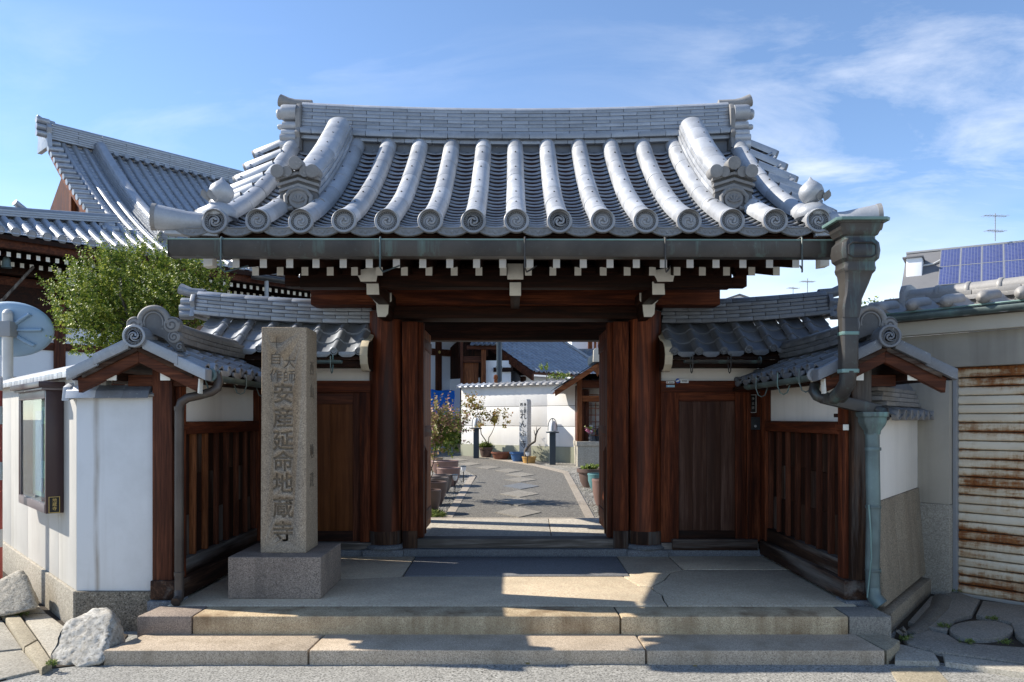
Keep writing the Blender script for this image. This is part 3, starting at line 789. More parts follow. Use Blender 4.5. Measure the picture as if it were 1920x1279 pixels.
# verge tiles laid sideways along the gables, and the long corner tiles
vm = round_mesh(0.40, 0.098, 0.084, 190).mesh('verge_tile', 'tile', 0, 40)
vd = disc_mesh(0.1, 'tile_brown', 0)
for sg in (-1, 1):
    xo = CX + sg * 2.78
    a = 0.42
    while a < ALEN + 0.1:
        y, z, t = prof(a)
        M = Matrix.Translation((CX + sg * 2.76, y, z - 0.075)) @ Matrix.Rotation(R(90) * sg, 4, 'Z') @ Matrix.Rotation(R(24), 4, 'X')
        link('verge_tile', vm, roof, M)
        b = MB(); b.lathe([(0.096, 0), (0.096, 0.025), (0.07, 0.028), (0, 0.022)], (0, 0, 0), (0, -1, 0), 18)
        link('verge_disc', b.mesh('verge_disc', 'tile_brown') if 'verge_disc' not in bpy.data.meshes else bpy.data.meshes['verge_disc'], roof, M)
        # hanging verge plate under each sideways tile
        if 'verge_plate' not in bpy.data.meshes:
            b = MB(); b.prism([(-0.15, 0.03), (0.15, 0.03), (0.15, -0.05), (0.06, -0.085), (-0.06, -0.085), (-0.15, -0.05)], (0, 0, 0), (1, 0, 0), (0, 0, 1), (0, 0.03, 0)); b.mesh('verge_plate', 'tile', 0.006)
        link('verge_plate', bpy.data.meshes['verge_plate'], roof, Matrix.Translation((xo - sg * 0.06, y + 0.12, z - 0.09 + 0.12 * math.tan(t))) @ Matrix.Rotation(R(90) * sg, 4, 'Z') @ Matrix.Rotation(-t * sg, 4, 'Y'))
        a += 0.36
    # corner tile pointing outwards and a little up
    b = MB()
    p0 = Vector((CX + sg * 2.36, YE + 0.10, ZE + 0.045)); p1 = Vector((CX + sg * 2.86, YE - 0.02, ZE + 0.075))
    b.tube([p0, p0.lerp(p1, 0.5) - Vector((0, 0, 0.012)), p1], [0.082, 0.085, 0.102], 20)
    o = b.build('corner_tile', 'tile', roof, 0, 40)
    b = MB(); ax = (p1 - p0).normalized()
    b.lathe([(0.104, -0.02), (0.106, 0.012), (0.085, 0.016), (0.08, 0.008), (0, 0.008)], p1, ax, 24)
    for j in range(3):
        u_ = ax.cross(Vector((0, 0, 1))).normalized(); v_ = u_.cross(ax)
        b.tube([p1 + ax * 0.008 + (u_ * math.cos(j * 2.094 + q * 0.5) + v_ * math.sin(j * 2.094 + q * 0.5)) * (0.014 + 0.0075 * q) for q in range(7)], [0.010, .009, .008, .007, .006, .004, .003], 6)
    b.build('corner_disc', 'tile_brown', roof, 0, 40)
    # flat lapped tiles of the corner under it
    b = MB()
    for q in range(3):
        b.prism([(0, 0), (0.42, 0.02 + q * 0.01), (0.42, 0.05 + q * 0.012), (0, 0.03)], (CX + sg * (2.36 - 0.0 * q), YE - 0.02 + q * 0.035, ZE - 0.075 + q * 0.034), (sg, 0, 0), (0, 0, 1), (0, 0.10, 0))
    b.build('corner_flat_tiles', 'tile', roof, 0.004)
    # peach finial on its domed base
    b = MB(); px_ = CX + sg * 2.39; base = Vector((px_, YE + 0.12, ZE + 0.12))
    b.lathe([(0.135, -0.02), (0.145, 0.01), (0.13, 0.05), (0.09, 0.085), (0.045, 0.10), (0.035, 0.115), (0.05, 0.125)], base, (0, 0, 1), 20)
    b.lathe([(0.03, 0.10), (0.07, 0.125), (0.094, 0.165), (0.098, 0.195), (0.085, 0.235), (0.05, 0.268), (0.02, 0.29), (0.004, 0.315), (0, 0.316)], base, (0.06 * -sg, 0, 1), 22)
    pf = b.build('peach_finial', 'tile', roof, 0, 50)
    b = MB(); lp = base + Vector((sg * 0.07, -0.05, 0.12))
    for q in range(2):
        b.sweep([(-0.035, 0), (0, 0.006), (0.035, 0), (0, -0.006)], [(lp + Vector((sg * 0.008 * k_ + 0.05 * q * -sg, -0.02 - 0.004 * k_, 0.022 * k_ - 0.02)), Vector((math.sin(k_ / 4 * math.pi) * 1.0 + 0.05, 0.3, 0)), Vector((0, -1, 0))) for k_ in range(5)])
    b.build('peach_leaf', 'tile_brown', roof, 0, 40)

# main ridge: seven courses of long tiles on two wider mouldings, rising to the ends
RX = 2.29
def rz(x): return 0.065 * ((x - CX) / RX) ** 2
zr0 = ZE + HR + 0.015
def bent(name, mat, x0, x1, y0, y1, z0, z1, bev=0.005, n=2):
    b = MB()
    fr_ = []
    for i in range(n + 1):
        x = x0 + (x1 - x0) * i / n
        fr_.append(((x, 0, rz(x)), (0, 1, 0), (0, 0, 1)))
    b.sweep([(y0, z0), (y1, z0), (y1, z1), (y0, z1)], fr_)
    return b.build(name, mat, roof, bev)
yc = 8.42
bent('ridge_core', 'tile_dark', CX - RX + .01, CX + RX - .01, yc - 0.10, yc + 0.20, zr0 - 0.14, zr0 + 0.395, 0, 24)
L0 = 0.29
def course(z0, z1, y0, off, L, mat='tile_flat', gap=0.004):  # ridge clay set darker here, standing in for shade on its upright faces
    x = CX - RX - off
    while x < CX + RX - 0.02:
        a, b_ = max(x, CX - RX), min(x + L, CX + RX)
        if b_ - a > 0.04:
            jit = rnd.uniform(-.003, .003)
            bent('ridge_tile', mat, a + gap / 2, b_ - gap / 2, y0 + jit, yc + 0.02, z0 + rnd.uniform(-.001, .001), z1, 0.004)
        x += L
course(zr0, zr0 + 0.040, yc - 0.165, 0.05, L0)
course(zr0 + 0.046, zr0 + 0.10, yc - 0.205, 0.17, L0)
for i in range(7):
    course(zr0 + 0.102 + i * 0.040, zr0 + 0.102 + i * 0.040 + 0.0365, yc - 0.155 + i * 0.0055, (i % 2) * L0 / 2 + 0.03, L0, 'tile_flat')
b = MB()
capf = [((x, yc, zr0 + 0.375 + rz(x)), (0, 1, 0), (0, 0, 1)) for x in lin(CX - RX, CX + RX, 24)]
b.sweep([(0.125 * math.cos(R(q)), 0.055 * math.sin(R(q))) for q in range(0, 181, 20)], capf)
b.build('ridge_cap', 'tile', roof, 0, 40)
# ridge ends: plate with scalloped edge, stacked rolls and the up-pointing bird-perch tile
for sg in (-1, 1):
    x0 = CX + sg * (RX + 0.0)
    b = MB()
    zt = zr0 + rz(CX + RX) - 0.025
    poly = [(-0.24, -0.10), (-0.20, 0.02), (-0.235, 0.07), (-0.19, 0.13), (-0.21, 0.19), (-0.20, 0.33), (-0.15, 0.40), (0.15, 0.40), (0.2, 0.33), (0.21, 0.19), (0.19, 0.13), (0.235, 0.07), (0.2, 0.02), (0.24, -0.10)]
    b.prism(poly, (x0, yc, zt), (0, 1, 0), (0, 0, 1), (sg * 0.05, 0, 0))
    b.build('ridge_end_plate', 'tile_brown', roof, 0.01)
    for (dy, dz, r, l, nm) in ((-0.14, 0.30, 0.085, 0.16, 1), (-0.15, 0.16, 0.045, 0.15, 1), (-0.16, 0.075, 0.04, 0.16, 0), (-0.17, 0.02, 0.045, 0.17, 0), (-0.16, -0.055, 0.055, 0.17, 0)):
        b = MB(); o = (x0 + sg * 0.045, yc + dy, zt + dz)
        b.lathe([(r, 0), (r, l * 0.85), (r * 0.92, l), (0, l)], o, (sg, 0, 0.03), 18)
        if nm: b.lathe([(r * 0.62, l - 0.01), (r * 0.66, l + 0.045), (r * 0.5, l + 0.06), (0, l + 0.06)], (o[0], o[1] + 0.02, o[2] - 0.01), (sg, 0, 0.03), 16)
        b.build('ridge_end_roll', 'tile', roof, 0, 40)
    b = MB(); q = Vector((x0 - sg * 0.02, yc, zt + 0.445))
    b.tube([q - Vector((sg * 0.06, 0, -0.0)), q + Vector((sg * 0.12, 0, 0.005)), q + Vector((sg * 0.20, 0, 0.02)), q + Vector((sg * 0.29, 0, 0.05))], [0.052, 0.054, 0.058, 0.066], 16)
    b.build('bird_perch_tile', 'tile_brown', roof, 0, 40)
    box('perch_block', 'tile_brown', roof, *sorted((x0 + sg * 0.0, x0 + sg * 0.13)), yc - 0.12, yc + 0.12, zt + 0.335, zt + 0.405, 0.01)

# descending ridges with their end masks
def dridge(x, sgn):
    n = 7
    am, a0, a1 = 0.66, 0.80, ALEN + 0.02
    d = hollow('descending_ridge', roof, (x, 7, 3.8))
    def frames(s0, s1, m=3):
        r = []
        for i in range(m + 1):
            y, z, t = prof(min(s0 + (s1 - s0) * i / m, ALEN + 0.3)) if s0 + (s1 - s0) * i / m <= ALEN else (0, 0, 0)
            aa = s0 + (s1 - s0) * i / m
            y, z, t = prof(aa)
            hgt = 0.0
            r.append(((x, y, z), (1, 0, 0), (0, -math.sin(t), math.cos(t))))
        return r
    for lay, (hw, h0, h1) in enumerate(((0.150, 0.06, 0.125), (0.142, 0.13, 0.168), (0.134, 0.173, 0.211), (0.126, 0.216, 0.254))):
        k = 6
        off = (lay % 2) * 0.17
        s0 = a0
        while s0 < a1 - 0.02:
            s1 = min(s0 + (0.34 if s0 > a0 else 0.34 - off * 0.9), a1)
            b = MB(); b.sweep([(-hw, h0), (hw, h0), (hw, h1), (-hw, h1)], frames(s0 + 0.002, s1 - 0.002))
            b.build('ridge_tile', 'tile', d, 0.004)
            s0 = s1
    arc = [(0.118 * math.cos(R(q)), 0.258 + 0.085 * math.sin(R(q))) for q in range(-8, 189, 14)]
    s0 = a0
    while s0 < a1 - 0.02:
        s1 = min(s0 + 0.31, a1)
        b = MB(); k = 1.0 + rnd.uniform(0, .02)
        b.sweep([(p * k, q) for p, q in arc], frames(s0, s1 + 0.004))
        b.build('ridge_cap_tile', 'tile', d, 0.003, 40)
        y, z, t = prof((s0 + s1) / 2)
        nl = MB(); nl.lathe([(0.008, 0), (0.006, 0.008), (0, 0.009)], (x + 0.03, y - math.sin(t) * 0.338, z + math.cos(t) * 0.338), (0, -math.sin(t), math.cos(t)), 6)
        nl.build('tile_nail', 'ink', d)
        s0 = s1
    # end mask
    y, z, t = prof(am)
    o = Vector((x, y - 0.075, z + 0.01))
    m = MB()
    out = [(-0.20, 0.0), (-0.235, 0.05), (-0.21, 0.10), (-0.165, 0.10), (-0.155, 0.18), (-0.175, 0.28), (0, 0.335), (0.175, 0.28), (0.155, 0.18), (0.165, 0.10), (0.21, 0.10), (0.235, 0.05), (0.20, 0.0), (0.12, -0.02), (0.06, 0.01), (0, 0.02), (-0.06, 0.01), (-0.12, -0.02)]
    m.prism(out, o, (1, 0, 0), (0, 0, 1), (0, 0.09, 0))
    m.build('ridge_mask', 'tile_inner', d, 0.008)
    for q in range(3):
        zz = 0.325 - q * 0.048
        m = MB(); m.prism([(-0.19 + q * .012, zz - 0.055), (0, zz), (0.19 - q * .012, zz - 0.055), (0.19 - q * .012, zz - 0.080), (0, zz - 0.026), (-0.19 + q * .012, zz - 0.080)], o + Vector((0, -0.035 + q * 0.009, 0)), (1, 0, 0), (0, 0, 1), (0, 0.06, 0))
        m.build('mask_chevron', 'tile_brown', d, 0.005)
    m = MB()
    arch = [(-0.045, 0.015), (-0.10, 0.005), (-0.135, 0.03), (-0.105, 0.065), (-0.11, 0.115), (-0.068, 0.165), (0, 0.185), (0.068, 0.165), (0.11, 0.115), (0.105, 0.065), (0.135, 0.03), (0.10, 0.005), (0.045, 0.015)]
    m.tube([o + Vector((p, -0.014, q)) for p, q in arch], 0.019, 8)
    for sg in (-1, 1):
        m.tube([o + Vector((sg * p, -0.012, q)) for p, q in spiral(0.19, 0.048, 0.044, 0.006, 2.4, -1.3, 18)], 0.013, 7)
    m.lathe([(0.085, 0), (0.08, 0.012), (0.06, 0.014), (0.05, 0.008), (0.04, 0.012), (0, 0.02)], o + Vector((0, 0.0, 0.095)), (0, -1, 0), 20)
    for q in range(5):
        an = R(90 + (q - 2) * 34)
        m.tube([o + Vector((0, -0.016, 0.065)), o + Vector((math.cos(an) * 0.055, -0.018, 0.065 + math.sin(an) * 0.06))], [0.006, 0.011], 6)
    m.build('mask_carving', 'tile_brown', d, 0, 45)
    for dx_, dz_ in ((-0.165, 0.315), (-0.012, 0.385), (0.135, 0.315)):
        m = MB()
        m.lathe([(0.055, 0), (0.057, 0.008), (0.053, 0.16), (0, 0.16)], o + Vector((dx_, -0.075, dz_)), (0, 1, 0.12), 20)
        m.build('mask_roll', 'tile_brown', d, 0.004, 40)
    for dx_ in (-0.09, 0.065):
        m = MB(); m.lathe([(0.046, 0), (0.047, 0.01), (0.045, 0.12), (0, 0.12)], o + Vector((dx_, -0.05, 0.318)), (0, 1, 0.1), 14)
        m.build('mask_roll', 'tile_brown', d, 0, 40)
dridge(CX - 5.5 * SP + 0.0, -1)
dridge(CX + 5.5 * SP + 0.0, 1)

# eave boards, rafters
ev = hollow('eave', gate, (CX, 6.3, 3))
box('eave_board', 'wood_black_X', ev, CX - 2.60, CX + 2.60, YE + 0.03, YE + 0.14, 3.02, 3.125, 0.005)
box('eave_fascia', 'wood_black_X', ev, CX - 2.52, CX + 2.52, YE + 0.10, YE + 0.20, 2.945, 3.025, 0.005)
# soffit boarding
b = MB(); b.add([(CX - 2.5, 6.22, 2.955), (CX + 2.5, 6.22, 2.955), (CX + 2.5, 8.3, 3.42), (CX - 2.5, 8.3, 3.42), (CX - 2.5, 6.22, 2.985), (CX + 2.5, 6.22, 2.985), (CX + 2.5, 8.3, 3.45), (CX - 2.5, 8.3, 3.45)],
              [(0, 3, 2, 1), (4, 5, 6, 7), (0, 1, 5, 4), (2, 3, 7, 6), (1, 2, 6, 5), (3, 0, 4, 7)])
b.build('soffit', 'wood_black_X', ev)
def rafter_mesh(y0, z0, L, w, h, slope):
    b = MB()
    b.m = 0
    dz = L * slope
    b.add([(-w / 2, 0, 0), (w / 2, 0, 0), (w / 2, 0, h), (-w / 2, 0, h), (-w / 2, L, dz), (w / 2, L, dz), (w / 2, L, dz + h), (-w / 2, L, dz + h)],
          [(0, 1, 5, 4), (1, 2, 6, 5), (2, 3, 7, 6), (3, 0, 4, 7), (4, 5, 6, 7)])
    b.m = 1
    e = 0.002
    b.add([(-w / 2, -e, 0), (w / 2, -e, 0), (w / 2, -e, h), (-w / 2, -e, h), (-w / 2, 0, 0), (w / 2, 0, 0), (w / 2, 0, h), (-w / 2, 0, h)],
          [(0, 1, 2, 3), (0, 4, 5, 1), (1, 5, 6, 2), (2, 6, 7, 3), (3, 7, 4, 0)])
    return b.mesh('rafter', ['wood_black_Y', 'white_end'], 0)
fraf = rafter_mesh(0, 0, 0.9, 0.056, 0.076, 0.22)
braf = rafter_mesh(0, 0, 1.2, 0.058, 0.074, 0.22)
for k in range(-11, 11):
    x = CX + (k + 0.5) * 0.2155
    link('flying_rafter', fraf, ev, Matrix.Translation((x + rnd.uniform(-.004, .004), 6.25, 2.868)))
    if abs(k + 0.5) < 10.6: link('base_rafter', braf, ev, Matrix.Translation((x + rnd.uniform(-.004, .004), 6.72, 2.893)))
for sg in (-1, 1):      # barge boards with painted ends
    b = MB()
    xb = CX + sg * 2.47
    frs = []
    for i in range(14):
        y, z, t = prof(ALEN * i / 13)
        frs.append(((xb, y + 0.10, z - 0.06), (1, 0, 0), (0, 0.12, 1)))
    b.sweep([(-0.035, -0.17), (0.035, -0.17), (0.035, 0.02), (-0.035, 0.02)], frs)
    bb = b.build('barge_board', 'wood_Y', ev, 0.004)
    b = MB(); b.prism([(-0.037, -0.30), (0.037, -0.29), (0.037, -0.10), (-0.037, -0.10)], (xb, YE + 0.07, ZE), (1, 0, 0), (0, 0, 1), (0, 0.10, 0))
    b.build('barge_end', 'white_end', bb, 0.004)
    # gable infill
    b = MB(); pts = [(prof(ALEN * i / 10)[0], prof(ALEN * i / 10)[1] - 0.1) for i in range(3, 11)]
    pts = pts + [(2 * 8.42 - y, z) for y, z in reversed(pts)]
    b.prism(pts, (CX + sg * 1.95, 0, 0), (0, 1, 0), (0, 0, 1), (sg * 0.04, 0, 0))
    b.build('gable_panel', 'wood_black_Z', ev)

# beams
fr_ = hollow('timber_frame', gate, (CX, 8.15, ZP))
COL = 1.365
box('front_purlin', 'wood_black_X', fr_, CX - 1.97, CX + 1.97, 7.04, 7.20, 2.845, 3.03, 0.012)
for sg in (-1, 1):
    b = MB(); b.prism([(0, 0), (0.14, 0.0), (0.14, 0.17), (0.02, 0.17), (0.05, 0.11), (0, 0.08)], (CX + sg * 1.97, 7.055, 2.855), (-sg * -1, 0, 0) if False else (sg, 0, 0), (0, 0, 1), (0, 0.13, 0))
    b.build('purlin_end', 'wood_black_X', fr_, 0.006)
box('main_lintel', 'wood_X', fr_, CX - 2.10, CX + 2.10, 7.92, 8.34, 2.815, 3.03, 0.015)
box('lower_lintel', 'wood_black_X', fr_, CX - COL, CX + COL, 7.99, 8.30, 2.685, 2.813, 0.01)
box('wall_plate', 'wood_black_X', fr_, CX - 1.9, CX + 1.9, 7.80, 8.0, 3.04, 3.2, 0.01)
box('frieze_board', 'wood_black_X', fr_, CX - 1.9, CX + 1.9, 8.10, 8.16, 3.002, 3.5, 0.004)
box('rear_beam', 'wood_black_X', fr_, CX - 1.9, CX + 1.9, 9.55, 9.80, 2.62, 2.90, 0.01)
for sg in (-1, 1):
    x = CX + sg * (COL - 0.05)
    # lower cantilever with its tapered, painted nose
    nose = [(-0.09, 0.235), (0.09, 0.235), (0.09, 0.16), (0.062, 0.13), (0.055, 0.03), (0.03, 0.0), (-0.045, 0.0), (-0.055, 0.06), (-0.06, 0.13), (-0.09, 0.165)]
    b = MB(); b.prism(nose, (x, 7.645, 2.655), (1, 0, 0), (0, 0, 1), (0, 0.5, 0)); b.build('bracket_arm', 'wood_black_Y', fr_, 0.004)
    b = MB(); b.prism([(p * 1.02, q * 1.01) for p, q in nose], (x, 7.63, 2.654), (1, 0, 0), (0, 0, 1), (0, 0.014, 0)); b.build('painted_nose', 'white_end', fr_, 0.003)
    b = MB(); b.prism([(-0.055, 0), (0.055, 0), (0.055, 0.115), (-0.055, 0.115)], (x + sg * -0.02, 7.02, 2.775), (1, 0, 0), (0, 0, 1), (0, 0.7, 0.0)); b.build('bracket_arm', 'wood_black_Y', fr_, 0.004)
    b = MB(); b.prism([(-0.057, 0), (0.057, 0), (0.05, 0.115), (-0.06, 0.118)], (x + sg * -0.02, 7.006, 2.774), (1, 0, 0), (0, 0, 1), (0, 0.012, 0)); b.build('painted_nose', 'white_end', fr_, 0.003)
    up = [(-0.085, 0.10), (0.085, 0.13), (0.085, 0.05), (0.075, 0.0), (-0.06, 0.0), (-0.072, 0.03), (-0.085, 0.05)]
    b = MB(); b.prism(up, (x, 6.86, 2.865), (1, 0, 0), (0, 0, 1), (0, 0.5, 0.03)); b.build('bracket_arm', 'wood_black_Y', fr_, 0.004)
    b = MB(); b.prism([(p * 1.02, q * 1.01) for p, q in up], (x, 6.846, 2.864), (1, 0, 0), (0, 0, 1), (0, 0.013, 0)); b.build('painted_nose', 'white_end', fr_, 0.003)
    # round column, straps and stone
    xcol = CX + sg * COL
    b = MB(); b.lathe([(0.172, 0.0), (0.172, 1.2), (0.168, 2.43)], (xcol, 8.15, ZP + 0.11), (0, 0, 1), 40)
    b.build('column', 'wood_column', fr_, 0, 40)
    b = MB(); b.lathe([(0.178, 0.0), (0.178, 0.135)], (xcol, 8.15, ZP + 0.115), (0, 0, 1), 40)
    b.build('column_shoe', 'wood_worn_Z', fr_, 0.002, 40)
    b = MB(); b.lathe([(0.215, 0.0), (0.225, 0.02), (0.20, 0.045), (0.172, 0.05)], (xcol, 8.15, ZP + 0.062), (0, 0, 1), 32); b.m = 0
    b.box(xcol - 0.21, xcol + 0.21, 7.955, 8.36, ZP - 0.1, ZP + 0.064)
    b.build('base_stone', 'stone_grey', fr_, 0.008)
    # squared jamb beside it
    xi, xj = sorted((CX + sg * 1.18, CX + sg * 1.02))
    box('door_jamb', 'wood_X' if False else 'wood_Z', fr_, xi, xj, 8.06, 8.30, ZP + 0.16, 2.663, 0.008)
    xk = sorted((CX + sg * 1.02, CX + sg * 0.965))
    box('door_stop', 'wood_Z', fr_, xk[0], xk[1], 8.12, 8.24, ZP + 0.17, 2.66, 0.005)
    xl = sorted((xcol - sg * 0.19, CX + sg * 1.02))
    box('jamb_shoe', 'wood_worn_Z', fr_, xl[0], xl[1], 8.045, 8.07, ZP + 0.05, ZP + 0.25, 0.003)
    # rear posts
    b = MB(); b.box(xcol - 0.12, xcol + 0.12, 9.55, 9.79, 0.35, 2.65); b.build('rear_post', 'wood_Z', fr_, 0.01)
    box('tie_beam', 'wood_Y', fr_, xcol - 0.07, xcol + 0.07, 8.3, 9.6, 2.40, 2.62, 0.008)
    # door leaf, folded back into the passage
    dl = hollow('door_leaf', gate, (CX + sg * 0.98, 8.3, 0.4))
    x0, x1 = sorted((CX + sg * 0.985, CX + sg * 1.045))
    for q in range(4):
        yy = 8.30 + q * 0.19
        box('door_board', 'wood_orange_Z' if sg < 0 else 'wood_Z', dl, x0, x1, yy + 0.002, yy + 0.188, 0.43, 2.62, 0.004)  # orange wood on the left leaf only: sunlight on it put into the colour
    xa = CX + sg * 0.975
    for zz in (0.52, 1.45, 2.40):
        a_, b_ = sorted((xa, xa + sg * 0.012))
        box('door_rail', 'wood_Y', dl, a_, b_, 8.31, 9.05, zz, zz + 0.12, 0.004)
    b = MB(); b.prism([(0, 0), (0.045, 0.02), (0.06, 0.9), (0.02, 0.98), (0, 1.0)], (CX + sg * 1.0, 8.285, 0.40), (-sg, 0, 0), (0, 0, 1), (0, 0.03, 0))
    b.build('door_foot_board', 'wood_red_Z', dl, 0.004)
# centre post under the eave
x = CX - 0.005
box('centre_strut', 'white_end', fr_, x - 0.072, x + 0.072, 6.90, 6.93, 2.895, 3.035, 0.006)
box('centre_strut', 'white_end', fr_, x - 0.052, x + 0.052, 7.0, 7.03, 2.765, 2.885, 0.006)
box('strut_block', 'wood_black_Y', fr_, x - 0.05, x + 0.05, 6.93, 7.9, 2.90, 3.03, 0.006)
box('strut_block', 'wood_black_Y', fr_, x - 0.045, x + 0.045, 7.031, 7.9, 2.77, 2.84, 0.006)
# sill
box('sill_beam', 'wood_grey_X', fr_, CX - 1.17, CX + 1.17, 8.06, 8.28, ZP + 0.07, ZP + 0.165, 0.012)
box('sill_stone', 'stone_grey', fr_, CX - 1.17, CX + 1.17, 8.0, 8.31, ZP - 0.05, ZP + 0.068, 0.01)

# ------------------------------------------------------------------ rain gutter of the big roof
gut = thing('rain_gutter', 'long dark copper rain gutter with green streaks under the big gate roof', 'gutter', (CX, 5.97, 2.9))
b = MB()
x0, x1 = -2.625, 2.50
pr = [(0.0, 0.125), (0.0, 0.03), (0.02, 0.0), (0.12, 0.0), (0.14, 0.03), (0.14, 0.125), (0.132, 0.125), (0.132, 0.034), (0.116, 0.008), (0.024, 0.008), (0.008, 0.034), (0.008, 0.125)]
b.sweep(pr, [((x0, 5.90, 2.895), (0, 1, 0), (0, 0, 1)), ((0, 5.90, 2.893), (0, 1, 0), (0, 0, 1)), ((x1, 5.90, 2.885), (0, 1, 0), (0, 0, 1))])
b.build('trough', 'copper', gut, 0)
b = MB(); b.box(x0 - 0.003, x0 + 0.004, 5.895, 6.045, 2.89, 3.02); b.build('end_cap', 'copper', gut, 0.002)
b = MB(); b.tube([(x0, 5.90, 3.021), (x1, 5.90, 3.011)], 0.0065, 8); b.build('rolled_rim', 'copper_rim', gut)
for px_ in (415, 713, 984, 1247, 1503):
    x = (px_ - VPX) * 5.9 / F_PX
    b = MB()
    b.tube([(x, 6.16, 3.05), (x, 6.03, 3.035), (x, 5.90, 3.034), (x, 5.888, 3.02), (x, 5.888, 2.89), (x, 5.888, 2.80), (x + 0.015, 5.93, 2.775), (x + 0.05, 6.02, 2.81), (x + 0.10, 6.2, 2.875)], 0.0065, 6)
    b.build('gutter_hook', 'copper_green' if px_ in (415, 713) else 'copper', gut)
# ornate hopper and square pipe at its right end
hop = thing('rain_hopper', 'ornate flared copper rain hopper and pipe hanging from the right gutter end', 'downpipe', (2.50, 5.70, 1.9))
def ring(b, cx, cy, secs, chamf=0.18):
    """stack of chamfered-square sections (z, half width, half depth)"""
    fr_ = []
    for z, w, d in secs:
        c = chamf
        pts = [(-1 + c, -1), (1 - c, -1), (1, -1 + c), (1, 1 - c), (1 - c, 1), (-1 + c, 1), (-1, 1 - c), (-1, -1 + c)]
        fr_.append([(cx + p * w, cy + q * d, z) for p, q in pts])
    n = 8
    vs = [p for r_ in fr_ for p in r_]; fs = []
    for i in range(len(fr_) - 1):
        for k in range(n):
            a, c2 = i * n + k, i * n + (k + 1) % n
            fs.append((a, c2, c2 + n, a + n))
    fs.append(tuple(range(n))); fs.append(tuple(range(len(vs) - 1, len(vs) - n - 1, -1)))
    return b.add(vs, fs)
hx, hy = 2.537, 5.72
px2, py2 = 2.466, 5.672
kz = 5.72 / 5.98
def hz_(z): return EYE + (z - EYE) * kz
secs = [(3.155, 0.20, 0.15), (3.165, 0.185, 0.14), (3.135, 0.175, 0.135), (3.13, 0.165, 0.13), (3.09, 0.155, 0.12), (3.085, 0.15, 0.12), (3.05, 0.135, 0.11), (3.04, 0.118, 0.10), (3.02, 0.118, 0.10), (2.99, 0.142, 0.115), (2.93, 0.150, 0.12), (2.87, 0.142, 0.115), (2.845, 0.118, 0.10), (2.82, 0.118, 0.10), (2.80, 0.125, 0.10), (2.775, 0.118, 0.10)]
b = MB()
ring(b, hx, hy, [(hz_(z), w * 0.95, d_) for z, w, d_ in secs][::-1])
b.build('hopper', 'copper', hop, 0.002, 30)
b = MB()
lower = [(2.776, 0.112, 0.098, 0.0), (2.755, 0.10, 0.085, 0.08), (2.68, 0.085, 0.075, 0.25), (2.60, 0.070, 0.065, 0.55), (2.56, 0.066, 0.06, 0.75), (2.50, 0.068, 0.06, 0.9), (2.42, 0.060, 0.055, 1.0)]
vs_ = []; fs_ = []
for z, w, d_, q in lower:
    cx_, cy_ = hx + (px2 - hx) * q, hy + (py2 - hy) * q; c = 0.18
    vs_ += [(cx_ + p * w, cy_ + r_ * d_, hz_(z)) for p, r_ in ((-1 + c, -1), (1 - c, -1), (1, -1 + c), (1, 1 - c), (1 - c, 1), (-1 + c, 1), (-1, 1 - c), (-1, -1 + c))]
for i in range(len(lower) - 1):
    for k in range(8):
        a_, c2 = i * 8 + k, i * 8 + (k + 1) % 8
        fs_.append((a_, a_ + 8, c2 + 8, c2))
b.add(vs_, fs_); b.build('hopper_neck', 'copper', hop, 0, 30)
b = MB(); ring(b, hx, hy - 0.004, [(hz_(3.148), 0.195, 0.155), (hz_(3.172), 0.197, 0.157)]); b.build('hopper_lip', 'copper_rim', hop, 0.004)
b = MB(); zq0, zq1 = hz_(2.875), hz_(2.985)
b.tube([(hx - 0.10, hy - 0.122, zq0 + .02), (hx - 0.10, hy - 0.122, zq1 - .02), (hx - 0.07, hy - 0.122, zq1), (hx + 0.07, hy - 0.122, zq1), (hx + 0.1, hy - 0.122, zq1 - .02), (hx + 0.1, hy - 0.122, zq0 + .02), (hx + 0.07, hy - 0.122, zq0), (hx - 0.07, hy - 0.122, zq0), (hx - 0.1, hy - 0.122, zq0 + .02)], 0.006, 6)
b.build('hopper_panel', 'copper', hop)
b = MB(); ring(b, px2, py2, [(1.98, 0.058, 0.05), (hz_(2.47), 0.060, 0.052)], 0.25); b.build('pipe', 'copper', hop, 0.002)
for z0, z1 in ((1.985, 2.012), (2.26, 2.285)):
    b = MB(); ring(b, px2, py2, [(z0, 0.063, 0.055), (z1, 0.064, 0.056)], 0.25); b.build('pipe_collar', 'copper_rim', hop, 0.002)
b = MB(); b.tube([(px2, py2, 2.0), (px2 - 0.004, py2 + 0.005, 1.91), (px2 - 0.025, py2 + 0.05, 1.85), (px2 - 0.045, py2 + 0.16, 1.80)], [0.060, 0.060, 0.056, 0.05], 12); b.build('pipe_elbow', 'copper', hop, 0, 45)

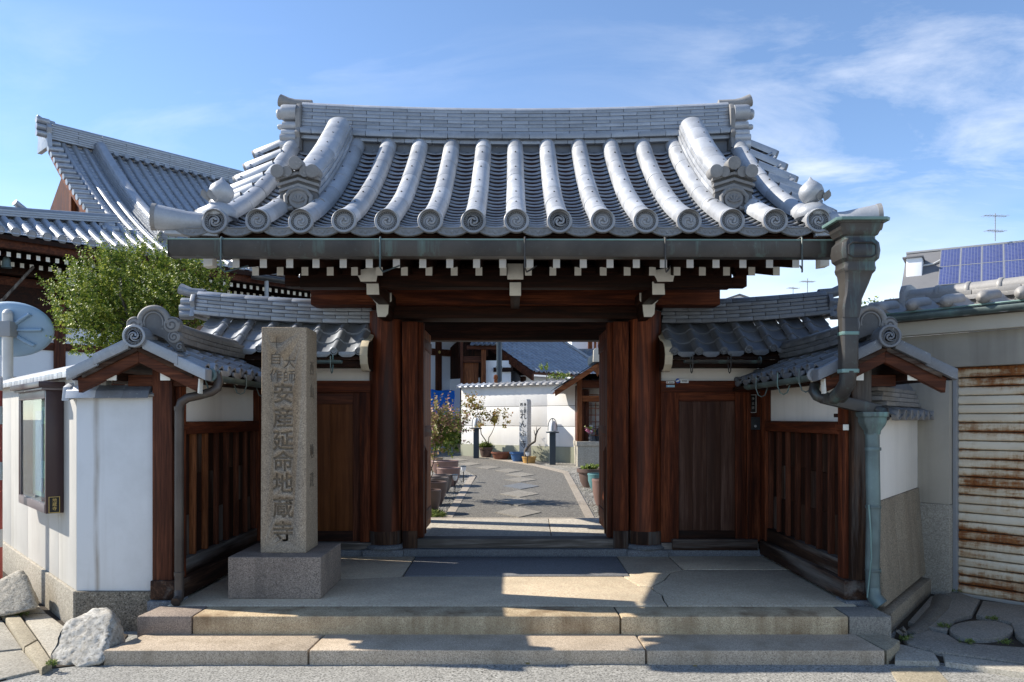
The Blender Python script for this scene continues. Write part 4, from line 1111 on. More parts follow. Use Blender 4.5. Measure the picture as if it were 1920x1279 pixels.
# ------------------------------------------------------------------ small tiled roofs: shared pieces
def pan_profile(u):
    return -0.022 * math.sin(math.pi * u / 0.62) if u < 0.62 else 0.036 * math.sin(math.pi * (u - 0.62) / 0.38)
def pan_b(w, L, t=0.018, flip=False, n=14):
    b = MB(); rows = []
    for y, dz in ((0, -t), (0, 0), (L, -0.0)):
        rows.append([((w * (k / n - 0.5)) * (-1 if flip else 1), y, pan_profile(k / n) + dz) for k in range(n + 1)])
    b.grid(rows)
    return b
def pan_mesh(name, w, L, mat, flip=False):
    return pan_b(w, L, flip=flip).mesh(name, mat, 0, 40)
small_disc = {}
def sdisc(r, mat):
    if (r, mat) not in small_disc: small_disc[(r, mat)] = disc_mesh(r, mat, 14 if r > 0.06 else 0, 0.05)
    return small_disc[(r, mat)]
def scroll_mask(parent, o, u, n, sc, mat, name='scroll_mask'):
    """arched ridge-end tile with volutes, in the plane of u and Z, facing n"""
    o = Vector(o); u = Vector(u); n = Vector(n); Z = Vector((0, 0, 1))
    out = [(-0.30, -0.10), (-0.27, 0.0), (-0.205, 0.03), (-0.215, 0.09), (-0.175, 0.12)] + [(0.155 * math.cos(R(q)), 0.20 + 0.15 * math.sin(R(q))) for q in range(180, -1, -15)] + [(0.175, 0.12), (0.215, 0.09), (0.205, 0.03), (0.27, 0.0), (0.30, -0.10), (0.22, -0.10), (0.10, 0.03), (0, 0.07), (-0.10, 0.03), (-0.22, -0.10)]
    b = MB(); b.prism([(p * sc, q * sc) for p, q in out], o, u, Z, -n * (0.07 * sc)); q_ = b.build(name, 'tile_inner', parent, 0.006)
    b = MB(); gv = MB()
    def V(p, q, d=0.0): return o + u * (p * sc) + Z * (q * sc) + n * (d * sc)
    for sg in (-1, 1):
        b.lathe([(0.082 * sc, -0.07 * sc), (0.082 * sc, 0.012 * sc), (0.07 * sc, 0.02 * sc), (0, 0.018 * sc)], V(sg * 0.185, 0.165), n, 20)
        gv.tube([V(sg * p, q, 0.016) for p, q in spiral(0.185, 0.165, 0.074, 0.012, 0.3, 1.55, 26)], 0.0085 * sc, 6)
        b.lathe([(0.062 * sc, -0.07 * sc), (0.062 * sc, 0.01 * sc), (0.05 * sc, 0.015 * sc), (0, 0.014 * sc)], V(sg * 0.205, 0.045), n, 18)
        gv.tube([V(sg * p, q, 0.012) for p, q in spiral(0.205, 0.045, 0.054, 0.008, 0.6, 1.5, 22)], 0.007 * sc, 6)
        b.tube([V(sg * p, q, 0.010) for p, q in spiral(0.262, -0.055, 0.036, 0.006, 0.9, 1.2, 16)], 0.007 * sc, 6)
    b.tube([V(0.140 * math.cos(R(q)), 0.20 + 0.135 * math.sin(R(q)), -0.004) for q in range(190, -11, -10)], 0.030 * sc, 9)
    b.tube([V(0.095 * math.cos(R(q)), 0.19 + 0.10 * math.sin(R(q)), 0.004) for q in range(200, -21, -10)], 0.009 * sc, 7)
    b.build('mask_volutes', mat, q_, 0, 45)
    gv.build('volute_grooves', 'tile_inner', q_, 0, 45)
    return q_

# ------------------------------------------------------------------ wing walls running forward on both sides
def wing(sg, label, tile):
    W = thing('wing_wall', label, 'wall', (sg * 2.71, 7.0, ZP), 'roofed wing walls beside the gate')
    T = Matrix.Scale(-1, 4, (1, 0, 0)) if sg > 0 else None
    # everything below is written for the left wing, mirrored for the right
    def bx(name, mat, *a, bevel=0.006, parent=None):
        return MB(T).box(*a).build(name, mat, parent or W, bevel)
    bx('front_post', 'wood_worn_Z' if sg > 0 else 'wood_red_Z', -2.785, -2.63, 5.985, 6.14, ZP + 0.02, 2.06, bevel=0.008)
    bx('inner_post', 'wood_Z', -2.63, -2.585, 6.04, 6.14, ZP + 0.02, 1.99)
    bx('back_post', 'wood_Z', -2.78, -2.585, 7.90, 8.06, ZP + 0.02, 2.2)
    bx('foundation_stone', 'stone_grey', -2.80, -2.56, 5.93, 6.12, 0.1, ZP + 0.018)
    bx('sill_beam', 'wood_worn_Y', -2.79, -2.56, 5.96, 8.0, ZP + 0.022, ZP + 0.17, bevel=0.01)
    bx('bottom_rail', 'wood_worn_Y', -2.77, -2.605, 6.14, 7.9, ZP + 0.172, ZP + 0.30)
    bx('top_rail', 'wood_Y', -2.785, -2.58, 6.13, 7.9, 1.525, 1.625, bevel=0.008)
    bx('rail_end', 'white_end', -2.603, -2.56, 5.975, 5.985, 1.56, 1.605, bevel=0.003)
    bx('rail_stub', 'wood_Y', -2.602, -2.561, 5.985, 6.135, 1.561, 1.604, bevel=0.003)
    bx('plaster_panel', 'plaster', -2.74, -2.645, 6.14, 7.9, 1.627, 2.10, bevel=0)
    bx('head_rail', 'wood_black_Y', -2.775, -2.60, 6.14, 7.9, 2.0, 2.06)
    nb = 7
    for i in range(nb):
        y0 = 6.145 + i * (1.75 / nb)
        for j in range(3):
            z0 = ZP + 0.302 + j * 0.331
            bx('wall_board', 'wood_black_Z' if (i + j) % 3 else 'wood_worn_Z', -2.72, -2.662 + 0.004 * ((i * 7 + j * 3) % 3), y0 + 0.002, y0 + 1.75 / nb - 0.002, z0, z0 + 0.328, bevel=0.003)
    for i in range(nb + 1):
        y0 = 6.145 + i * (1.74 / nb)
        bx('batten', 'wood_orange_Z' if (i in (1, 2) and sg < 0) or (i == 0 and sg > 0) else 'wood_red_Z', -2.664, -2.618, y0 - 0.02, y0 + 0.025, ZP + 0.302, 1.523, bevel=0.004)
    bx('back_skin', 'plaster', -2.80, -2.745, 6.14, 7.9, 0.1, 2.1, bevel=0)
    # roof
    rf = hollow('roof', W, (sg * 2.8, 6.9, 2.2))
    XR, ZR, XW, DZ = -2.80, 2.225, 0.50, 0.235
    ang = math.atan2(DZ, XW)
    for sl in (-1, 1):     # sl=+1 inner slope
        a = Vector((XR, 0, ZR)); e = Vector((XR + sl * XW, 0, ZR - DZ))
        b = MB(T)
        b.add([(XR, 5.80, ZR - 0.02), (XR + sl * XW, 5.80, ZR - DZ - 0.02), (XR + sl * XW, 8.1, ZR - DZ - 0.02), (XR, 8.1, ZR - 0.02), (XR, 5.80, ZR - 0.05), (XR + sl * XW, 5.80, ZR - DZ - 0.05), (XR + sl * XW, 8.1, ZR - DZ - 0.05), (XR, 8.1, ZR - 0.05)],
              [(0, 1, 2, 3), (7, 6, 5, 4), (0, 4, 5, 1), (1, 5, 6, 2), (2, 6, 7, 3), (3, 7, 4, 0)])
        b.build('roof_board', 'wood_black_Y', rf)
        # bargeboards on the front gable
        b = MB(T)
        top = 0.0
        for nm, y0, y1, d0, d1, L, mat in (('barge_board', 5.80, 5.86, 0.055, 0.165, 0.46, 'wood_red_X'), ('barge_fillet', 5.775, 5.80, 0.035, 0.075, 0.42, 'wood_worn_X')):
            q = MB(T)
            q.prism([(0, -d0), (sl * L, -DZ / XW * L - d0), (sl * L * 0.98, -DZ / XW * L - d1), (0, -d1 * 0.93)], (XR, y0, ZR), (1, 0, 0), (0, 0, 1), (0, y1 - y0, 0))
            q.build(nm, mat, rf, 0.005)
        if sl == 1:
            q = MB(T); L = 0.46
            q.prism([(L * 0.978, -DZ / XW * L - 0.057), (L * 0.978 + 0.012, -DZ / XW * L - 0.06), (L * 0.978 + 0.006, -DZ / XW * L - 0.172), (L * 0.96, -DZ / XW * L - 0.167)], (XR, 5.795, ZR), (1, 0, 0), (0, 0, 1), (0, 0.066, 0))
            q.build('barge_end', 'white_end', rf, 0.003)
        # verge slabs, lapped
        for i in range(2):
            l0, l1 = 0.05 + i * 0.235, 0.05 + (i + 1) * 0.235 + (0.03 if i == 0 else 0.0)
            h = 0.055 - 0.016 * i
            q = MB(T)
            s_ = DZ / XW
            q.prism([(sl * l0, -s_ * l0 + h), (sl * l1, -s_ * l1 + h), (sl * (l1 - 0.002), -s_ * l1 + h - 0.085), (sl * l0, -s_ * l0 + h - 0.085)], (XR, 5.745 + 0.006 * i, ZR), (1, 0, 0), (0, 0, 1), (0, 0.13, 0))
            q.build('verge_tile', tile, rf, 0.006)
        # pan tiles
        w = 0.29; L = 0.24; nc = 8
        flip = (sl > 0)
        for c in range(3):
            for k in range(nc):
                yk = 5.86 + (k + 0.5) * 0.282
                d = 0.52 - c * 0.165      # distance of the lower edge from the ridge line
                base = Vector((XR + sl * d * math.cos(ang), yk, ZR - d * math.sin(ang) + 0.035))
                M = Matrix.Translation(base) @ Matrix.Rotation(sl * R(90), 4, 'Z') @ Matrix.Rotation(ang - R(4.5), 4, 'X')
                if T is not None:
                    M = T @ M @ Matrix.Scale(-1, 4, (1, 0, 0))
                    me = pans[('flip' if not flip else 'reg', tile)]
                else:
                    me = pans[('flip' if flip else 'reg', tile)]
                link('pan_tile', me, rf, M)
                if c == 0 and sl == 1:
                    Md = Matrix.Translation((XR + (0.525) * math.cos(ang), yk + 0.09, ZR - 0.525 * math.sin(ang) + 0.042)) @ Matrix.Rotation(R(90), 4, 'Z')
                    link('eave_disc', sdisc(0.042, tile), rf, T @ Md if T is not None else Md)
                    q = MB(T); xx = XR + 0.52 * math.cos(ang); zz = ZR - 0.52 * math.sin(ang) + 0.03
                    q.prism([(-0.14, 0.0), (0.05, 0.0), (0.05, -0.03), (0.0, -0.052), (-0.09, -0.052), (-0.14, -0.03)], (xx, yk, zz), (0, 1, 0), (0, 0, 1), (0.018, 0, 0))
                    q.build('eave_lip_tile', tile, rf, 0.004)
    # little rafters along the inner eave
    for k in range(7):
        yk = 6.02 + k * 0.27
        q = MB(T); q.m = 0
        q.box(XR + 0.2, XR + 0.462, yk - 0.02, yk + 0.02, 1.935 + 0.0, 1.985)
        q.build('rafter', 'wood_black_X', rf)
        q = MB(T); q.box(XR + 0.4625, XR + 0.468, yk - 0.02, yk + 0.02, 1.935, 1.985); q.build('rafter_end', 'white_end', rf)
    for xx in (-3.02, -2.615):
        bx('purlin', 'wood_black_Y', xx - 0.035, xx + 0.035, 5.84, 8.0, 1.94, 2.0, parent=rf)
        bx('purlin_end', 'white_end', xx - 0.037, xx + 0.037, 5.828, 5.839, 1.938, 2.002, bevel=0.003, parent=rf)
    bx('gable_beam', 'wood_red_X', -2.98, -2.50, 6.0, 6.10, 1.90, 1.99, parent=rf)
    # ridge
    sag = lambda y: 0.03 * ((y - 7.2) / 1.2) ** 2
    for i, (hw, h0, h1) in enumerate(((0.13, 0.0, 0.045), (0.12, 0.05, 0.088), (0.112, 0.093, 0.131))):
        y = 5.93
        off = 0.15 * (i % 2)
        while y < 8.0:
            y1 = min(y + (0.31 if y > 5.93 else 0.31 - off), 8.02)
            q = MB(T); q.sweep([(-hw, h0), (hw, h0), (hw, h1), (-hw, h1)], [((XR, yy, ZR + 0.02 + sag(yy)), (1, 0, 0), (0, 0, 1)) for yy in (y + 0.002, (y + y1) / 2, y1 - 0.002)])
            q.build('ridge_tile', 'tile_brown' if sg < 0 else tile, rf, 0.004)
            y = y1
    y = 5.93
    while y < 8.0:
        y1 = min(y + 0.34, 8.02)
        q = MB(T); q.sweep([(0.078 * math.cos(R(a)), 0.13 + 0.06 * math.sin(R(a))) for a in range(-5, 186, 19)], [((XR, yy, ZR + 0.02 + sag(yy)), (1, 0, 0), (0, 0, 1)) for yy in (y, (y + y1) / 2, y1 + 0.003)])
        q.build('ridge_cap_tile', 'tile_brown' if sg < 0 else tile, rf, 0.003)
        y = y1
    scroll_mask(rf, (sg * 2.715, 5.86, 2.235), (1, 0, 0), (0, -1, 0), 0.76, 'tile_brown')
    link('gable_disc', sdisc(0.085, tile), rf, Matrix.Translation((sg * 2.80, 5.72, 2.262)))
    q = MB(); q.lathe([(0.078, 0), (0.075, 0.20)], (sg * 2.80, 5.75, 2.262), (0, 1, 0.05), 20); q.build('gable_roll', tile, rf)
    return W
pans = {}
for tl in ('tile', 'tile_flat', 'tile_dark'):
    pans[('reg', tl)] = pan_mesh('pan_tile', 0.29, 0.24, tl)
    pans[('flip', tl)] = pan_mesh('pan_tile', 0.29, 0.24, tl, True)
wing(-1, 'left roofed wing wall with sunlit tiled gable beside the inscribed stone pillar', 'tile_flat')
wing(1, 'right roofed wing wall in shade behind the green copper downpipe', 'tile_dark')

# ------------------------------------------------------------------ side walls between wing and column
def side_wall(sg, label, tile, cat='wall'):
    W = thing('side_wall', label, cat, (sg * 2.1, 8.15, ZP), 'low side walls joining gate and wings')
    T = Matrix.Scale(-1, 4, (1, 0, 0)) if sg > 0 else None
    def bx(name, mat, *a, bevel=0.006, parent=None):
        return MB(T).box(*a).build(name, mat, parent or W, bevel)
    xi = -1.46 if sg < 0 else -1.55      # column side
    bx('plaster_panel', 'plaster', -2.58, xi + 0.05, 8.12, 8.20, 2.045, 2.35, bevel=0)
    bx('head_beam', 'wood_X', -2.60, xi, 8.06, 8.24, 1.925, 2.045, bevel=0.008)
    bx('sill_beam', 'wood_grey_X', -2.56, xi, 8.02, 8.26, ZP + 0.06, ZP + 0.13, bevel=0.01)
    bx('foundation_stone', 'stone_grey', -2.58, xi, 8.0, 8.28, ZP - 0.05, ZP + 0.058)
    if sg < 0:
        bx('post', 'wood_Z', -2.58, -2.46, 8.07, 8.22, ZP + 0.13, 1.925)
        bx('post', 'wood_Z', xi - 0.13, xi, 8.07, 8.22, ZP + 0.13, 1.925)
        bx('door_stile', 'wood_red_Z', -2.46, -2.40, 8.11, 8.17, ZP + 0.13, 1.925)
        bx('door_stile', 'wood_red_Z', xi - 0.21, xi - 0.13, 8.11, 8.17, ZP + 0.13, 1.925)
        bx('door_rail', 'wood_red_X', -2.40, xi - 0.21, 8.11, 8.17, 1.80, 1.925)
        bx('door_rail', 'wood_black_X', -2.40, xi - 0.21, 8.11, 8.17, ZP + 0.13, ZP + 0.24)
        for k in range(3):
            w = (xi - 0.21 + 2.40) / 3
            bx('door_board', 'wood_panel', -2.40 + k * w + 0.001, -2.40 + (k + 1) * w - 0.001, 8.125, 8.155, ZP + 0.24, 1.80, bevel=0.002)
    else:
        # wicket door with a big silvery board, pilaster and a boarded bay
        bx('post', 'wood_Z', -2.90, -2.832, 8.07, 8.22, ZP + 0.13, 1.925)
        bx('post', 'wood_Z', -2.47 + 0.0, -2.36, 8.05, 8.22, ZP + 0.13, 1.925) if False else None
        dr = hollow('wicket_door', W, (1.98, 8.12, ZP))
        bx('door_stile', 'wood_Z', -1.74, -1.55, 8.06, 8.14, ZP + 0.13, 1.925, parent=dr)
        bx('door_stile', 'wood_Z', -2.44, -2.33, 8.06, 8.14, ZP + 0.13, 1.925, parent=dr)
        bx('door_rail', 'wood_X', -2.33, -1.74, 8.075, 8.13, 1.83, 1.925, parent=dr)
        bx('door_rail', 'wood_black_X', -2.33, -1.74, 8.075, 8.13, ZP + 0.13, ZP + 0.25, parent=dr)
        for k in range(4):
            bx('door_board', 'wood_silver', -2.33 + k * 0.1475 + 0.001, -2.33 + (k + 1) * 0.1475 - 0.001, 8.088, 8.118, ZP + 0.25, 1.83, bevel=0.002, parent=dr)
        bx('post', 'wood_Z', -2.482, -2.445, 8.03, 8.20, ZP + 0.13, 1.925)
        for k in range(3):
            bx('wall_board', 'wood_black_Z' if k else 'wood_Z', -2.66 - 0.0 - k * 0.001 + (0), -2.54, 8.12, 8.16, ZP + 0.13 + k * 0.555, ZP + 0.13 + (k + 1) * 0.555 - 0.003, bevel=0.003) if False else None
        bx('wall_board', 'wood_Z', -2.655, -2.484, 8.10, 8.14, ZP + 0.13, 1.925)
        bx('wall_board', 'wood_Z', -2.83, -2.658, 8.10, 8.14, ZP + 0.13, 1.925)
        bx('door_step', 'wood_worn_X', -2.54, -1.66, 7.99, 8.06, ZP + 0.06, ZP + 0.17)
    # roof: ridge along X, front slope in pan tiles
    rf = hollow('roof', W, (sg * 2.3, 8.2, 2.6))
    YRr, ZRr, YW, DZ = 8.28, 2.675, 0.56, 0.375
    ang = math.atan2(DZ, YW)
    lift = lambda x: 0.10 * max(0.0, (abs(x) - 1.9) / 1.5) ** 1.6
    x0, x1 = -3.36, xi - 0.02
    for s2 in (-1, 1):
        b = MB(T)
        b.add([(x0, YRr, ZRr - 0.03), (x1, YRr, ZRr - 0.03), (x1, YRr + s2 * YW, ZRr - DZ - 0.03), (x0, YRr + s2 * YW, ZRr - DZ - 0.03), (x0, YRr, ZRr - 0.06), (x1, YRr, ZRr - 0.06), (x1, YRr + s2 * YW, ZRr - DZ - 0.06), (x0, YRr + s2 * YW, ZRr - DZ - 0.06)],
              [(0, 1, 2, 3), (7, 6, 5, 4), (0, 4, 5, 1), (1, 5, 6, 2), (2, 6, 7, 3), (3, 7, 4, 0)])
        b.build('roof_board', 'wood_black_X', rf)
    bx('eave_board', 'wood_black_X', x0 + 0.3, x1, YRr - YW + 0.06, YRr - YW + 0.30, ZRr - DZ - 0.13, ZRr - DZ - 0.06, parent=rf)
    w = 0.247; n = int((x1 - x0) / w)
    for c in range(3):
        for k in range(n):
            xk = x1 - (k + 0.5) * w
            d = (0.70 - c * 0.215)
            base = Vector((xk, YRr - d * math.cos(ang), ZRr - d * math.sin(ang) + 0.035 + lift(xk)))
            M = Matrix.Translation(base) @ Matrix.Rotation(ang - R(4), 4, 'X')
            if T is not None: M = T @ M @ Matrix.Scale(-1, 4, (1, 0, 0))
            link('pan_tile', bpans[('reg' if sg < 0 else 'flip', tile)], rf, M)
            if c == 0:
                Md = Matrix.Translation((xk + 0.076, YRr - 0.715 * math.cos(ang), ZRr - 0.715 * math.sin(ang) + 0.045 + lift(xk)))
                link('eave_disc', sdisc(0.04, tile), rf, T @ Md if T is not None else Md)
                q = MB(T); q.prism([(-0.125, 0.0), (0.04, 0.0), (0.04, -0.03), (0.0, -0.055), (-0.085, -0.055), (-0.125, -0.03)], (xk, YRr - 0.70 * math.cos(ang), ZRr - 0.70 * math.sin(ang) + 0.032 + lift(xk)), (1, 0, 0), (0, 0, 1), (0, 0.018, 0))
                q.build('eave_lip_tile', tile, rf, 0.004)
    def crs(z0, z1, hy, off, L=0.27):
        x = x0 + 0.02 - off
        while x < x1 - 0.02:
            a, e = max(x, x0 + 0.02), min(x + L, x1)
            if e - a > 0.03:
                q = MB(T); q.sweep([(-hy, z0), (hy, z0), (hy, z1), (-hy, z1)], [((xx, YRr, ZRr + lift(xx)), (0, 1, 0), (0, 0, 1)) for xx in (a + 0.002, (a + e) / 2, e - 0.002)])
                q.build('ridge_tile', tile, rf, 0.004)
            x += L
    crs(-0.02, 0.022, 0.175, 0.0)
    for i in range(4): crs(0.026 + i * 0.040, 0.026 + i * 0.040 + 0.036, 0.15 - i * 0.008, 0.135 * ((i + 1) % 2))
    x = x0 + 0.02
    while x < x1 - 0.05:
        e = min(x + 0.25, x1)
        q = MB(T); q.sweep([(0.085 * math.cos(R(a)), 0.188 + 0.062 * math.sin(R(a))) for a in range(-4, 185, 18)], [((xx, YRr, ZRr + lift(xx)), (0, 1, 0), (0, 0, 1)) for xx in (x + 0.001, (x + e) / 2, e - 0.001)])
        q.build('ridge_cap_tile', tile, rf, 0.004, 40)
        x = e
    # outer end stack: perch tile and rolls
    xe = x0 + 0.03
    q = MB(T); z9 = ZRr + lift(x0)
    q.prism([(-0.19, -0.05), (-0.16, 0.05), (-0.18, 0.11), (-0.14, 0.19), (0.14, 0.19), (0.18, 0.11), (0.16, 0.05), (0.19, -0.05)], (xe, YRr, z9), (0, 1, 0), (0, 0, 1), (-0.05, 0, 0)); q.build('ridge_end_plate', tile, rf, 0.008)
    for dy, dz, r, l in ((-0.10, 0.105, 0.048, 0.13), (-0.12, 0.035, 0.045, 0.14), (-0.13, -0.03, 0.05, 0.13)):
        q = MB(T); q.lathe([(r, 0), (r, l), (0, l)], (xe - 0.03, YRr + dy, z9 + dz), (-1, 0, 0.04), 14); q.build('ridge_end_roll', tile, rf, 0.003, 40)
    q = MB(T); q.tube([(xe + 0.05, YRr, z9 + 0.215), (xe - 0.10, YRr, z9 + 0.225), (xe - 0.22, YRr, z9 + 0.27)], [0.05, 0.052, 0.06], 14); q.build('bird_perch_tile', tile, rf, 0.003, 40)
    # S-curved barge board beside the column, painted on its front edge
    eb = [(8.42, 2.74), (8.25, 2.63), (8.08, 2.53), (7.93, 2.46), (7.78, 2.42), (7.70, 2.36), (7.675, 2.28), (7.70, 2.20), (7.77, 2.145), (7.84, 2.14)]
    if sg > 0: eb = [(y + 0.03, z) for y, z in eb]
    q = MB(T); q.prism(eb + [(8.42, 2.14)], (xi - 0.045, 0, 0), (0, 1, 0), (0, 0, 1), (0.065, 0, 0)); q.build('curved_barge_board', 'wood_black_Y', rf)
    q = MB(T)
    frs = []
    for i, (y, z) in enumerate(eb):
        a_, c_ = eb[max(i - 1, 0)], eb[min(i + 1, len(eb) - 1)]
        tv = Vector((0, c_[0] - a_[0], c_[1] - a_[1])).normalized(); nv = Vector((0, tv.z, -tv.y))
        if nv.y > 0: nv = -nv
        frs.append(((xi - 0.0125, y, z), (1, 0, 0), nv))
    q.sweep([(-0.038, -0.005), (0.038, -0.005), (0.038, 0.014), (-0.038, 0.014)], frs); q.build('painted_edge', 'cream_board', rf, 0.003)
    return W
bpans = {}
for tl in ('tile', 'tile_flat', 'tile_dark'):
    bpans[('reg', tl)] = pan_mesh('pan_tile', 0.256, 0.30, tl)
    bpans[('flip', tl)] = pan_mesh('pan_tile', 0.256, 0.30, tl, True)
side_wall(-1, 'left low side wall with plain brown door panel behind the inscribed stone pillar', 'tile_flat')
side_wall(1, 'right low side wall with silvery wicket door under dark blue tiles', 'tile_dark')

# ------------------------------------------------------------------ gutters and pipes of the small roofs
def small_gutter(label, pts, r, mat, rim, hooks, cat='gutter'):
    gt = thing('eave_gutter', label, cat, pts[0])
    b = MB(); prof_ = [(r * math.cos(R(a)), r * math.sin(R(a))) for a in range(180, 361, 20)] + [((r - 0.005) * math.cos(R(a)), (r - 0.005) * math.sin(R(a))) for a in range(360, 179, -20)]
    d = (Vector(pts[-1]) - Vector(pts[0])).normalized(); sd = d.cross(Vector((0, 0, 1))).normalized()
    b.sweep(prof_, [(p, sd, (0, 0, 1)) for p in pts]); b.build('trough', mat, gt, 0, 50)
    b = MB()
    o = Vector(pts[0]); b.lathe([(r + 0.006, -0.012), (r + 0.006, 0.006), (r - 0.012, 0.01), (r - 0.014, 0.004), (r * 0.4, 0.004), (r * 0.32, 0.010), (0, 0.012)], o, -d, 18); b.build('end_cap', rim, gt)
    for h in hooks:
        p = Vector(pts[0]).lerp(Vector(pts[-1]), h)
        b = MB(); b.tube([p + sd * a_ + Vector((0, 0, c_)) for a_, c_ in ((-0.05, 0.06), (-0.052, -0.05), (-0.03, -0.11), (0.0, -0.125), (0.03, -0.11), (0.052, -0.05), (0.05, 0.04))], 0.0055, 6); b.build('gutter_hook', mat, gt)
    return gt
small_gutter('green copper eave gutter along the left wing roof', [(-2.315, 5.93, 1.985), (-2.32, 7.6, 1.975)], 0.045, 'copper_green', 'copper_green', (0.03, 0.4, 0.75))
small_gutter('green copper eave gutter along the right wing roof', [(2.315, 5.93, 1.985), (2.32, 7.6, 1.975)], 0.045, 'copper_green', 'steel', (0.1, 0.4, 0.75))
small_gutter('thin gutter under the left side wall roof', [(-2.35, 7.64, 2.225), (-1.68, 7.64, 2.225)], 0.033, 'copper_green', 'copper_green', (0.85,))
small_gutter('thin gutter under the right side wall roof', [(2.45, 7.64, 2.225), (1.70, 7.64, 2.225)], 0.033, 'copper', 'copper', (0.4, 0.9))
dp = thing('downpipe', 'brown round downpipe bent along the left wing front post', 'downpipe', (-2.58, 5.95, ZP))
b = MB()
b.tube([P(406, 700, 6.0), P(410, 715, 5.98), P(407, 728, 5.96), P(396, 735, 5.94), P(375, 741, 5.93), P(352, 746, 5.92), P(340, 754, 5.92), P(336, 768, 5.92), P(336, 1000, 5.92), P(336, 1110, 5.93)], 0.034, 14); b.build('pipe', 'pipe_brown', dp, 0, 50)
b = MB(); b.tube([P(336, 1108, 5.93), P(335, 1122, 5.91), P(329, 1130, 5.86)], 0.037, 14); b.build('pipe_shoe', 'pipe_brown', dp, 0, 50)
for py_ in (766, 1076):
    b = MB(); q = P(336, py_, 5.92); b.lathe([(0.038, -0.015), (0.038, 0.015)], q, (0, 0, 1), 16); b.build('pipe_collar', 'pipe_brown', dp)
dp = thing('green_downpipe', 'dented green copper downpipe with small hopper at the right wing front', 'downpipe', (2.74, 5.85, ZP))
b = MB(); xg, yg = 2.735, 5.87
ring(b, xg, yg, [(1.53, 0.045, 0.045), (1.56, 0.05, 0.048), (1.60, 0.075, 0.065), (1.63, 0.085, 0.07), (1.66, 0.085, 0.07), (1.665, 0.095, 0.078), (1.70, 0.10, 0.08)]); b.build('hopper', 'copper_green', dp, 0.003)
b = MB()
fr_ = []
for z, dx_, w_ in ((1.54, 0, .047), (1.2, 0.004, .05), (1.0, 0.008, .052), (0.8, 0.006, .052), (0.55, 0.0, .051), (0.35, 0.004, .05)):
    fr_.append(((xg + dx_, yg, z), (1, 0, 0), (0, 1, 0), w_))
b.sweep([(math.cos(R(a)) * 0.052, math.sin(R(a)) * 0.048) for a in range(0, 360, 30)], [(o, u, v) for o, u, v, w_ in fr_]); b.build('pipe', 'copper_green', dp, 0, 45)
b = MB(); b.tube([(xg + 0.004, yg, 0.37), (xg + 0.01, yg - 0.005, 0.30), (xg + 0.05, yg - 0.04, 0.245)], [0.052, 0.054, 0.055], 12); b.build('pipe_shoe', 'copper_green', dp, 0, 45)
for z in (1.42, 0.98, 0.50):
    b = MB(); b.lathe([(0.056, -0.012), (0.058, 0), (0.056, 0.012)], (xg + 0.006, yg, z), (0, 0, 1), 16); b.build('pipe_band', 'copper_green', dp)
b = MB(); b.tube([(xg - 0.052, yg - 0.03, 0.30), (xg - 0.03, yg - 0.05, 0.6), (xg - 0.035, yg - 0.05, 0.8), (xg - 0.045, yg - 0.04, 1.0)], 0.006, 6); b.build('solder_seam', 'copper_rim', dp)
dp = thing('cross_pipe', 'dark copper pipe crossing slantwise to the green downpipe hopper', 'downpipe', (2.5, 5.95, 1.8))
b = MB(); b.tube([P(1528, 722, 6.05), P(1526, 733, 6.02), P(1532, 742, 5.99), P(1545, 747, 5.97)], [0.04, 0.042, 0.043, 0.045], 14); b.build('bend', 'copper', dp, 0, 50)
b = MB(); b.obox(P(1540, 745, 5.97), P(1648, 770, 5.93), 0.085, 0.09); b.build('duct', 'copper', dp, 0.012)
b = MB(); b.tube([P(1640, 768, 5.93), P(1655, 773, 5.91), P(1655, 785, 5.89)], [0.05, 0.052, 0.05], 12); b.build('bend', 'copper', dp, 0, 50)
b = MB(); b.tube([P(1586, 733, 5.82), P(1582, 742, 5.9), P(1574, 752, 5.96)], 0.04, 10); b.build('branch', 'copper', dp, 0, 50)

# ------------------------------------------------------------------ foliage helper
def sprigs(name, mat, parent, lumps, count, leaf=0.03, length=(0.12, 0.3), per=16, seed=1, up=0.6, shell=0.55, wid=0.42):
    """leafy shoots spread through ellipsoid lumps (centre, radii)"""
    r = random.Random(seed); vs = []; fs = []
    tot = sum(l[1][0] * l[1][1] * l[1][2] for l in lumps)
    for c, rad in lumps:
        for _ in range(int(count * rad[0] * rad[1] * rad[2] / tot)):
            d = Vector((r.gauss(0, 1), r.gauss(0, 1), r.gauss(0, 1))).normalized()
            k = (shell + (1 - shell) * r.random()) if r.random() < 0.8 else r.random()
            p = Vector((c[0] + d.x * rad[0] * k, c[1] + d.y * rad[1] * k, c[2] + d.z * rad[2] * k))
            g_ = (d * 0.8 + Vector((r.gauss(0, .35), r.gauss(0, .35), up + r.gauss(0, .3)))).normalized()
            L = r.uniform(*length); a = r.random() * 6.28
            s1 = g_.orthogonal().normalized(); s2 = g_.cross(s1)
            for i in range(per):
                q = i / per; a += 2.4
                o = p + g_ * (L * q)
                out = (s1 * math.cos(a) + s2 * math.sin(a))
                dr = (out * 0.8 + g_ * 0.55 + Vector((0, 0, r.uniform(-.3, .2)))).normalized()
                ll = leaf * (1.15 - 0.5 * q) * r.uniform(.7, 1.25)
                sd = dr.cross(g_).normalized() * (ll * wid)
                nn = sd.cross(dr).normalized() * (ll * 0.12)
                n0 = len(vs)
                vs += [o, o + dr * (ll * .5) + sd + nn, o + dr * ll, o + dr * (ll * .5) - sd + nn]
                fs += [(n0, n0 + 1, n0 + 2), (n0, n0 + 2, n0 + 3)]
    me = bpy.data.meshes.new(name); me.from_pydata([tuple(v) for v in vs], [], fs); me.materials.append(MATS[mat]); me.shade_smooth()
    return link(name, me, parent)
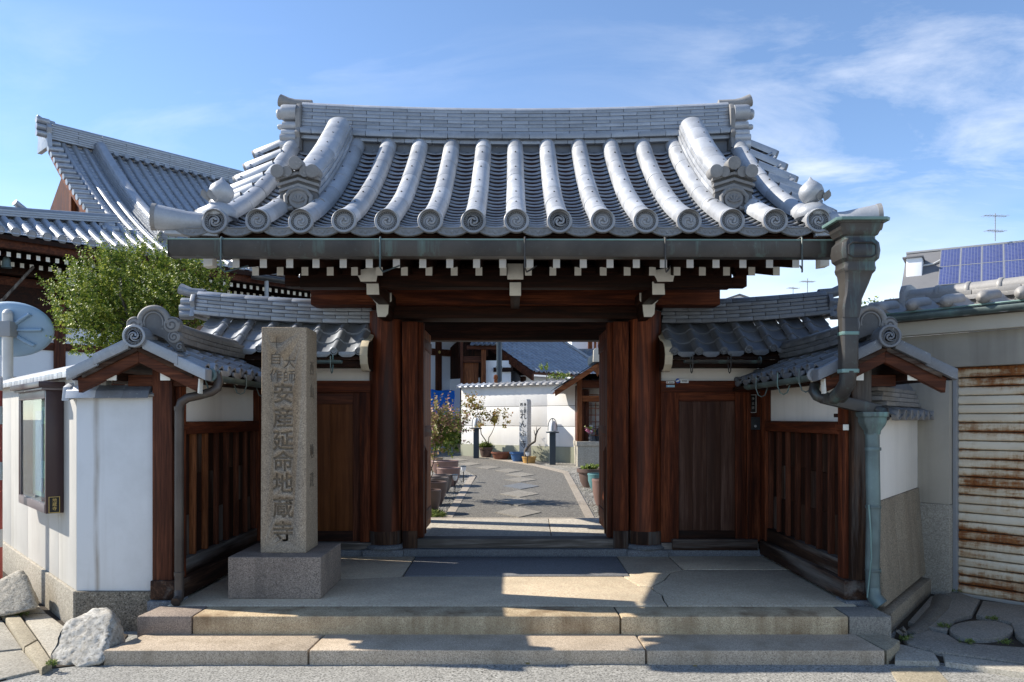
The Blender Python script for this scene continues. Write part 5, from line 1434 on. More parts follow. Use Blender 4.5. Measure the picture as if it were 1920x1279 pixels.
def limb(b, p, q, r0, r1, seed=0, n=6, wob=0.06):
    rr = random.Random(seed); p, q = Vector(p), Vector(q); pts = []
    for i in range(n + 1):
        t_ = i / n; w = wob * math.sin(t_ * math.pi)
        pts.append(p.lerp(q, t_) + Vector((rr.uniform(-w, w), rr.uniform(-w, w), 0)))
    b.tube(pts, [r0 + (r1 - r0) * i / n for i in range(n + 1)], 8)

# ------------------------------------------------------------------ left street corner: white wall, notice case, rocks, mirror
n = NT('white_stain')
x_, y_, z_ = n.xyz()
a = n.noise(2.2, 6, 0.65); f = n.noise(55, 3)
base = n.mix(n.rng(a, 0.42, 0.72, 0, 0.45), (0.66, 0.67, 0.675, 1), (0.46, 0.465, 0.455, 1))
wob = n.math('ADD', x_, n.rng(n.noise(2.5, 3, 0.5, (1, 1, 0.6)), 0, 1, -0.02, 0.02))
dst = n.math('ABSOLUTE', n.math('ADD', wob, 3.235))
stk = n.math('MULTIPLY', n.rng(dst, 0.0, 0.03, 1, 0), n.rng(n.noise(9, 4, 0.6, (1, 1, 0.2)), 0.3, 0.6, 0.25, 1))
base = n.mix(n.rng(n.noise(4.5, 5, 0.65, (1, 1, 0.06)), 0.54, 0.74, 0, 0.4), base, (0.40, 0.385, 0.34, 1))
c = n.mix(n.math('MULTIPLY', stk, 0.75), base, (0.22, 0.16, 0.10, 1))
n.done(c, 0.5, f, 0.08, 0.003)
CL = Vector((-3.39, 6.02, 0)); uL = (-0.665, 0.747); nL = (-0.747, -0.665)
TL = frameT(CL, uL, nL)
bw = thing('boundary_wall', 'white boundary wall with pebbled base and tile coping at the street corner', 'wall', CL)
MB().box(-3.39, -2.79, 6.02, 6.10, 0.31, 1.82).build('wall_panel', 'white_stain', bw, 0.003)
MB().box(-3.385, -2.80, 5.995, 6.12, -0.02, 0.308).build('wall_base', 'granite_wash', bw, 0.008)
ap = 0.0
for i, w in enumerate((0.62, 0.42, 0.88, 0.9, 0.9, 0.9, 0.9)):
    MB(TL).box(ap + 0.003, ap + w - 0.003, -0.09, 0.0, 0.31, 1.985).build('wall_panel', 'plaster_street', bw, 0.003)
    ap += w
MB(TL).box(0.0, 5.5, -0.11, 0.025, -0.02, 0.308).build('wall_base', 'granite_wall' if False else 'rock_tan', bw, 0.008)
# coping on the short front panel
b = MB(); b.prism([(-0.07, 0.0), (0.12, 0.0), (0.12, 0.02), (0.05, 0.055), (-0.02, 0.05), (-0.08, 0.015)], (-3.43, 6.05, 1.822), (0, 1, 0), (0, 0, 1), (0.66, 0, 0)); b.build('coping_bed', 'tile_brown', bw, 0.004)
for x0, x1, m in ((-3.44, -3.21, 'tile'), (-3.225, -3.0, 'tile_dark'), (-3.015, -2.80, 'tile_dark')):
    b = MB(); b.prism([(-0.10, -0.03), (-0.085, 0.03), (-0.03, 0.072), (0.05, 0.075), (0.11, 0.03), (0.11, 0.0), (-0.085, -0.0)], (x0, 6.05, 1.835), (0, 1, 0), (0, 0, 1), (x1 - x0, 0.0, 0.004)); b.build('coping_tile', m, bw, 0.008)
b = MB(); b.prism([(-0.09, -0.06), (-0.07, 0.05), (0.0, 0.085), (0.07, 0.06), (0.10, 0.0), (0.06, -0.02)], (-3.475, 6.05, 1.845), (0, 1, 0), (0, 0, 1), (0.06, 0, 0)); b.build('coping_end_tile', 'tile', bw, 0.01)
MB().box(-3.385, -3.165, 6.03, 6.12, 1.86, 2.015).build('plaster_stub', 'plaster_grey', bw, 0.006)
MB(TL).box(0.0, 0.1, -0.1, 0.012, 1.80, 2.0).build('wall_panel', 'plaster_street', bw, 0.003)
# coping tiles along the street wall, each a small lapped slab
for i in range(30):
    a0 = -0.02 + i * 0.155
    q = MB(TL); q.prism([(0.075, 0.0), (0.055, 0.012), (-0.16, 0.10), (-0.16, 0.075), (0.055, -0.045), (0.075, -0.05)], (a0, 0, 2.02), (0, 1, 0), (0, 0, 1), (0.145, 0, 0.0)); q.build('coping_tile', 'tile', bw, 0.006)
MB(TL).box(-0.02, 4.7, -0.11, 0.04, 1.985, 2.02).build('coping_bed', 'plaster', bw, 0.004)
# notice case on the wall
nc = thing('notice_case', 'brown aluminium notice case with glass door on the white street wall', 'notice board', TL @ Vector((1.0, 0.06, 0.88)))
a0, a1, z0, z1, dp_ = 0.42, 1.59, 0.88, 1.90, 0.13
def nb(name, mat, *k, bevel=0.004, par=None): return MB(TL).box(*k).build(name, mat, par or nc, bevel)
nb('back_board', 'paper_aqua', a0 + 0.02, a1 - 0.02, 0.004, 0.02, z0 + 0.02, z1 - 0.02, bevel=0)
nb('case_side', 'notice_frame', a0, a0 + 0.035, 0.002, dp_, z0, z1)
nb('case_side', 'notice_frame', a1 - 0.035, a1, 0.002, dp_, z0, z1)
nb('case_bottom', 'notice_alu', a0 + 0.036, a1 - 0.036, 0.003, dp_ + 0.004, z0 + 0.001, z0 + 0.075)
nb('case_top', 'notice_alu', a0 + 0.036, a1 - 0.036, 0.003, dp_ + 0.002, z1 - 0.085, z1)
nb('hood', 'notice_frame', a0 - 0.05, a1 + 0.05, 0.002, dp_ + 0.06, z1 + 0.002, z1 + 0.05, bevel=0.006)
nb('hood_moulding', 'notice_alu', a0 - 0.03, a1 + 0.03, 0.002, dp_ + 0.035, z1 - 0.018, z1 + 0.001)
nb('door_stile', 'notice_alu', a0 + 0.036, a0 + 0.062, dp_ - 0.03, dp_ - 0.004, z0 + 0.076, z1 - 0.086)
nb('door_stile', 'notice_alu', a1 - 0.062, a1 - 0.036, dp_ - 0.03, dp_ - 0.004, z0 + 0.076, z1 - 0.086)
nb('glass_pane', 'case_glass', a0 + 0.062, a1 - 0.062, dp_ - 0.020, dp_ - 0.015, z0 + 0.076, z1 - 0.086, bevel=0)
for pa, pb, pz, pw, mm in ((0.55, 0.74, 1.10, 1.58, 'paper'), (0.80, 1.02, 1.05, 1.66, 'paper_green'), (0.56, 0.70, 1.60, 1.75, 'paper_green'), (1.08, 1.40, 1.0, 1.72, 'paper_blue'), (0.84, 0.95, 1.30, 1.60, 'paper')):
    q = MB(TL); sh = 0.0215 + 0.006 * rnd.random()
    q.box(pa, pb, sh, sh + 0.0012, pz, pw); q.build('notice_sheet', mm, nc)
b = MB(TL); b.lathe([(0.012, 0), (0.012, 0.014), (0, 0.016)], (0.86, dp_ - 0.014, z0 + 0.11), (0, 1, 0), 12); b.build('lock', 'steel', nc)
nb('name_plate', 'black_plate', a0 - 0.003, a0 - 0.0005, 0.03, 0.11, z0 + 0.004, z0 + 0.135, bevel=0)
for k in ((0.03, 0.034, 0.004, 0.135), (0.106, 0.11, 0.004, 0.135), (0.034, 0.106, 0.004, 0.008), (0.034, 0.106, 0.131, 0.135)):
    nb('plate_border', 'gold', a0 - 0.0042, a0 - 0.0031, k[0], k[1], z0 + k[2], z0 + k[3], bevel=0)
def place_text(me, parent, T, name='lettering'):
    return link(name, me, parent, T)
def text_T(o, right, up, nrm):
    r_, u_, n_ = Vector(right).normalized(), Vector(up).normalized(), Vector(nrm).normalized()
    return Matrix(((r_.x, u_.x, n_.x, o[0]), (r_.y, u_.y, n_.y, o[1]), (r_.z, u_.z, n_.z, o[2]), (0, 0, 0, 1)))
uL3 = Vector((uL[0], uL[1], 0)).normalized(); nL3 = Vector((nL[0], nL[1], 0)).normalized()
for i, ch in enumerate('地蔵寺'):
    me = text_mesh(ch, 0.034, 'gold', 0.0006)
    place_text(me, nc, text_T(TL @ Vector((a0 - 0.0036, 0.068, z0 + 0.105 - i * 0.034)), -nL3, (0, 0, 1), -uL3))
# sign post whose shadow falls on the wall
sp_ = thing('marker_post', 'thin red and white marker post at the left picture edge', 'post', (-4.617, 6.93, 0))
b = MB(); b.lathe([(0.05, 0), (0.05, 0.02), (0.045, 0.025), (0.045, 1.9)], (-4.617, 6.93, 0), (0, 0, 1), 16); b.build('post', 'red_paint', sp_)
b = MB(); b.lathe([(0.047, 0), (0.047, 0.12)], (-4.617, 6.93, 1.905), (0, 0, 1), 16); b.build('post_cap', 'pole_white', sp_, 0.01)
for z in (0.5, 1.1, 1.6):
    b = MB(); b.lathe([(0.0465, 0), (0.0465, 0.16)], (-4.617, 6.93, z), (0, 0, 1), 16); b.build('band', 'pole_white', sp_)

# rocks
def rock(name, label, pts, mat, seed, rough, sub=4):
    bm = bmesh.new()
    for p in pts: bm.verts.new(p)
    bmesh.ops.convex_hull(bm, input=bm.verts)
    bmesh.ops.triangulate(bm, faces=bm.faces)
    ctr = sum((v.co for v in bm.verts), Vector()) / len(bm.verts)
    bmesh.ops.bevel(bm, geom=list(bm.edges), offset=0.018, segments=1, affect='EDGES')
    bmesh.ops.triangulate(bm, faces=bm.faces)
    for _ in range(sub):
        es = [e for e in bm.edges if e.calc_length() > 0.03]
        if es: bmesh.ops.subdivide_edges(bm, edges=es, cuts=1)
        bmesh.ops.triangulate(bm, faces=bm.faces)
    for v in bm.verts:
        q = v.co * 9 + Vector((seed, seed, seed)); q2 = v.co * 28
        st = Vector((q.x + q.z * 1.4, q.y, q.z * 0.45 - q.x * .2))
        d = (v.co - ctr).normalized()
        v.co += d * (rough * mnoise.noise(st) + rough * 0.6 * mnoise.noise(q2) + rough * 0.5 * abs(mnoise.noise(st * 2.3)))
    me = bpy.data.meshes.new(name); bm.to_mesh(me); bm.free(); me.materials.append(MATS[mat]); me.shade_smooth(); me.set_sharp_from_angle(angle=R(55))
    return tag(link(name, me), label, 'rock', 'boulders guarding the street corner')
V = Vector
rock('corner_rock', 'leaning pale grey boulder with chiselled face beside the lower stone step',
     [P(88, 1250, 5.20), P(100, 1222, 5.24), P(122, 1168, 5.36), P(160, 1148, 5.45), P(205, 1138, 5.50), P(214, 1150, 5.42), P(196, 1232, 5.16), P(188, 1248, 5.13), P(140, 1256, 5.12), P(232, 1192, 5.50), P(226, 1205, 5.40), P(205, 1142, 5.62), P(236, 1196, 5.66), P(125, 1180, 5.62), P(110, 1240, 5.5), V((-2.74, 5.5, -0.03)), V((-3.1, 5.6, -0.03))], 'rock', 3.1, 0.016)
rock('corner_rock', 'tan pointed boulder against the white wall base at the left edge',
     [P(-40, 1120, 6.3), P(-5, 1088, 6.4), P(40, 1066, 6.5), P(46, 1072, 6.45), P(62, 1112, 6.35), P(72, 1140, 6.3), P(40, 1150, 6.22), P(-20, 1158, 6.18), P(50, 1080, 6.7), P(75, 1130, 6.6), P(-30, 1110, 6.75), P(-40, 1160, 6.3)], 'rock_tan', 9.3, 0.008)

# traffic mirror seen from behind
tm = thing('traffic_mirror', 'pale blue back of a round traffic mirror on a white pole', 'mirror', (-5.87, 9.0, 0.2))
b = MB(); b.lathe([(0.057, 0), (0.057, 2.72)], (-5.87, 9.0, 0.15), (0, 0, 1), 18); b.build('pole', 'pole_white', tm)
b = MB(); b.lathe([(0.057, 0), (0.045, 0.03), (0.02, 0.05), (0, 0.055)], (-5.87, 9.0, 2.872), (0, 0, 1), 18); b.build('pole_cap', 'pole_white', tm)
mc = Vector((-5.93, 9.12, 2.70))
Tm = Matrix.Translation(mc) @ Matrix.Rotation(R(12), 4, 'X') @ Matrix.Diagonal((1.0, 1.0, 0.64, 1))
b = MB(Tm); b.lathe([(0, -0.05), (0.2, -0.045), (0.40, -0.025), (0.485, -0.005), (0.51, 0.015), (0.51, 0.04), (0.49, 0.05), (0, 0.06)], (0, 0, 0), (0, 1, 0), 48); b.build('mirror_shell', 'mirror_back', tm, 0, 50)
for an in range(0, 360, 45):
    if an in (90, 270): continue
    d = Vector((math.cos(R(an)), 0, math.sin(R(an))))
    b = MB(Tm); b.tube([d * 0.14 + Vector((0, -0.055, 0)), d * 0.26 + Vector((0, -0.056, 0)), d * 0.41 + Vector((0, -0.035, 0))], [0.03, 0.034, 0.03], 10); b.build('stiffening_rib', 'mirror_back', tm, 0, 45)
b = MB(); b.box(-5.945, -5.795, 8.925, 9.08, 2.60, 2.78); b.build('clamp', 'steel', tm, 0.012)
b = MB(); b.box(-5.935, -5.80, 9.0, 9.09, 2.66, 2.70); b.build('clamp_band', 'red_paint', tm, 0.003)

# clipped evergreen behind the left wing
tr = thing('evergreen_tree', 'dense small-leaved evergreen tree behind the left wing roof', 'tree', (-4.5, 9.2, 0.3))
b = MB(); limb(b, (-4.5, 9.2, 0.2), (-4.45, 9.2, 2.35), 0.09, 0.06, 3)
for i, (x, z) in enumerate(((-5.1, 2.9), (-4.6, 3.3), (-4.1, 3.1), (-3.8, 2.8), (-4.9, 3.2))):
    limb(b, (-4.47, 9.2, 1.9 + 0.1 * i), (x, 9.2 + rnd.uniform(-.3, .3), z), 0.045, 0.012, 10 + i)
b.build('trunk', 'bark', tr, 0, 60)
lumps = []
for px_, py_, rx, ry in ((158, 565, 48, 50), (205, 525, 66, 52), (270, 520, 75, 55), (335, 540, 62, 55), (378, 562, 38, 45), (230, 600, 75, 60), (310, 600, 70, 50), (180, 628, 46, 46), (240, 655, 50, 32)):
    c = P(px_, py_, 9.2 + rnd.uniform(-.25, .25)); lumps.append(((c.x, c.y, c.z), (rx * 9.2 / F_PX, 0.42, ry * 9.2 / F_PX)))
sprigs('crown', 'leaf', tr, lumps, 1550, 0.034, (0.12, 0.27), 16, 5)
top = []
for px_, py_ in ((130, 575), (170, 512), (215, 482), (262, 480), (305, 488), (352, 492), (395, 520), (120, 600), (408, 545)):
    c = P(px_, py_, 9.2); top.append(((c.x, c.y, c.z), (0.14, 0.2, 0.10)))
sprigs('shoots', 'leaf_light', tr, top, 150, 0.03, (0.16, 0.34), 18, 8, 1.4)

# ------------------------------------------------------------------ right street corner: wall, garage, house
CR = Vector((2.80, 5.98, 0)); uR = (0.614, 0.79); nR = (0.79, -0.614)
TR = frameT(CR, uR, nR)
rw = thing('stone_based_wall', 'white plastered wall on a stained granite base between wing and garage', 'wall', CR)
MB(TR).box(0.0, 1.86, -0.14, 0.0, 1.0, 1.66).build('plaster_panel', 'plaster', rw, 0.004)
for i, (p, q) in enumerate(((0, 0.62), (0.62, 1.12), (1.12, 1.5), (1.5, 1.86))):
    b = MB(TR); b.add([(p + .002, -0.14, 0.2), (q - .002, -0.14, 0.2), (q - .002, 0.075, 0.2), (p + .002, 0.075, 0.2), (p + .002, -0.14, 0.998), (q - .002, -0.14, 0.998), (q - .002, 0.012, 0.998), (p + .002, 0.012, 0.998)],
        [(0, 3, 2, 1), (4, 5, 6, 7), (0, 1, 5, 4), (1, 2, 6, 5), (2, 3, 7, 6), (3, 0, 4, 7)]); b.build('base_slab', 'granite_wall', rw, 0.006)
MB(TR).box(0.02, 1.9, -0.1, 0.12, 0.0, 0.16).build('footing', 'granite_wall', rw, 0.015)
MB(TR).box(0.0, 1.84, -0.30, 0.05, 1.66, 1.69).build('coping_bed', 'wood_black_X', rw, 0.004)
for i in range(7):
    a0 = 0.12 + i * 0.25
    M = TR @ Matrix.Translation((a0 + 0.125, 0.13, 1.675)) @ Matrix.Rotation(R(180), 4, 'Z') @ Matrix.Rotation(R(20), 4, 'X')
    link('pan_tile', bpans[('reg', 'tile_dark')], rw, M)
    link('eave_disc', sdisc(0.045, 'tile_brown'), rw, TR @ Matrix.Translation((a0 + 0.05, 0.145, 1.68)) @ Matrix.Rotation(R(180), 4, 'Z'))
for i, (hw, z) in enumerate(((0.17, 1.755), (0.155, 1.795), (0.14, 1.835), (0.125, 1.875))):
    for j in range(5):
        MB(TR).box(0.30 + j * 0.31 + 0.002 - 0.1 * (i % 2), 0.30 + (j + 1) * 0.31 - 0.002 - 0.1 * (i % 2), -0.14 - hw, -0.14 + hw, z, z + 0.036).build('ridge_tile', 'tile_brown', rw, 0.005)
b = MB(TR); b.sweep([(0.10 * math.cos(R(a)), 0.085 * math.sin(R(a))) for a in range(0, 181, 20)], [((x, -0.14, 1.912), (0, 1, 0), (0, 0, 1)) for x in (0.22, 1.0, 1.84)]); b.build('ridge_cap', 'tile_dark', rw, 0, 40)
b = MB(); b.tube([(2.99, 5.78, -0.02), (3.25, 6.08, -0.02), (3.62, 6.55, -0.015), (3.84, 6.9, -0.01)], [0.08, 0.095, 0.10, 0.10], 14)
tag(b.build('drain_cover', 'concrete_dark', None, 0, 50), 'rounded concrete drain hump at the foot of the granite wall base', 'drain')
# loose rubble at its end
for i, (px_, py_, s_) in enumerate(((1688, 1192, .045), (1700, 1196, .035), (1695, 1186, .04))):
    x, y = G(px_, py_, 0.05); pts = [V((x, y, 0.06)) + V((rnd.gauss(0, 1), rnd.gauss(0, 1), rnd.gauss(0, .7))).normalized() * s_ for _ in range(9)]
    bm = bmesh.new(); [bm.verts.new(p) for p in pts]; bmesh.ops.convex_hull(bm, input=bm.verts); me = bpy.data.meshes.new('rubble_stone'); bm.to_mesh(me); bm.free(); me.materials.append(MATS['concrete_dark'])
    tag(link('rubble_stone', me), ('front broken concrete lump at the drain end', 'right broken concrete lump at the drain end', 'rear broken concrete lump at the drain end')[i], 'stone', 'rubble at the drain end')

# garage
OG = Vector((3.80, 7.35, 0)); uG = (0.65, -0.76); nG = (-0.76, -0.65)
TG = frameT(OG, uG, nG)
gr = thing('garage', 'concrete garage with a rusty roller shutter and tiled roof', 'garage', OG)
def gb(name, mat, *k, bevel=0.006, par=None): return MB(TG).box(*k).build(name, mat, par or gr, bevel)
gb('pillar', 'concrete_garage', -0.06, 0.33, -0.35, 0.0, 0.86, 2.12)
gb('pillar_base', 'concrete_pale', -0.08, 0.335, -0.35, 0.015, 0.0, 0.858, bevel=0.01)
gb('lintel', 'concrete_garage', -0.15, 3.2, -0.35, 0.004, 2.122, 2.43)
gb('side_wall', 'concrete_garage', -0.15, -0.02, -3.5, -0.352, 0.0, 2.43)
gb('rear_fill', 'concrete_garage', 0.33, 3.2, -0.40, -0.36, 0.0, 2.12)
gb('shutter_guide', 'steel', 0.336, 0.37, -0.14, -0.06, 0.02, 2.118, bevel=0.004)
gb('shutter_box', 'rust_shutter', 0.372, 3.2, -0.16, -0.075, 2.03, 2.118, bevel=0.004)
sh = hollow('shutter', gr, TG @ Vector((1.5, -0.1, 0)))
H = 0.0825
for i in range(24):
    z = 0.045 + i * H
    b = MB(TG); b.prism([(0, 0.002), (0.016, 0.010), (0.022, 0.03), (0.02, 0.055), (0.008, H - 0.006), (0, H - 0.004), (-0.008, H - 0.004), (-0.008, 0.002)], (0.372, -0.12, z), (0, 1, 0), (0, 0, 1), (2.83, 0, 0))
    b.build('slat', 'rust_shutter', sh, 0, 25)
gb('bottom_bar', 'trim_cream', 0.372, 3.2, -0.135, -0.095, 0.012, 0.046, par=sh, bevel=0.003)
# garage roof
gf = hollow('roof', gr, TG @ Vector((1.5, 0, 2.6)))
gb('fascia', 'trim_cream', -0.22, 3.3, -0.02, 0.10, 2.432, 2.56, par=gf)
gb('roof_board', 'wood_grey_X', -0.22, 3.3, -0.7, 0.16, 2.562, 2.59, par=gf)
b = MB(TG); b.tube([(-0.22, 0.19, 2.60), (3.3, 0.19, 2.61)], 0.042, 12); b.build('gutter', 'copper_green', gf, 0, 50)
b = MB(TG); b.tube([(-0.22, 0.235, 2.635), (3.3, 0.235, 2.645)], 0.008, 8); b.build('gutter_rim', 'copper_rim', gf)
gpan = pan_b(0.30, 0.42, 0.05).mesh('garage_tile', 'tile_garage', 0, 40)
for k in range(11):
    for c in range(1):
        M = TG @ Matrix.Translation((-0.10 + k * 0.292, 0.22 - c * 0.30, 2.665 + c * 0.10)) @ Matrix.Rotation(R(180), 4, 'Z') @ Matrix.Rotation(R(9), 4, 'X') @ Matrix.Scale(1.5, 4, (0, 0, 1))
        link('roof_tile', gpan, gf, M)
for k in range(11):
    b = MB(TG); b.lathe([(0.0, -0.06), (0.035, -0.05), (0.054, -0.02), (0.058, 0.02), (0.054, 0.3)], (-0.10 - 0.0905 + k * 0.292, 0.235, 2.70), (0, -1, 0.16), 16); b.build('roll_nose', 'tile_garage', gf, 0, 50)
for i in range(2):
    for j in range(9):
        a0 = -0.16 + j * 0.40 - 0.2 * i
        gb('ridge_tile', 'tile_garage', a0 + 0.003, a0 + 0.397, -0.50, -0.20 - 0.02 * i, 2.755 + i * 0.046, 2.755 + i * 0.046 + 0.043, par=gf, bevel=0.004)
for j in range(13):
    a0 = -0.14 + j * 0.27
    b = MB(TG); b.lathe([(0.075, 0.0), (0.075, 0.23)], (a0, -0.34, 2.855), (1, 0, 0), 16); b.build('ridge_cap_tile', 'tile_garage', gf, 0, 40)
    b = MB(TG); b.lathe([(0.082, 0.23), (0.088, 0.24), (0.088, 0.262), (0.082, 0.27)], (a0, -0.34, 2.855), (1, 0, 0), 16); b.build('ridge_cap_collar', 'tile_garage', gf, 0, 40)
b = MB(TG); b.prism([(-0.16, -0.10), (0.16, -0.10), (0.15, 0.06), (0.11, 0.13), (0.0, 0.15), (-0.11, 0.13), (-0.15, 0.06)], (-0.20, -0.34, 2.83), (0, 1, 0), (0, 0, 1), (0.06, 0, 0)); b.build('ridge_end_tile', 'tile_garage', gf, 0.012)
b = MB(TG); b.tube([(-0.55, -0.34, 2.79), (-0.2, -0.34, 2.80)], 0.055, 12); b.build('ridge_cap_tile', 'tile_garage', gf, 0, 40)

# house with solar panels, far behind the garage
OH = Vector((22.2, 40.0, 0)); uH = (0.85, -0.527); nH = (-0.527, -0.85)
TH = frameT(OH, uH, nH)
hs = thing('solar_house', 'distant house with blue solar panels on its grey slate roof', 'house', OH)
MB(TH).box(-1.2, 9.0, -4.8, 1.6, 0.0, 8.9).build('wall', 'siding_white', hs, 0.02)
hr = hollow('roof', hs, TH @ Vector((4, 0, 10)))
ZT, SLP = 10.35, 0.80
for i in range(9):
    b0 = i * 0.36
    b = MB(TH); b.add([(-1.6, b0, ZT - b0 * SLP), (9.5, b0, ZT - b0 * SLP), (9.5, b0 + 0.38, ZT - (b0 + 0.38) * SLP), (-1.6, b0 + 0.38, ZT - (b0 + 0.38) * SLP), (-1.6, b0, ZT - b0 * SLP - 0.06), (9.5, b0, ZT - b0 * SLP - 0.06), (9.5, b0 + 0.38, ZT - (b0 + 0.38) * SLP - 0.03 - 0.03), (-1.6, b0 + 0.38, ZT - (b0 + 0.38) * SLP - 0.06)],
        [(0, 1, 2, 3), (7, 6, 5, 4), (0, 4, 5, 1), (1, 5, 6, 2), (2, 6, 7, 3), (3, 7, 4, 0)]); o = b.build('slate_course', 'slate', hr)
    o.location.z += 0.012 * i
b = MB(TH); b.add([(-1.6, 0, ZT), (9.5, 0, ZT), (9.5, -5, 8.0), (-1.6, -5, 8.0)], [(0, 1, 2, 3)]); b.build('rear_slope', 'slate', hr)
MB(TH).box(-1.62, 9.5, -0.12, 0.08, ZT - 0.02, ZT + 0.09).build('ridge_flashing', 'steel', hr, 0.02)
MB(TH).box(-1.45, -0.75, 0.7, 2.0, 7.0, ZT - 0.62).build('dormer_wall', 'siding_white', hs, 0.02)
MB(TH).box(-1.62, -0.68, 0.6, 2.1, ZT - 0.62, ZT - 0.54).build('dormer_roof', 'slate', hs, 0.02)
pm = MB(); pm.box(-0.43, 0.43, 0, 1.72, 0, 0.04); pme = pm.mesh('solar_panel', 'solar_cell', 0.004)
fm2 = MB()
for k in ((-0.45, -0.43, -0.02, 1.74), (0.43, 0.45, -0.02, 1.74), (-0.43, 0.43, -0.02, 0.0), (-0.43, 0.43, 1.72, 1.74)): fm2.box(k[0], k[1], k[2], k[3], 0, 0.05)
fme = fm2.mesh('panel_frame', 'steel')
sang = math.atan(SLP)
for i in range(10):
    for j in range(2):
        bb = 0.22 + (j + 1) * 1.77 * math.cos(sang)
        M = TH @ Matrix.Translation((0.45 + i * 0.905, bb, ZT - bb * SLP + 0.13)) @ Matrix.Rotation(R(180), 4, 'Z') @ Matrix.Rotation(sang, 4, 'X')
        p = link('solar_panel', pme, hr, M)
        link('panel_frame', fme, p, M)
b = MB(TH); b.tube([(-0.8, 1.3, ZT - 1.3 * SLP + 0.1), (-0.3, 1.25, ZT - 1.25 * SLP + 0.12), (0.0, 1.0, ZT - 1.0 * SLP + 0.12)], 0.05, 6); b.build('cable_conduit', 'pole_white', hr)
def antenna(label, base, h, bars, sc=1.0):
    A = thing('tv_antenna', label, 'antenna', base)
    b = MB(); b.tube([base, V(base) + V((0, 0, h))], 0.022 * sc, 6); b.build('mast', 'steel', A)
    for z, L, dirx in bars:
        c = V(base) + V((0, 0, z)); d = V((math.cos(dirx), math.sin(dirx), 0)); s_ = V((-d.y, d.x, 0))
        b = MB(); b.tube([c - d * L * .5, c + d * L * .5], 0.016 * sc, 5)
        for k in range(9):
            q = c + d * (L * (k / 8 - .5)); w = 0.22 * sc + 0.06 * (k % 2)
            b.tube([q - s_ * w, q + s_ * w], 0.009 * sc, 4)
        b.build('element_array', 'steel', A)
c = P(1866, 452, 38.5)
antenna('thin television antenna above the solar panels', c, 52 * 38.5 / F_PX, ((1.25, 1.2, 0.1), (0.5, 1.0, 0.25)))
c = P(1514, 560, 50)
antenna('small distant television antenna seen below the right eave', c, 1.3, ((1.1, 0.9, 0.2),), 1.2)
c = P(1487, 560, 52)
antenna('fainter distant antenna left of its neighbour below the right eave', c, 0.8, ((0.7, 0.8, 0.4),), 1.0)
fh = thing('far_house', 'tiny distant house gable peeping above the right side wall ridge', 'house', (17, 58, 0))
q = P(1387, 553, 58)
b = MB(); b.prism([(-1.9, -0.55), (0, 0.1), (1.9, -0.55), (1.7, -0.62), (0, -0.02), (-1.7, -0.62)], q, (1, 0, 0), (0, 0, 1), (0, 4, 0)); b.build('roof', 'slate', fh)
MB().box(q.x - 1.6, q.x + 1.6, q.y + 0.1, q.y + 4, 0, q.z - 0.55).build('wall', 'siding_white', fh, 0.01)
b = MB(); b.prism([(-1.6, 0), (1.6, 0), (0, 0.52)], (q.x, q.y + 0.15, q.z - 0.56), (1, 0, 0), (0, 0, 1), (0, 0.1, 0)); b.build('gable', 'siding_white', fh)
# building whose walls close the view behind the right wing
nbh = thing('pale_house', 'low pale house wall far behind the right side roof', 'house', (20, 70, 0))
MB().box(16, 26, 70, 80, 0, 9.2).build('wall', 'siding_white', nbh, 0.02)
b = MB(); b.prism([(-5.4, 0), (5.4, 0), (0, 1.6)], (21, 69.6, 9.2), (1, 0, 0), (0, 0, 1), (0, 11, 0)); b.build('roof', 'slate', nbh)
# leafy twigs behind the right wing
sb = thing('garden_shrub', 'sparse leafy shrub tips above the right wing scroll tile', 'shrub', (4.0, 9.3, 0.2))
b = MB()
for i in range(7):
    limb(b, (4.25 + rnd.uniform(-.1, .1), 9.3, 0.2), P(1605 + i * 14, 580 - rnd.uniform(0, 14), 9.3), 0.02, 0.006, 40 + i)
b.build('stems', 'bark', sb)
sprigs('foliage', 'leaf', sb, [(tuple(P(1610 + i * 17, 590 - (i % 3) * 6, 9.3)), (0.09, 0.15, 0.06)) for i in range(6)] + [(tuple(P(1650, 615, 9.3)), (0.3, 0.2, 0.12))], 90, 0.055, (0.06, 0.16), 7, 12)


# ------------------------------------------------------------------ main hall of the temple, turned to the street
OM = Vector((-11.7, 17.66, 0)); uM = (0.673, 0.74); nM = (0.74, -0.673)
TM = frameT(OM, uM, nM)
hall = thing('main_hall', 'large temple main hall with grey tiled roof and red brown timbers behind the tree', 'temple hall', OM)
EZ, RW, RH = 5.92, 6.4, 4.42
def hp(b_):
    """height of the hall roof b_ metres in from the eave"""
    t_ = b_ / RW
    return EZ + RH * (0.66 * t_ + 0.34 * t_ * t_)
def slope_rows(name, a0, a1, depth, par, mat='tile_far', step=0.15):
    b = MB(TM); k = int(depth / step)
    rows = []
    for i in range(k + 1):
        b0 = i * step
        z = hp(b0)
        rows.append([(a, -b0, z + 0.0) for a in (a0, a1)])
        rows.append([(a, -b0 - 0.004, z + 0.03) for a in (a0, a1)])
    b.grid(rows)
    o = b.build(name, mat, par, 0, 20); o['kind'] = 'stuff'
    b = MB(TM)
    frs = [((0, -depth * i / 12, hp(depth * i / 12) - 0.06), (1, 0, 0), (0, 0, 1)) for i in range(13)]
    b.sweep([(a0, -0.10), (a1, -0.10), (a1, 0.03), (a0, 0.03)], frs); b.build('roof_deck', 'wood_black_Y', par)
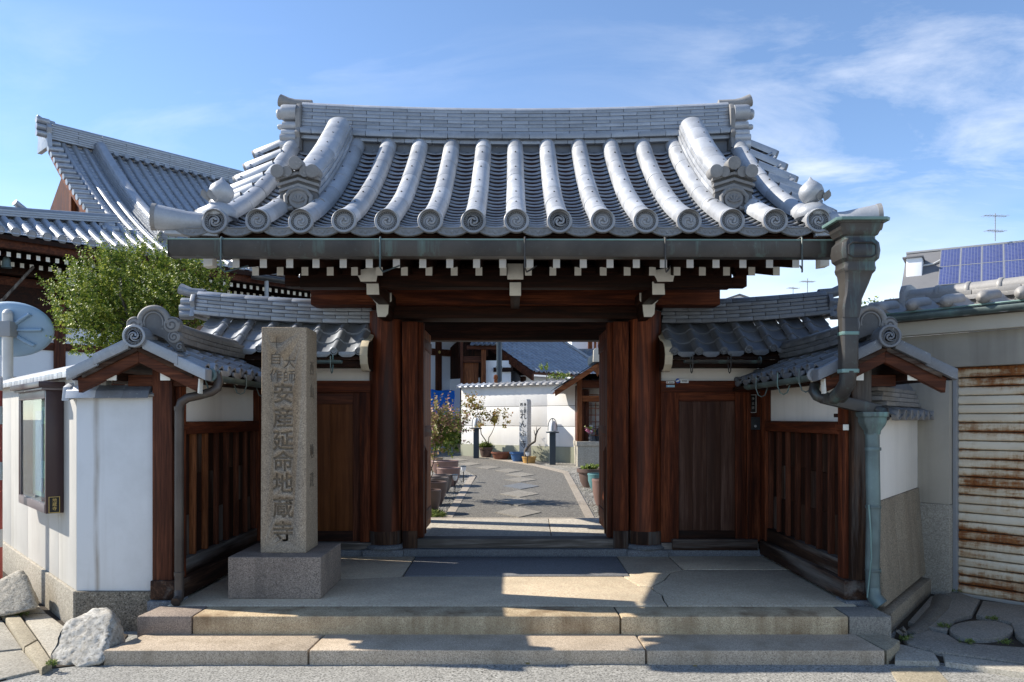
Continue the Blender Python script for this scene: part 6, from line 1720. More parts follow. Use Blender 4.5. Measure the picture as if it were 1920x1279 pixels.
def roll_row(a, depth, par, r=0.085, b_start=0.0, mat='tile_far'):
    b = MB(TM)
    frs = []
    for i in range(15):
        q = b_start + (depth - b_start) * i / 14
        sl = (hp(q + 0.05) - hp(q - 0.05)) / 0.1; ln = math.hypot(1, sl)
        frs.append(((a, -q, hp(q) + 0.04), (1, 0, 0), (0, sl / ln, 1 / ln)))
    b.sweep([(r * math.cos(R(x)), r * math.sin(R(x))) for x in range(-10, 191, 25)], frs)
    b.build('round_tile_row', mat, par, 0, 50)
mr = hollow('main_roof', hall, TM @ Vector((8, -3, 8)))
slope_rows('flat_tile_courses', 3.05, 19.5, 6.4, mr)
for i in range(38):
    a = 3.3 + i * 0.33
    if abs(a - 4.35) < 0.17: continue
    roll_row(a, 6.3, mr)
def hbar(name, mat, par, a0, a1, b0, b1, z0, z1, bev=0.01): return MB(TM).box(a0, a1, b0, b1, z0, z1).build(name, mat, par, bev)
zt = hp(6.4)
for i in range(7):
    for j in range(12):
        a0 = 2.95 + j * 1.45 - (i % 2) * 0.7
        hbar('ridge_tile', 'tile_far', mr, max(a0, 2.9), a0 + 1.44, -6.75, -6.15 + 0.012 * i, zt - 0.02 + i * 0.065, zt + 0.04 + i * 0.065, 0.008)
b = MB(TM); b.sweep([(0.20 * math.cos(R(x)), 0.14 * math.sin(R(x))) for x in range(0, 181, 20)], [((a, -6.42, zt + 0.43), (0, 1, 0), (0, 0, 1)) for a in (2.9, 10, 19.5)]); b.build('ridge_cap', 'tile_far', mr, 0, 40)
for i in range(34):
    b = MB(TM); b.lathe([(0.085, 0), (0.08, 0.10), (0, 0.10)], (4.8 + i * 0.33, -6.1, zt - 0.06), (0, 1, 0.2), 10); b.build('ridge_scallop', 'tile_far', mr, 0, 40)
# ridge end
b = MB(TM); b.prism([(-0.5, -0.35), (-0.42, 0.1), (-0.5, 0.25), (-0.34, 0.45), (0, 0.58), (0.34, 0.45), (0.5, 0.25), (0.42, 0.1), (0.5, -0.35)], (2.9, -6.42, zt), (0, 1, 0), (0, 0, 1), (-0.14, 0, 0)); b.build('ridge_end_plate', 'tile_far', mr, 0.02)
b = MB(TM); b.tube([(3.1, -6.42, zt + 0.56), (2.78, -6.42, zt + 0.57), (2.60, -6.42, zt + 0.63)], [0.07, 0.075, 0.09], 12); b.build('bird_perch_tile', 'tile_far', mr, 0, 40)
for dz in (0.05, 0.25, 0.45):
    b = MB(TM); b.lathe([(0.10, 0), (0.10, 0.35), (0, 0.35)], (2.85, -6.1, zt + dz), (-1, 0, 0), 12); b.build('ridge_end_roll', 'tile_far', mr, 0, 40)
# verge: short sideways tiles down the gable, barge board and red-brown gable wall
q = 1.6
while q < 6.3:
    b = MB(TM); b.lathe([(0.09, 0), (0.09, 0.42), (0, 0.42)], (3.18, -q, hp(q) + 0.06), (-1, 0, -0.12), 12); b.build('verge_tile', 'tile_far', mr, 0, 40)
    q += 0.27
b = MB(TM); b.sweep([(-0.08, -0.42), (0.02, -0.42), (0.02, -0.04), (-0.08, -0.04)], [((3.0, -s_, hp(s_)), (1, 0, 0), (0, 0, 1)) for s_ in lin(1.2, 6.4, 12)]); b.build('barge_board', 'wood_orange_Y', mr, 0.01)
b = MB(TM); b.prism([(-s_, hp(s_) - 0.4) for s_ in lin(2.0, 6.4, 8)] + [(-10.8, hp(2.0) - 0.4)], (3.5, 0, 0), (0, 1, 0), (0, 0, 1), (0.1, 0, 0)); b.build('gable_wall', 'wood_red_Z', hall)
for k in range(4):
    hbar('gable_strut', 'wood_orange_Z', hall, 3.36, 3.5, -3.2 - k * 0.9, -3.05 - k * 0.9, hp(2.0) - 0.4, hp(3.0 + k * 0.9) - 0.3)
# descending ridge with scroll end
b = MB(TM)
frs = []
for s_ in lin(1.25, 6.3, 16):
    sl = (hp(s_ + 0.05) - hp(s_ - 0.05)) / 0.1; ln = math.hypot(1, sl)
    frs.append(((4.35, -s_, hp(s_)), (1, 0, 0), (0, sl / ln, 1 / ln)))
for k, (hw, h0, h1) in enumerate(((0.20, 0.0, 0.09), (0.19, 0.095, 0.165), (0.18, 0.17, 0.24), (0.17, 0.245, 0.315))):
    b = MB(TM); b.sweep([(-hw, h0), (hw, h0), (hw, h1), (-hw, h1)], frs); b.build('descending_ridge_course', 'tile_far', mr, 0.006)
b = MB(TM); b.sweep([(0.15 * math.cos(R(x)), 0.32 + 0.11 * math.sin(R(x))) for x in range(-5, 186, 19)], frs); b.build('descending_ridge_cap', 'tile_far', mr, 0, 40)
nv = Vector((nM[0], nM[1], 0)).normalized(); uv = Vector((uM[0], uM[1], 0)).normalized()
scroll_mask(mr, TM @ Vector((4.35, -1.18, hp(1.2) + 0.1)), uv, nv, 1.0, 'tile_brown', 'ridge_mask')
# lower roof to the left with its own ridge
lr = hollow('lower_roof', hall, TM @ Vector((0, -1, 6.5)))
def btop(a): return max(0.30, 1.05 + 0.32 * a)
lb = MB(TM)
for i in range(23):
    a = -4.2 + i * 0.325; d_ = btop(a + 0.16); k_ = max(2, int(d_ / 0.15)); rows = []
    for j in range(k_ + 1):
        b0 = d_ * j / k_
        rows.append([(a, -b0, hp(b0)), (a + 0.325, -b0, hp(b0))]); rows.append([(a, -b0 - 0.004, hp(b0) + 0.03), (a + 0.325, -b0 - 0.004, hp(b0) + 0.03)])
    lb.grid(rows)
tag(lb.build('flat_tile_courses', 'tile_far', lr, 0, 20), kind='stuff')
b = MB(TM); b.sweep([(-4.2, -0.12), (3.2, -0.12), (3.2, -0.02), (-4.2, -0.02)], [((0, -q_, hp(q_) - 0.03), (1, 0, 0), (0, 0, 1)) for q_ in (0, 0.25)]); b.build('roof_deck', 'wood_black_Y', lr)
for i in range(20):
    a = -3.25 + i * 0.325
    roll_row(a, btop(a) - 0.05, lr)
for i in range(-8, 12):
    a = -0.0 + i * 0.325
    b = MB(TM); b.lathe([(0.10, 0), (0.105, 0.03), (0.08, 0.035), (0.07, 0.025), (0, 0.03)], (a, -0.03, EZ + 0.05), (0, 1, -0.1), 16); b.build('eave_disc', 'tile_brown', lr, 0, 40)
for i in range(14):
    b = MB(TM); b.lathe([(0.10, 0), (0.105, 0.03), (0.08, 0.035), (0.07, 0.025), (0, 0.03)], (4.95 + i * 0.33 - 0.66 + 0.0, -0.03, EZ + 0.05), (0, 1, -0.1), 16); b.build('eave_disc', 'tile_brown', mr, 0, 40)
hipf = [((a, -btop(a), hp(btop(a)) + 0.02 + (0.12 * (0.5 - a) ** 1.5 * 0.12 if a < 0.5 else 0.0)), (0, 1, 0), (0, 0, 1)) for a in lin(-3.0, 3.3, 18)]
for k in range(3):
    b = MB(TM); b.sweep([(-0.2 + .02 * k, k * 0.06), (0.2 - .02 * k, k * 0.06), (0.2 - .02 * k, k * 0.06 + 0.052), (-0.2 + .02 * k, k * 0.06 + 0.052)], hipf); b.build('ridge_course', 'tile_far', lr, 0.006)
b = MB(TM); b.sweep([(0.14 * math.cos(R(x)), 0.18 + 0.09 * math.sin(R(x))) for x in range(0, 181, 20)], hipf); b.build('ridge_cap', 'tile_far', lr, 0, 40)
zq = hp(btop(1.0)) + 0.20
b = MB(TM); b.tube([(1.25, -btop(1.0) - .1, zq - 0.02), (0.9, -btop(1.0), zq + 0.02), (0.65, -btop(1.0) + .05, zq + 0.16)], [0.06, 0.07, 0.08], 10); b.build('ridge_tip', 'tile_far', lr, 0, 40)
# eaves: fascia, two rows of white-ended rafters, soffit
ev2 = hollow('eaves', hall, TM @ Vector((4, -0.5, 5.7)))
hbar('eave_fascia', 'wood_red_X', ev2, -4.2, 19.5, -0.28, -0.12, 5.60, 5.82)
hbar('soffit', 'wood_black_X', ev2, -4.2, 19.5, -2.2, -0.2, 5.62, 5.66, 0)
hr1 = rafter_mesh(0, 0, 0.9, 0.085, 0.11, 0.18)
for k in range(64):
    a = -2.6 + k * 0.205
    M = TM @ Matrix.Translation((a, -0.35, 5.44)) @ Matrix.Rotation(R(180), 4, 'Z')
    link('flying_rafter', hr1, ev2, M)
    M = TM @ Matrix.Translation((a + 0.03, -0.95, 5.32)) @ Matrix.Rotation(R(180), 4, 'Z')
    if a < 8: link('base_rafter', hr1, ev2, M)
b = MB(TM); b.tube([(6.15, 0.22, 5.72), (12, 0.22, 5.70)], 0.09, 10); b.build('gutter', 'copper', ev2, 0, 50)
b = MB(TM); b.tube([(6.6, 0.2, 5.7), (6.6, 0.2, 2.0)], 0.06, 10); b.build('downpipe', 'steel', ev2, 0, 50)
# wall: posts, rails and white panels, one set per bay
bays = [-3.6, -1.8, 0.0, 1.8, 3.6, 5.4, 7.2, 9.0, 10.8, 12.6, 14.0, 15.12, 16.25]
for i, a in enumerate(bays):
    hbar('post', 'wood_red_Z', hall, a - 0.13, a + 0.13, -2.0, -1.74, 0.6, 5.6)
for i in range(len(bays) - 1):
    a, c_ = bays[i] + 0.13, bays[i + 1] - 0.13
    left = bays[i] < 5
    w0, w1 = (3.42, 3.62) if left else (4.10, 4.36)
    hbar('rail', 'wood_red_X', hall, a, c_, -1.96, -1.78, w0, w1)
    hbar('rail', 'wood_red_X', hall, a, c_, -1.96, -1.78, 4.98, 5.2)
    hbar('rail', 'wood_red_X', hall, a, c_, -1.96, -1.78, 2.55, 2.70)
    hbar('wall_panel', 'siding_white', hall, a, c_, -1.92, -1.84, 2.70, w0, 0)
    hbar('wall_panel', 'siding_white', hall, a, c_, -1.92, -1.84, w1, 4.05 if left else 4.98, 0)
    if left: hbar('wall_board', 'wood_black_X', hall, a, c_, -1.93, -1.76, 4.05, 4.98, 0)
    hbar('wall_panel', 'wood_black_Z', hall, a, c_, -1.92, -1.84, 0.6, 2.55, 0)
for a in (15.12, 16.25):
    b = MB(TM); b.lathe([(0.06, 0), (0.05, 0.02), (0, 0.025)], (a, -1.739, 4.23), (0, 1, 0), 12); b.build('nail_cover', 'gold', hall)
hbar('wall_core', 'wood_black_Z', hall, -3.6, 16.3, -9.5, -2.05, 0.5, 5.6, 0)
# bracket arms with pale ends under the left eave
for a in (-1.8, 0.0, 1.8, 3.6):
    b = MB(TM); b.prism([(0, 0), (0.75, 0.28), (0.75, 0.45), (0, 0.35)], (a - 0.10, -1.74, 4.75), (0, 1, 0), (0, 0, 1), (0.2, 0, 0)); b.build('bracket_arm', 'wood_black_Y', hall, 0.01)
    b = MB(TM); b.prism([(0.752, 0.27), (0.79, 0.30), (0.79, 0.46), (0.752, 0.46)], (a - 0.105, -1.74, 4.75), (0, 1, 0), (0, 0, 1), (0.21, 0, 0)); b.build('bracket_nose', 'white_end', hall, 0.006)
hbar('tie_beam', 'wood_black_X', hall, -3.6, 6, -1.70, -1.5, 5.22, 5.45)
b = MB(TM); b.tube([(0.9, -0.75, 5.35), (0.3, -0.9, 4.5), (-0.6, -1.2, 3.9), (-1.3, -1.4, 3.6)], 0.035, 8)
tag(b.build('bell_rope', 'wood_grey_Z', None, 0, 50), 'hanging grey rope under the main hall eave at far left', 'rope')
b = MB(); q = P(12, 492, 18.3); b.lathe([(0.03, 0.14), (0.06, 0.12), (0.085, 0.05), (0.095, -0.08), (0.115, -0.13), (0, -0.13)], q, (0, 0, 1), 16); b.tube([q + V((0, 0, 0.13)), q + V((0, 0, 0.35))], 0.012, 5)
tag(b.build('eave_bell', 'copper_green', None, 0, 45), 'small bronze wind bell hanging under the main hall eave', 'bell')
# blue sheet hung on the hall by the doorway view
b = MB(TM); rows = []
for i in range(15):
    z = 1.35 + 1.40 * i / 14
    rows.append([(14.3 + 2.1 * k / 20, -1.62 + 0.03 * math.sin(k * 1.1 + i * 0.35) + 0.02 * math.sin(k * 0.4 - i * 0.9), z + 0.02 * math.sin(k * 0.7)) for k in range(21)])
b.grid(rows)
o = tag(b.build('blue_tarp', 'tarp_blue', None, 0, 60), 'bright blue tarpaulin hung on the main hall wall', 'tarp')
sm = o.modifiers.new('thickness', 'SOLIDIFY'); sm.thickness = 0.006

# ------------------------------------------------------------------ priests' hall seen through the gate
c0 = P(1000, 698, 27.0)
TK = frameT((c0.x, c0.y), uM, nM)
kh = thing('reception_hall', 'dark tiled reception hall with white wall beyond the garden wall', 'hall', (c0.x, c0.y, 0.8))
KW, KZ, KS = 3.7, c0.z, 0.58
kr = hollow('roof', kh, c0)
kt = pan_b(0.27, 0.30, 0.03).mesh('roof_tile', 'tile_flat', 0, 40)
ka = math.atan(KS)
ncol, nrow = 19, 15
for c in range(nrow):
    for k in range(ncol):
        q = c * 0.285 * math.cos(ka)
        M = TK @ Matrix.Translation((0.14 + k * 0.265, -q, KZ + q * KS + 0.05)) @ Matrix.Rotation(R(180), 4, 'Z') @ Matrix.Rotation(ka - R(5), 4, 'X')
        link('roof_tile', kt, kr, M)
LKE = ncol * 0.265
def kb(name, mat, par, *k, bev=0.01): return MB(TK).box(*k).build(name, mat, par, bev)
b = MB(TK); b.sweep([(0, -0.08), (LKE, -0.08), (LKE, 0.0), (0, 0.0)], [((0, -s_, KZ + s_ * KS), (1, 0, 0), (0, 0, 1)) for s_ in (0, KW)] + [((0, -2 * KW, KZ), (1, 0, 0), (0, 0, 1))]); b.build('roof_deck', 'wood_red_X', kr)
b = MB(TK); b.sweep([(-0.06, -0.30), (0.04, -0.30), (0.04, -0.02), (-0.06, -0.02)], [((0, -s_, KZ + s_ * KS), (1, 0, 0), (0, 0, 1)) for s_ in (0, KW)]); b.build('barge_board', 'wood_red_Y', kr, 0.01)
for i in range(3): kb('ridge_tile', 'tile_dark', kr, -0.1, LKE + 0.1, -KW - 0.2, -KW + 0.2 - 0.02 * i, KZ + KW * KS + 0.05 + i * 0.07, KZ + KW * KS + 0.11 + i * 0.07)
b = MB(TK); b.sweep([(-0.14, 0.02), (0.14, 0.02), (0.14, 0.12), (-0.14, 0.12)], [((LKE, -s_, KZ + s_ * KS), (1, 0, 0), (0, 0, 1)) for s_ in (0, KW)]); b.build('verge_ridge', 'tile_garage', kr, 0.01)
kb('wall', 'siding_white', kh, 0.5, LKE - 0.3, -2 * KW + 0.5, -0.9, 0.7, KZ - 0.06, bev=0)
kb('wall_post', 'wood_black_Z', kh, 0.42, 0.6, -1.05, -0.85, 0.7, KZ - 0.1)
kb('gable_beam', 'wood_black_Y', kh, 0.38, 0.499, -3.0, -1.05, 2.95, 3.2)
b = MB(TK); b.lathe([(0.36, 0), (0.36, 0.06), (0.30, 0.07), (0, 0.06)], (0.40, -1.3, 3.02), (-1, 0, 0), 20); b.build('gable_boss', 'stone_dark', kh, 0, 40)
b = MB(TK); b.prism([(-2 * KW + 0.5, KZ - 0.06), (-0.9, KZ - 0.06), (-KW, KZ + KW * KS - 0.35)], (0.5, 0, 0), (0, 1, 0), (0, 0, 1), (0.1, 0, 0)); b.build('gable_wall', 'wood_black_Z', kh)
# porch between the two halls
po = thing('entrance_porch', 'brown timber porch with orange door between the two halls', 'porch', (-1.5, 27.5, 0.8))
q0 = P(865, 740, 27.5)
def pb(name, mat, x0, x1, y0, y1, Y, d=0.1, bev=0.01):
    a_, c_ = P(x0, y1, Y), P(x1, y0, Y)
    return MB().box(a_.x, c_.x, Y, Y + d, a_.z, c_.z).build(name, mat, po, bev)
pb('door_panel', 'wood_orange_Z', 868, 897, 680, 790, 27.6, 0.06)
pb('door_head', 'wood_red_X', 866, 902, 668, 680, 27.5, 0.12)
pb('post', 'wood_orange_Z', 902, 911, 655, 800, 27.4, 0.18)
pb('post', 'wood_red_Z', 863, 868, 640, 800, 27.45, 0.18)
pb('porch_beam', 'wood_red_X', 875, 935, 648, 655, 27.3, 0.2)
pb('back_wall', 'wood_black_Z', 860, 915, 600, 668, 27.9, 0.1)
pb('white_wall', 'siding_white', 911, 958, 676, 790, 27.7, 0.1)
pb('dark_beam', 'wood_black_X', 925, 962, 689, 697, 27.6, 0.1)
p1_, p2_ = P(862, 628, 28.4), P(935, 647, 27.1)
for c in range(4):
    for k in range(6):
        M = Matrix.Translation((P(888 + k * 9.5, 0, 27.1).x - c * 0.28, 27.1 + c * 0.3, P(0, 646, 27.1).z + c * 0.17)) @ Matrix.Rotation(R(-8), 4, 'Z') @ Matrix.Rotation(R(26), 4, 'X')
        link('roof_tile', bpans[('reg', 'tile_dark')], po, M)
# slim dark downpipe standing before it
b = MB(); q = P(936, 0, 24.0); b.tube([(q.x, 24, 0.78), (q.x, 24, 5.2)], 0.085, 12); b.lathe([(0.1, 0), (0.1, 0.08)], (q.x, 24, 3.2), (0, 0, 1), 12)
tag(b.build('rain_pipe', 'steel' if False else 'lamp_metal', None, 0, 50), 'slim dark standpipe before the reception hall roof', 'pipe')
# white building behind on the right, with a timber balcony
wb = thing('white_building', 'white rendered house with wooden balcony behind the reception hall', 'house', (3.5, 44, 1))
q = P(1010, 700, 46)
MB().box(q.x - 2, q.x + 3.45, 46, 52, 0.8, 8.5).build('wall', 'siding_white', wb, 0.02)
q2 = P(1072, 700, 42)
MB().box(q2.x - 0.0, q2.x + 6, 42.0, 49, 0.8, 8.5).build('wall', 'mirror_back' if False else 'siding_white', wb, 0.02)
bz0, bz1 = P(0, 655, 41).z, P(0, 622, 41).z
bx0, bx1 = P(1106, 0, 41).x, P(1165, 0, 41).x
MB().box(bx0 - 0.15, bx1, 40.9, 41.98, bz0 - 0.12, bz0).build('balcony_floor', 'wood_orange_X', wb, 0.01)
MB().box(bx0 - 0.1, bx1, 40.95, 41.03, bz1 - 0.1, bz1 + 0.02).build('balcony_rail', 'wood_orange_X', wb, 0.01)
MB().box(bx0 - 0.1, bx0 + 0.12, 40.92, 41.05, bz0 - 0.4, bz1 + 0.6).build('balcony_post', 'wood_orange_Z', wb, 0.01)
for k in range(8):
    MB().box(bx0 + 0.22 + k * 0.2, bx0 + 0.34 + k * 0.2, 40.97, 41.0, bz0 + 0.02, bz1 - 0.1).build('balustrade_slat', 'wood_orange_Z', wb, 0.005)
lowr = thing('low_tiled_roof', 'low dark tiled roof between white house and shrine', 'roof', (3.5, 33, 1))
for c in range(3):
    for k in range(9):
        M = Matrix.Translation((P(1075, 0, 33).x + k * 0.25, 33 + c * 0.3, P(0, 674, 33).z + c * 0.16)) @ Matrix.Rotation(R(28), 4, 'X')
        link('roof_tile', bpans[('reg', 'tile_dark')], lowr, M)
MB().box(P(1075, 0, 33).x - 0.2, P(1075, 0, 33).x + 2.3, 33.85, 34.1, P(0, 664, 33).z, P(0, 655, 33).z + 0.1).build('ridge', 'tile_dark', lowr, 0.02)
MB().box(P(1075, 0, 33).x - 0.1, P(1075, 0, 33).x + 2.3, 33.2, 34.5, 0.9, P(0, 676, 33).z).build('wall', 'siding_white', lowr, 0.01)

# ------------------------------------------------------------------ garden wall
gl, grr = P(865, 725, 20.5), P(1085, 717, 18.2)
uW = Vector((grr.x - gl.x, grr.y - gl.y, 0)).normalized(); nW = Vector((uW.y, -uW.x, 0))
TW = frameT((gl.x, gl.y), uW, nW)
gw = thing('garden_wall', 'long white garden wall with tile coping and two dark joints', 'wall', (gl.x, gl.y, 0.6))
LW = 5.6
ZW = 2.46
for i, (z0, z1) in enumerate(((0.98, 1.46), (1.472, 1.95), (1.962, ZW))):
    for j in range(2): MB(TW).box(j * 2.8 + 0.001, (j + 1) * 2.8 - 0.001, -0.16, 0.0, z0, z1).build('wall_panel', 'plaster_garden', gw, 0.002)
MB(TW).box(0, LW, -0.14, -0.015, 0.5, ZW).build('wall_core', 'ink', gw, 0)
MB(TW).box(0, LW, -0.18, 0.03, 0.4, 0.975).build('wall_base', 'concrete_green', gw, 0.006)
for k in range(30):
    a0 = -0.06 + k * 0.195
    b = MB(TW); b.prism([(0.12, 0.0), (0.11, 0.03), (-0.02, 0.095), (-0.08, 0.10), (-0.16, 0.095), (-0.28, 0.03), (-0.28, 0.0)], (a0, 0, ZW + 0.005), (0, 1, 0), (0, 0, 1), (0.185, 0, 0)); b.build('coping_tile', 'tile_garage' if k > 5 else 'tile', gw, 0.01)
    b = MB(TW); b.lathe([(0.04, 0), (0.035, 0.22)], (a0 + 0.01, 0.125, ZW + 0.02), (0, -1, 0.4), 8); b.build('coping_roll', 'tile_garage' if k > 5 else 'tile', gw, 0, 40)
b = MB(TW); q = TW.inverted() @ P(924, 712, 20.0); b.lathe([(0.05, 0), (0.045, 0.10), (0.06, 0.12), (0.05, 0.2), (0.0, 0.23)], (1.12, -0.08, ZW + 0.10), (0, 0, 1), 10)
tag(b.build('wall_ornament', 'wood_orange_Z', None, 0, 45), 'tiny orange ornament standing on the garden wall coping', 'ornament')
hb = thing('coping_plants', 'yellow green plants showing above the garden wall coping', 'plant', (1.2, 20.5, 0.7))
sprigs('foliage', 'leaf_light', hb, [((P(x, y, 20.0).x, 20.0 + 0.2, P(x, y, 20.0).z), (0.11, 0.15, 0.06)) for x, y in ((1040, 706), (1052, 703), (1064, 708), (1022, 688))], 55, 0.05, (0.06, 0.14), 7, 3)
b = MB(); limb(b, (0.95, 20.25, 0.65), (0.9, 20.2, 2.9), 0.03, 0.01, 2); b.build('stem', 'bark', hb)

# ------------------------------------------------------------------ little shrine on its plinth
sx, sy = P(1083, 0, 17.3).x, 17.3
zs = zc_(17.3)
shr = thing('roadside_shrine', 'small wooden shrine with lattice doors on a white plinth at the doorway right', 'shrine', (sx + 0.7, sy + 0.4, zs))
def sb_(name, mat, x0, x1, y0, y1, z0, z1, bev=0.006): return MB().box(x0, x1, y0, y1, z0, z1).build(name, mat, shr, bev)
zpl = P(0, 828, 17.3).z
sb_('plinth', 'concrete_pale', sx, sx + 1.5, sy + 0.02, sy + 1.2, zs - 0.1, zpl - 0.105)
sb_('plinth_cap', 'threshold_stone', sx - 0.02, sx + 1.52, sy, sy + 1.22, zpl - 0.10, zpl)
zev = P(0, 728, 17.0).z
sb_('post', 'wood_orange_Z', sx + 0.0, sx + 0.11, sy + 0.1, sy + 0.21, zpl, zev + 0.3)
sb_('side_panel', 'wood_red_Z', sx + 0.02, sx + 0.07, sy + 0.21, sy + 1.1, zpl, zev + 0.1)
sb_('post', 'wood_red_Z', sx + 0.20, sx + 0.29, sy + 0.35, sy + 0.44, zpl, zev)
sb_('side_panel', 'wood_red_Z', sx + 0.11, sx + 0.20, sy + 0.37, sy + 0.41, zpl, zev)
sb_('lintel', 'wood_orange_X', sx + 0.11, sx + 1.4, sy + 0.12, sy + 0.2, zev - 0.28, zev - 0.15)
sb_('frieze', 'wood_red_X', sx + 0.11, sx + 1.4, sy + 0.16, sy + 0.22, zev + 0.02, zev + 0.2)
sb_('back_panel', 'wood_black_Z', sx + 0.1, sx + 1.4, sy + 1.05, sy + 1.1, zpl, zev + 0.4)
sb_('post', 'wood_orange_Z', sx + 1.30, sx + 1.41, sy + 0.1, sy + 0.21, zpl, zev + 0.3)
for k in range(9): sb_('lattice_bar', 'wood_orange_Z', sx + 0.33 + k * 0.105, sx + 0.348 + k * 0.105, sy + 0.38, sy + 0.40, zpl + 0.12, zev - 0.3, 0)
for k in range(7): sb_('lattice_bar', 'wood_orange_X', sx + 0.29, sx + 1.3, sy + 0.376, sy + 0.379, zpl + 0.12 + k * 0.155, zpl + 0.138 + k * 0.155, 0)
b = MB(); rows = [[(sx + 0.42 + 0.85 * k / 12, sy + 0.72 + 0.04 * math.sin(k * 1.7), zpl + 0.15 + 0.75 * i / 4) for k in range(13)] for i in range(5)]; b.grid(rows)
b.build('red_curtain', 'red_cloth', shr, 0, 60)
b = MB(); b.lathe([(0.15, 0), (0.17, 0.12), (0.13, 0.28), (0.07, 0.32), (0.09, 0.40), (0.06, 0.48), (0, 0.5)], (sx + 0.62, sy + 0.6, zpl), (0, 0, 1), 16)
tag(b.build('stone_statue', 'stone_grey', None, 0, 45), 'small grey stone figure behind the shrine lattice', 'statue')
pk = P(1120, 679, 16.95)
for sg in (-1, 1):
    L = 0.95; dz = 0.60
    b = MB(); b.prism([(0, 0), (sg * L, -dz), (sg * L, -dz - 0.02), (0, -0.02)], (pk.x, 16.88, pk.z + 0.02), (1, 0, 0), (0, 0, 1), (0, 1.6, 0)); b.build('roof_sheet', 'lamp_metal', shr, 0.004)
    b = MB(); b.prism([(0, -0.02), (sg * L * 0.99, -dz - 0.02), (sg * L * 0.97, -dz - 0.15), (0, -0.14)], (pk.x, 16.92, pk.z), (1, 0, 0), (0, 0, 1), (0, 0.05, 0)); b.build('barge_board', 'wood_orange_X', shr, 0.004)
    b = MB(); b.prism([(0, -0.03), (sg * L * 0.95, -dz - 0.03), (sg * L * 0.95, -dz - 0.07), (0, -0.07)], (pk.x, 16.97, pk.z), (1, 0, 0), (0, 0, 1), (0, 1.4, 0)); b.build('roof_lining', 'wood_red_Y', shr, 0.004)
b = MB(); b.prism([(-0.05, 0), (0.05, 0), (0.08, -0.06), (0.03, -0.12), (0, -0.2), (-0.03, -0.12), (-0.08, -0.06)], (pk.x, 16.90, pk.z - 0.13), (1, 0, 0), (0, 0, 1), (0, 0.03, 0)); b.build('gable_pendant', 'wood_orange_Z', shr, 0.004)
b = MB(); b.prism([(-0.10, 0), (0.10, 0), (0.09, 0.26), (0.05, 0.30), (-0.05, 0.30), (-0.09, 0.26)], (pk.x, 16.86, pk.z + 0.0), (1, 0, 0), (0, 0, 1), (0, 0.1, 0)); b.build('ridge_end', 'trim_cream', shr, 0.01)
MB().box(pk.x - 0.07, pk.x + 0.07, 16.97, 18.4, pk.z + 0.02, pk.z + 0.2).build('ridge', 'lamp_metal', shr, 0.02)
fl = P(1107, 829, 17.32)
vs_ = thing('flower_vase', 'dark vase of pink and white flowers on the shrine plinth', 'vase', (fl.x, fl.y, zpl))
b = MB(); b.lathe([(0.05, 0), (0.03, 0.03), (0.045, 0.08), (0.025, 0.13), (0.045, 0.16), (0, 0.165)], (fl.x, fl.y + 0.05, zpl), (0, 0, 1), 14); b.build('vase', 'stone_dark', vs_, 0, 45)
for m_, sd_ in (('flower_pink', 3), ('flower_white', 4), ('leaf_light', 5)):
    sprigs('bouquet', m_, vs_, [((fl.x, fl.y + 0.05, zpl + 0.24), (0.07, 0.06, 0.08))], 14, 0.045, (0.03, 0.12), 5, sd_, 0.8, 0.3, 0.5)

# ------------------------------------------------------------------ inscribed stone pillar on the platform
st = thing('stone_pillar', 'tall granite pillar carved with large vertical characters on a square base', 'monument', (-1.87, 6.4, ZP))
sxl = (427 - VPX) * 6.09 / F_PX; sxr = (602 - VPX) * 6.09 / F_PX
MB().box(sxl, sxr, 6.09, 6.80, ZP, 0.56).build('base', 'granite_base', st, 0.012, seg=3)
# shaft: front face about x 490-577 at its foot
Yf = 6.27
tx0, tx1 = (488 - VPX) * Yf / F_PX, (574 - VPX) * Yf / F_PX
zt0, zt1 = 0.56, P(0, 613, Yf).z
b = MB()
yb = Yf + 0.38; tp = 0.008
b.add([(tx0, Yf, zt0), (tx1, Yf, zt0), (tx1, yb, zt0), (tx0, yb, zt0), (tx0 + tp, Yf + tp, zt1), (tx1 + tp * .2, Yf + tp, zt1), (tx1 - tp, yb - tp, zt1), (tx0 + tp, yb - tp, zt1)],
      [(0, 3, 2, 1), (4, 5, 6, 7), (0, 1, 5, 4), (1, 2, 6, 5), (2, 3, 7, 6), (3, 0, 4, 7)])
me = b.mesh('shaft', ['granite_stele', 'carved'], 0.010, 35, seg=3)
shaft = link('shaft', me, st)
slots = []
xm = (tx0 + tx1) / 2 - 0.005
for ch, py_ in zip('安産延命地蔵寺', (741, 786, 829, 868, 909, 955, 1000)):
    slots.append((ch, xm + 0.004, P(0, py_, Yf).z, 0.172, 0.003))
slots += [('大', xm + 0.052, P(0, 681, Yf).z, 0.11, -0.0015), ('師', xm + 0.052, P(0, 708, Yf).z, 0.11, -0.0015), ('自', xm - 0.058, P(0, 674, Yf).z, 0.11, -0.0015), ('作', xm - 0.058, P(0, 706, Yf).z, 0.11, -0.0015), ('十', xm - 0.052, P(0, 645, Yf).z, 0.10, -0.002)]
bmc = bmesh.new()
for ch, x, z, s_, off in slots:
    t_me = text_mesh(ch, s_, 'carved', 0.012, off)
    t_me.transform(text_T((x, Yf + 0.004, z), (1, 0, 0), (0, 0, 1), (0, -1, 0)))
    bmc.from_mesh(t_me)
cut_me = bpy.data.meshes.new('cutter'); bmesh.ops.remove_doubles(bmc, verts=bmc.verts, dist=1e-6); bmc.to_mesh(cut_me); bmc.free()
cut_me.materials.append(MATS['granite_stele']); cut_me.materials.append(MATS['carved'])
cut_me.polygons.foreach_set('material_index', [1] * len(cut_me.polygons))
cut = bpy.data.objects.new('cutter', cut_me); C.objects.link(cut)
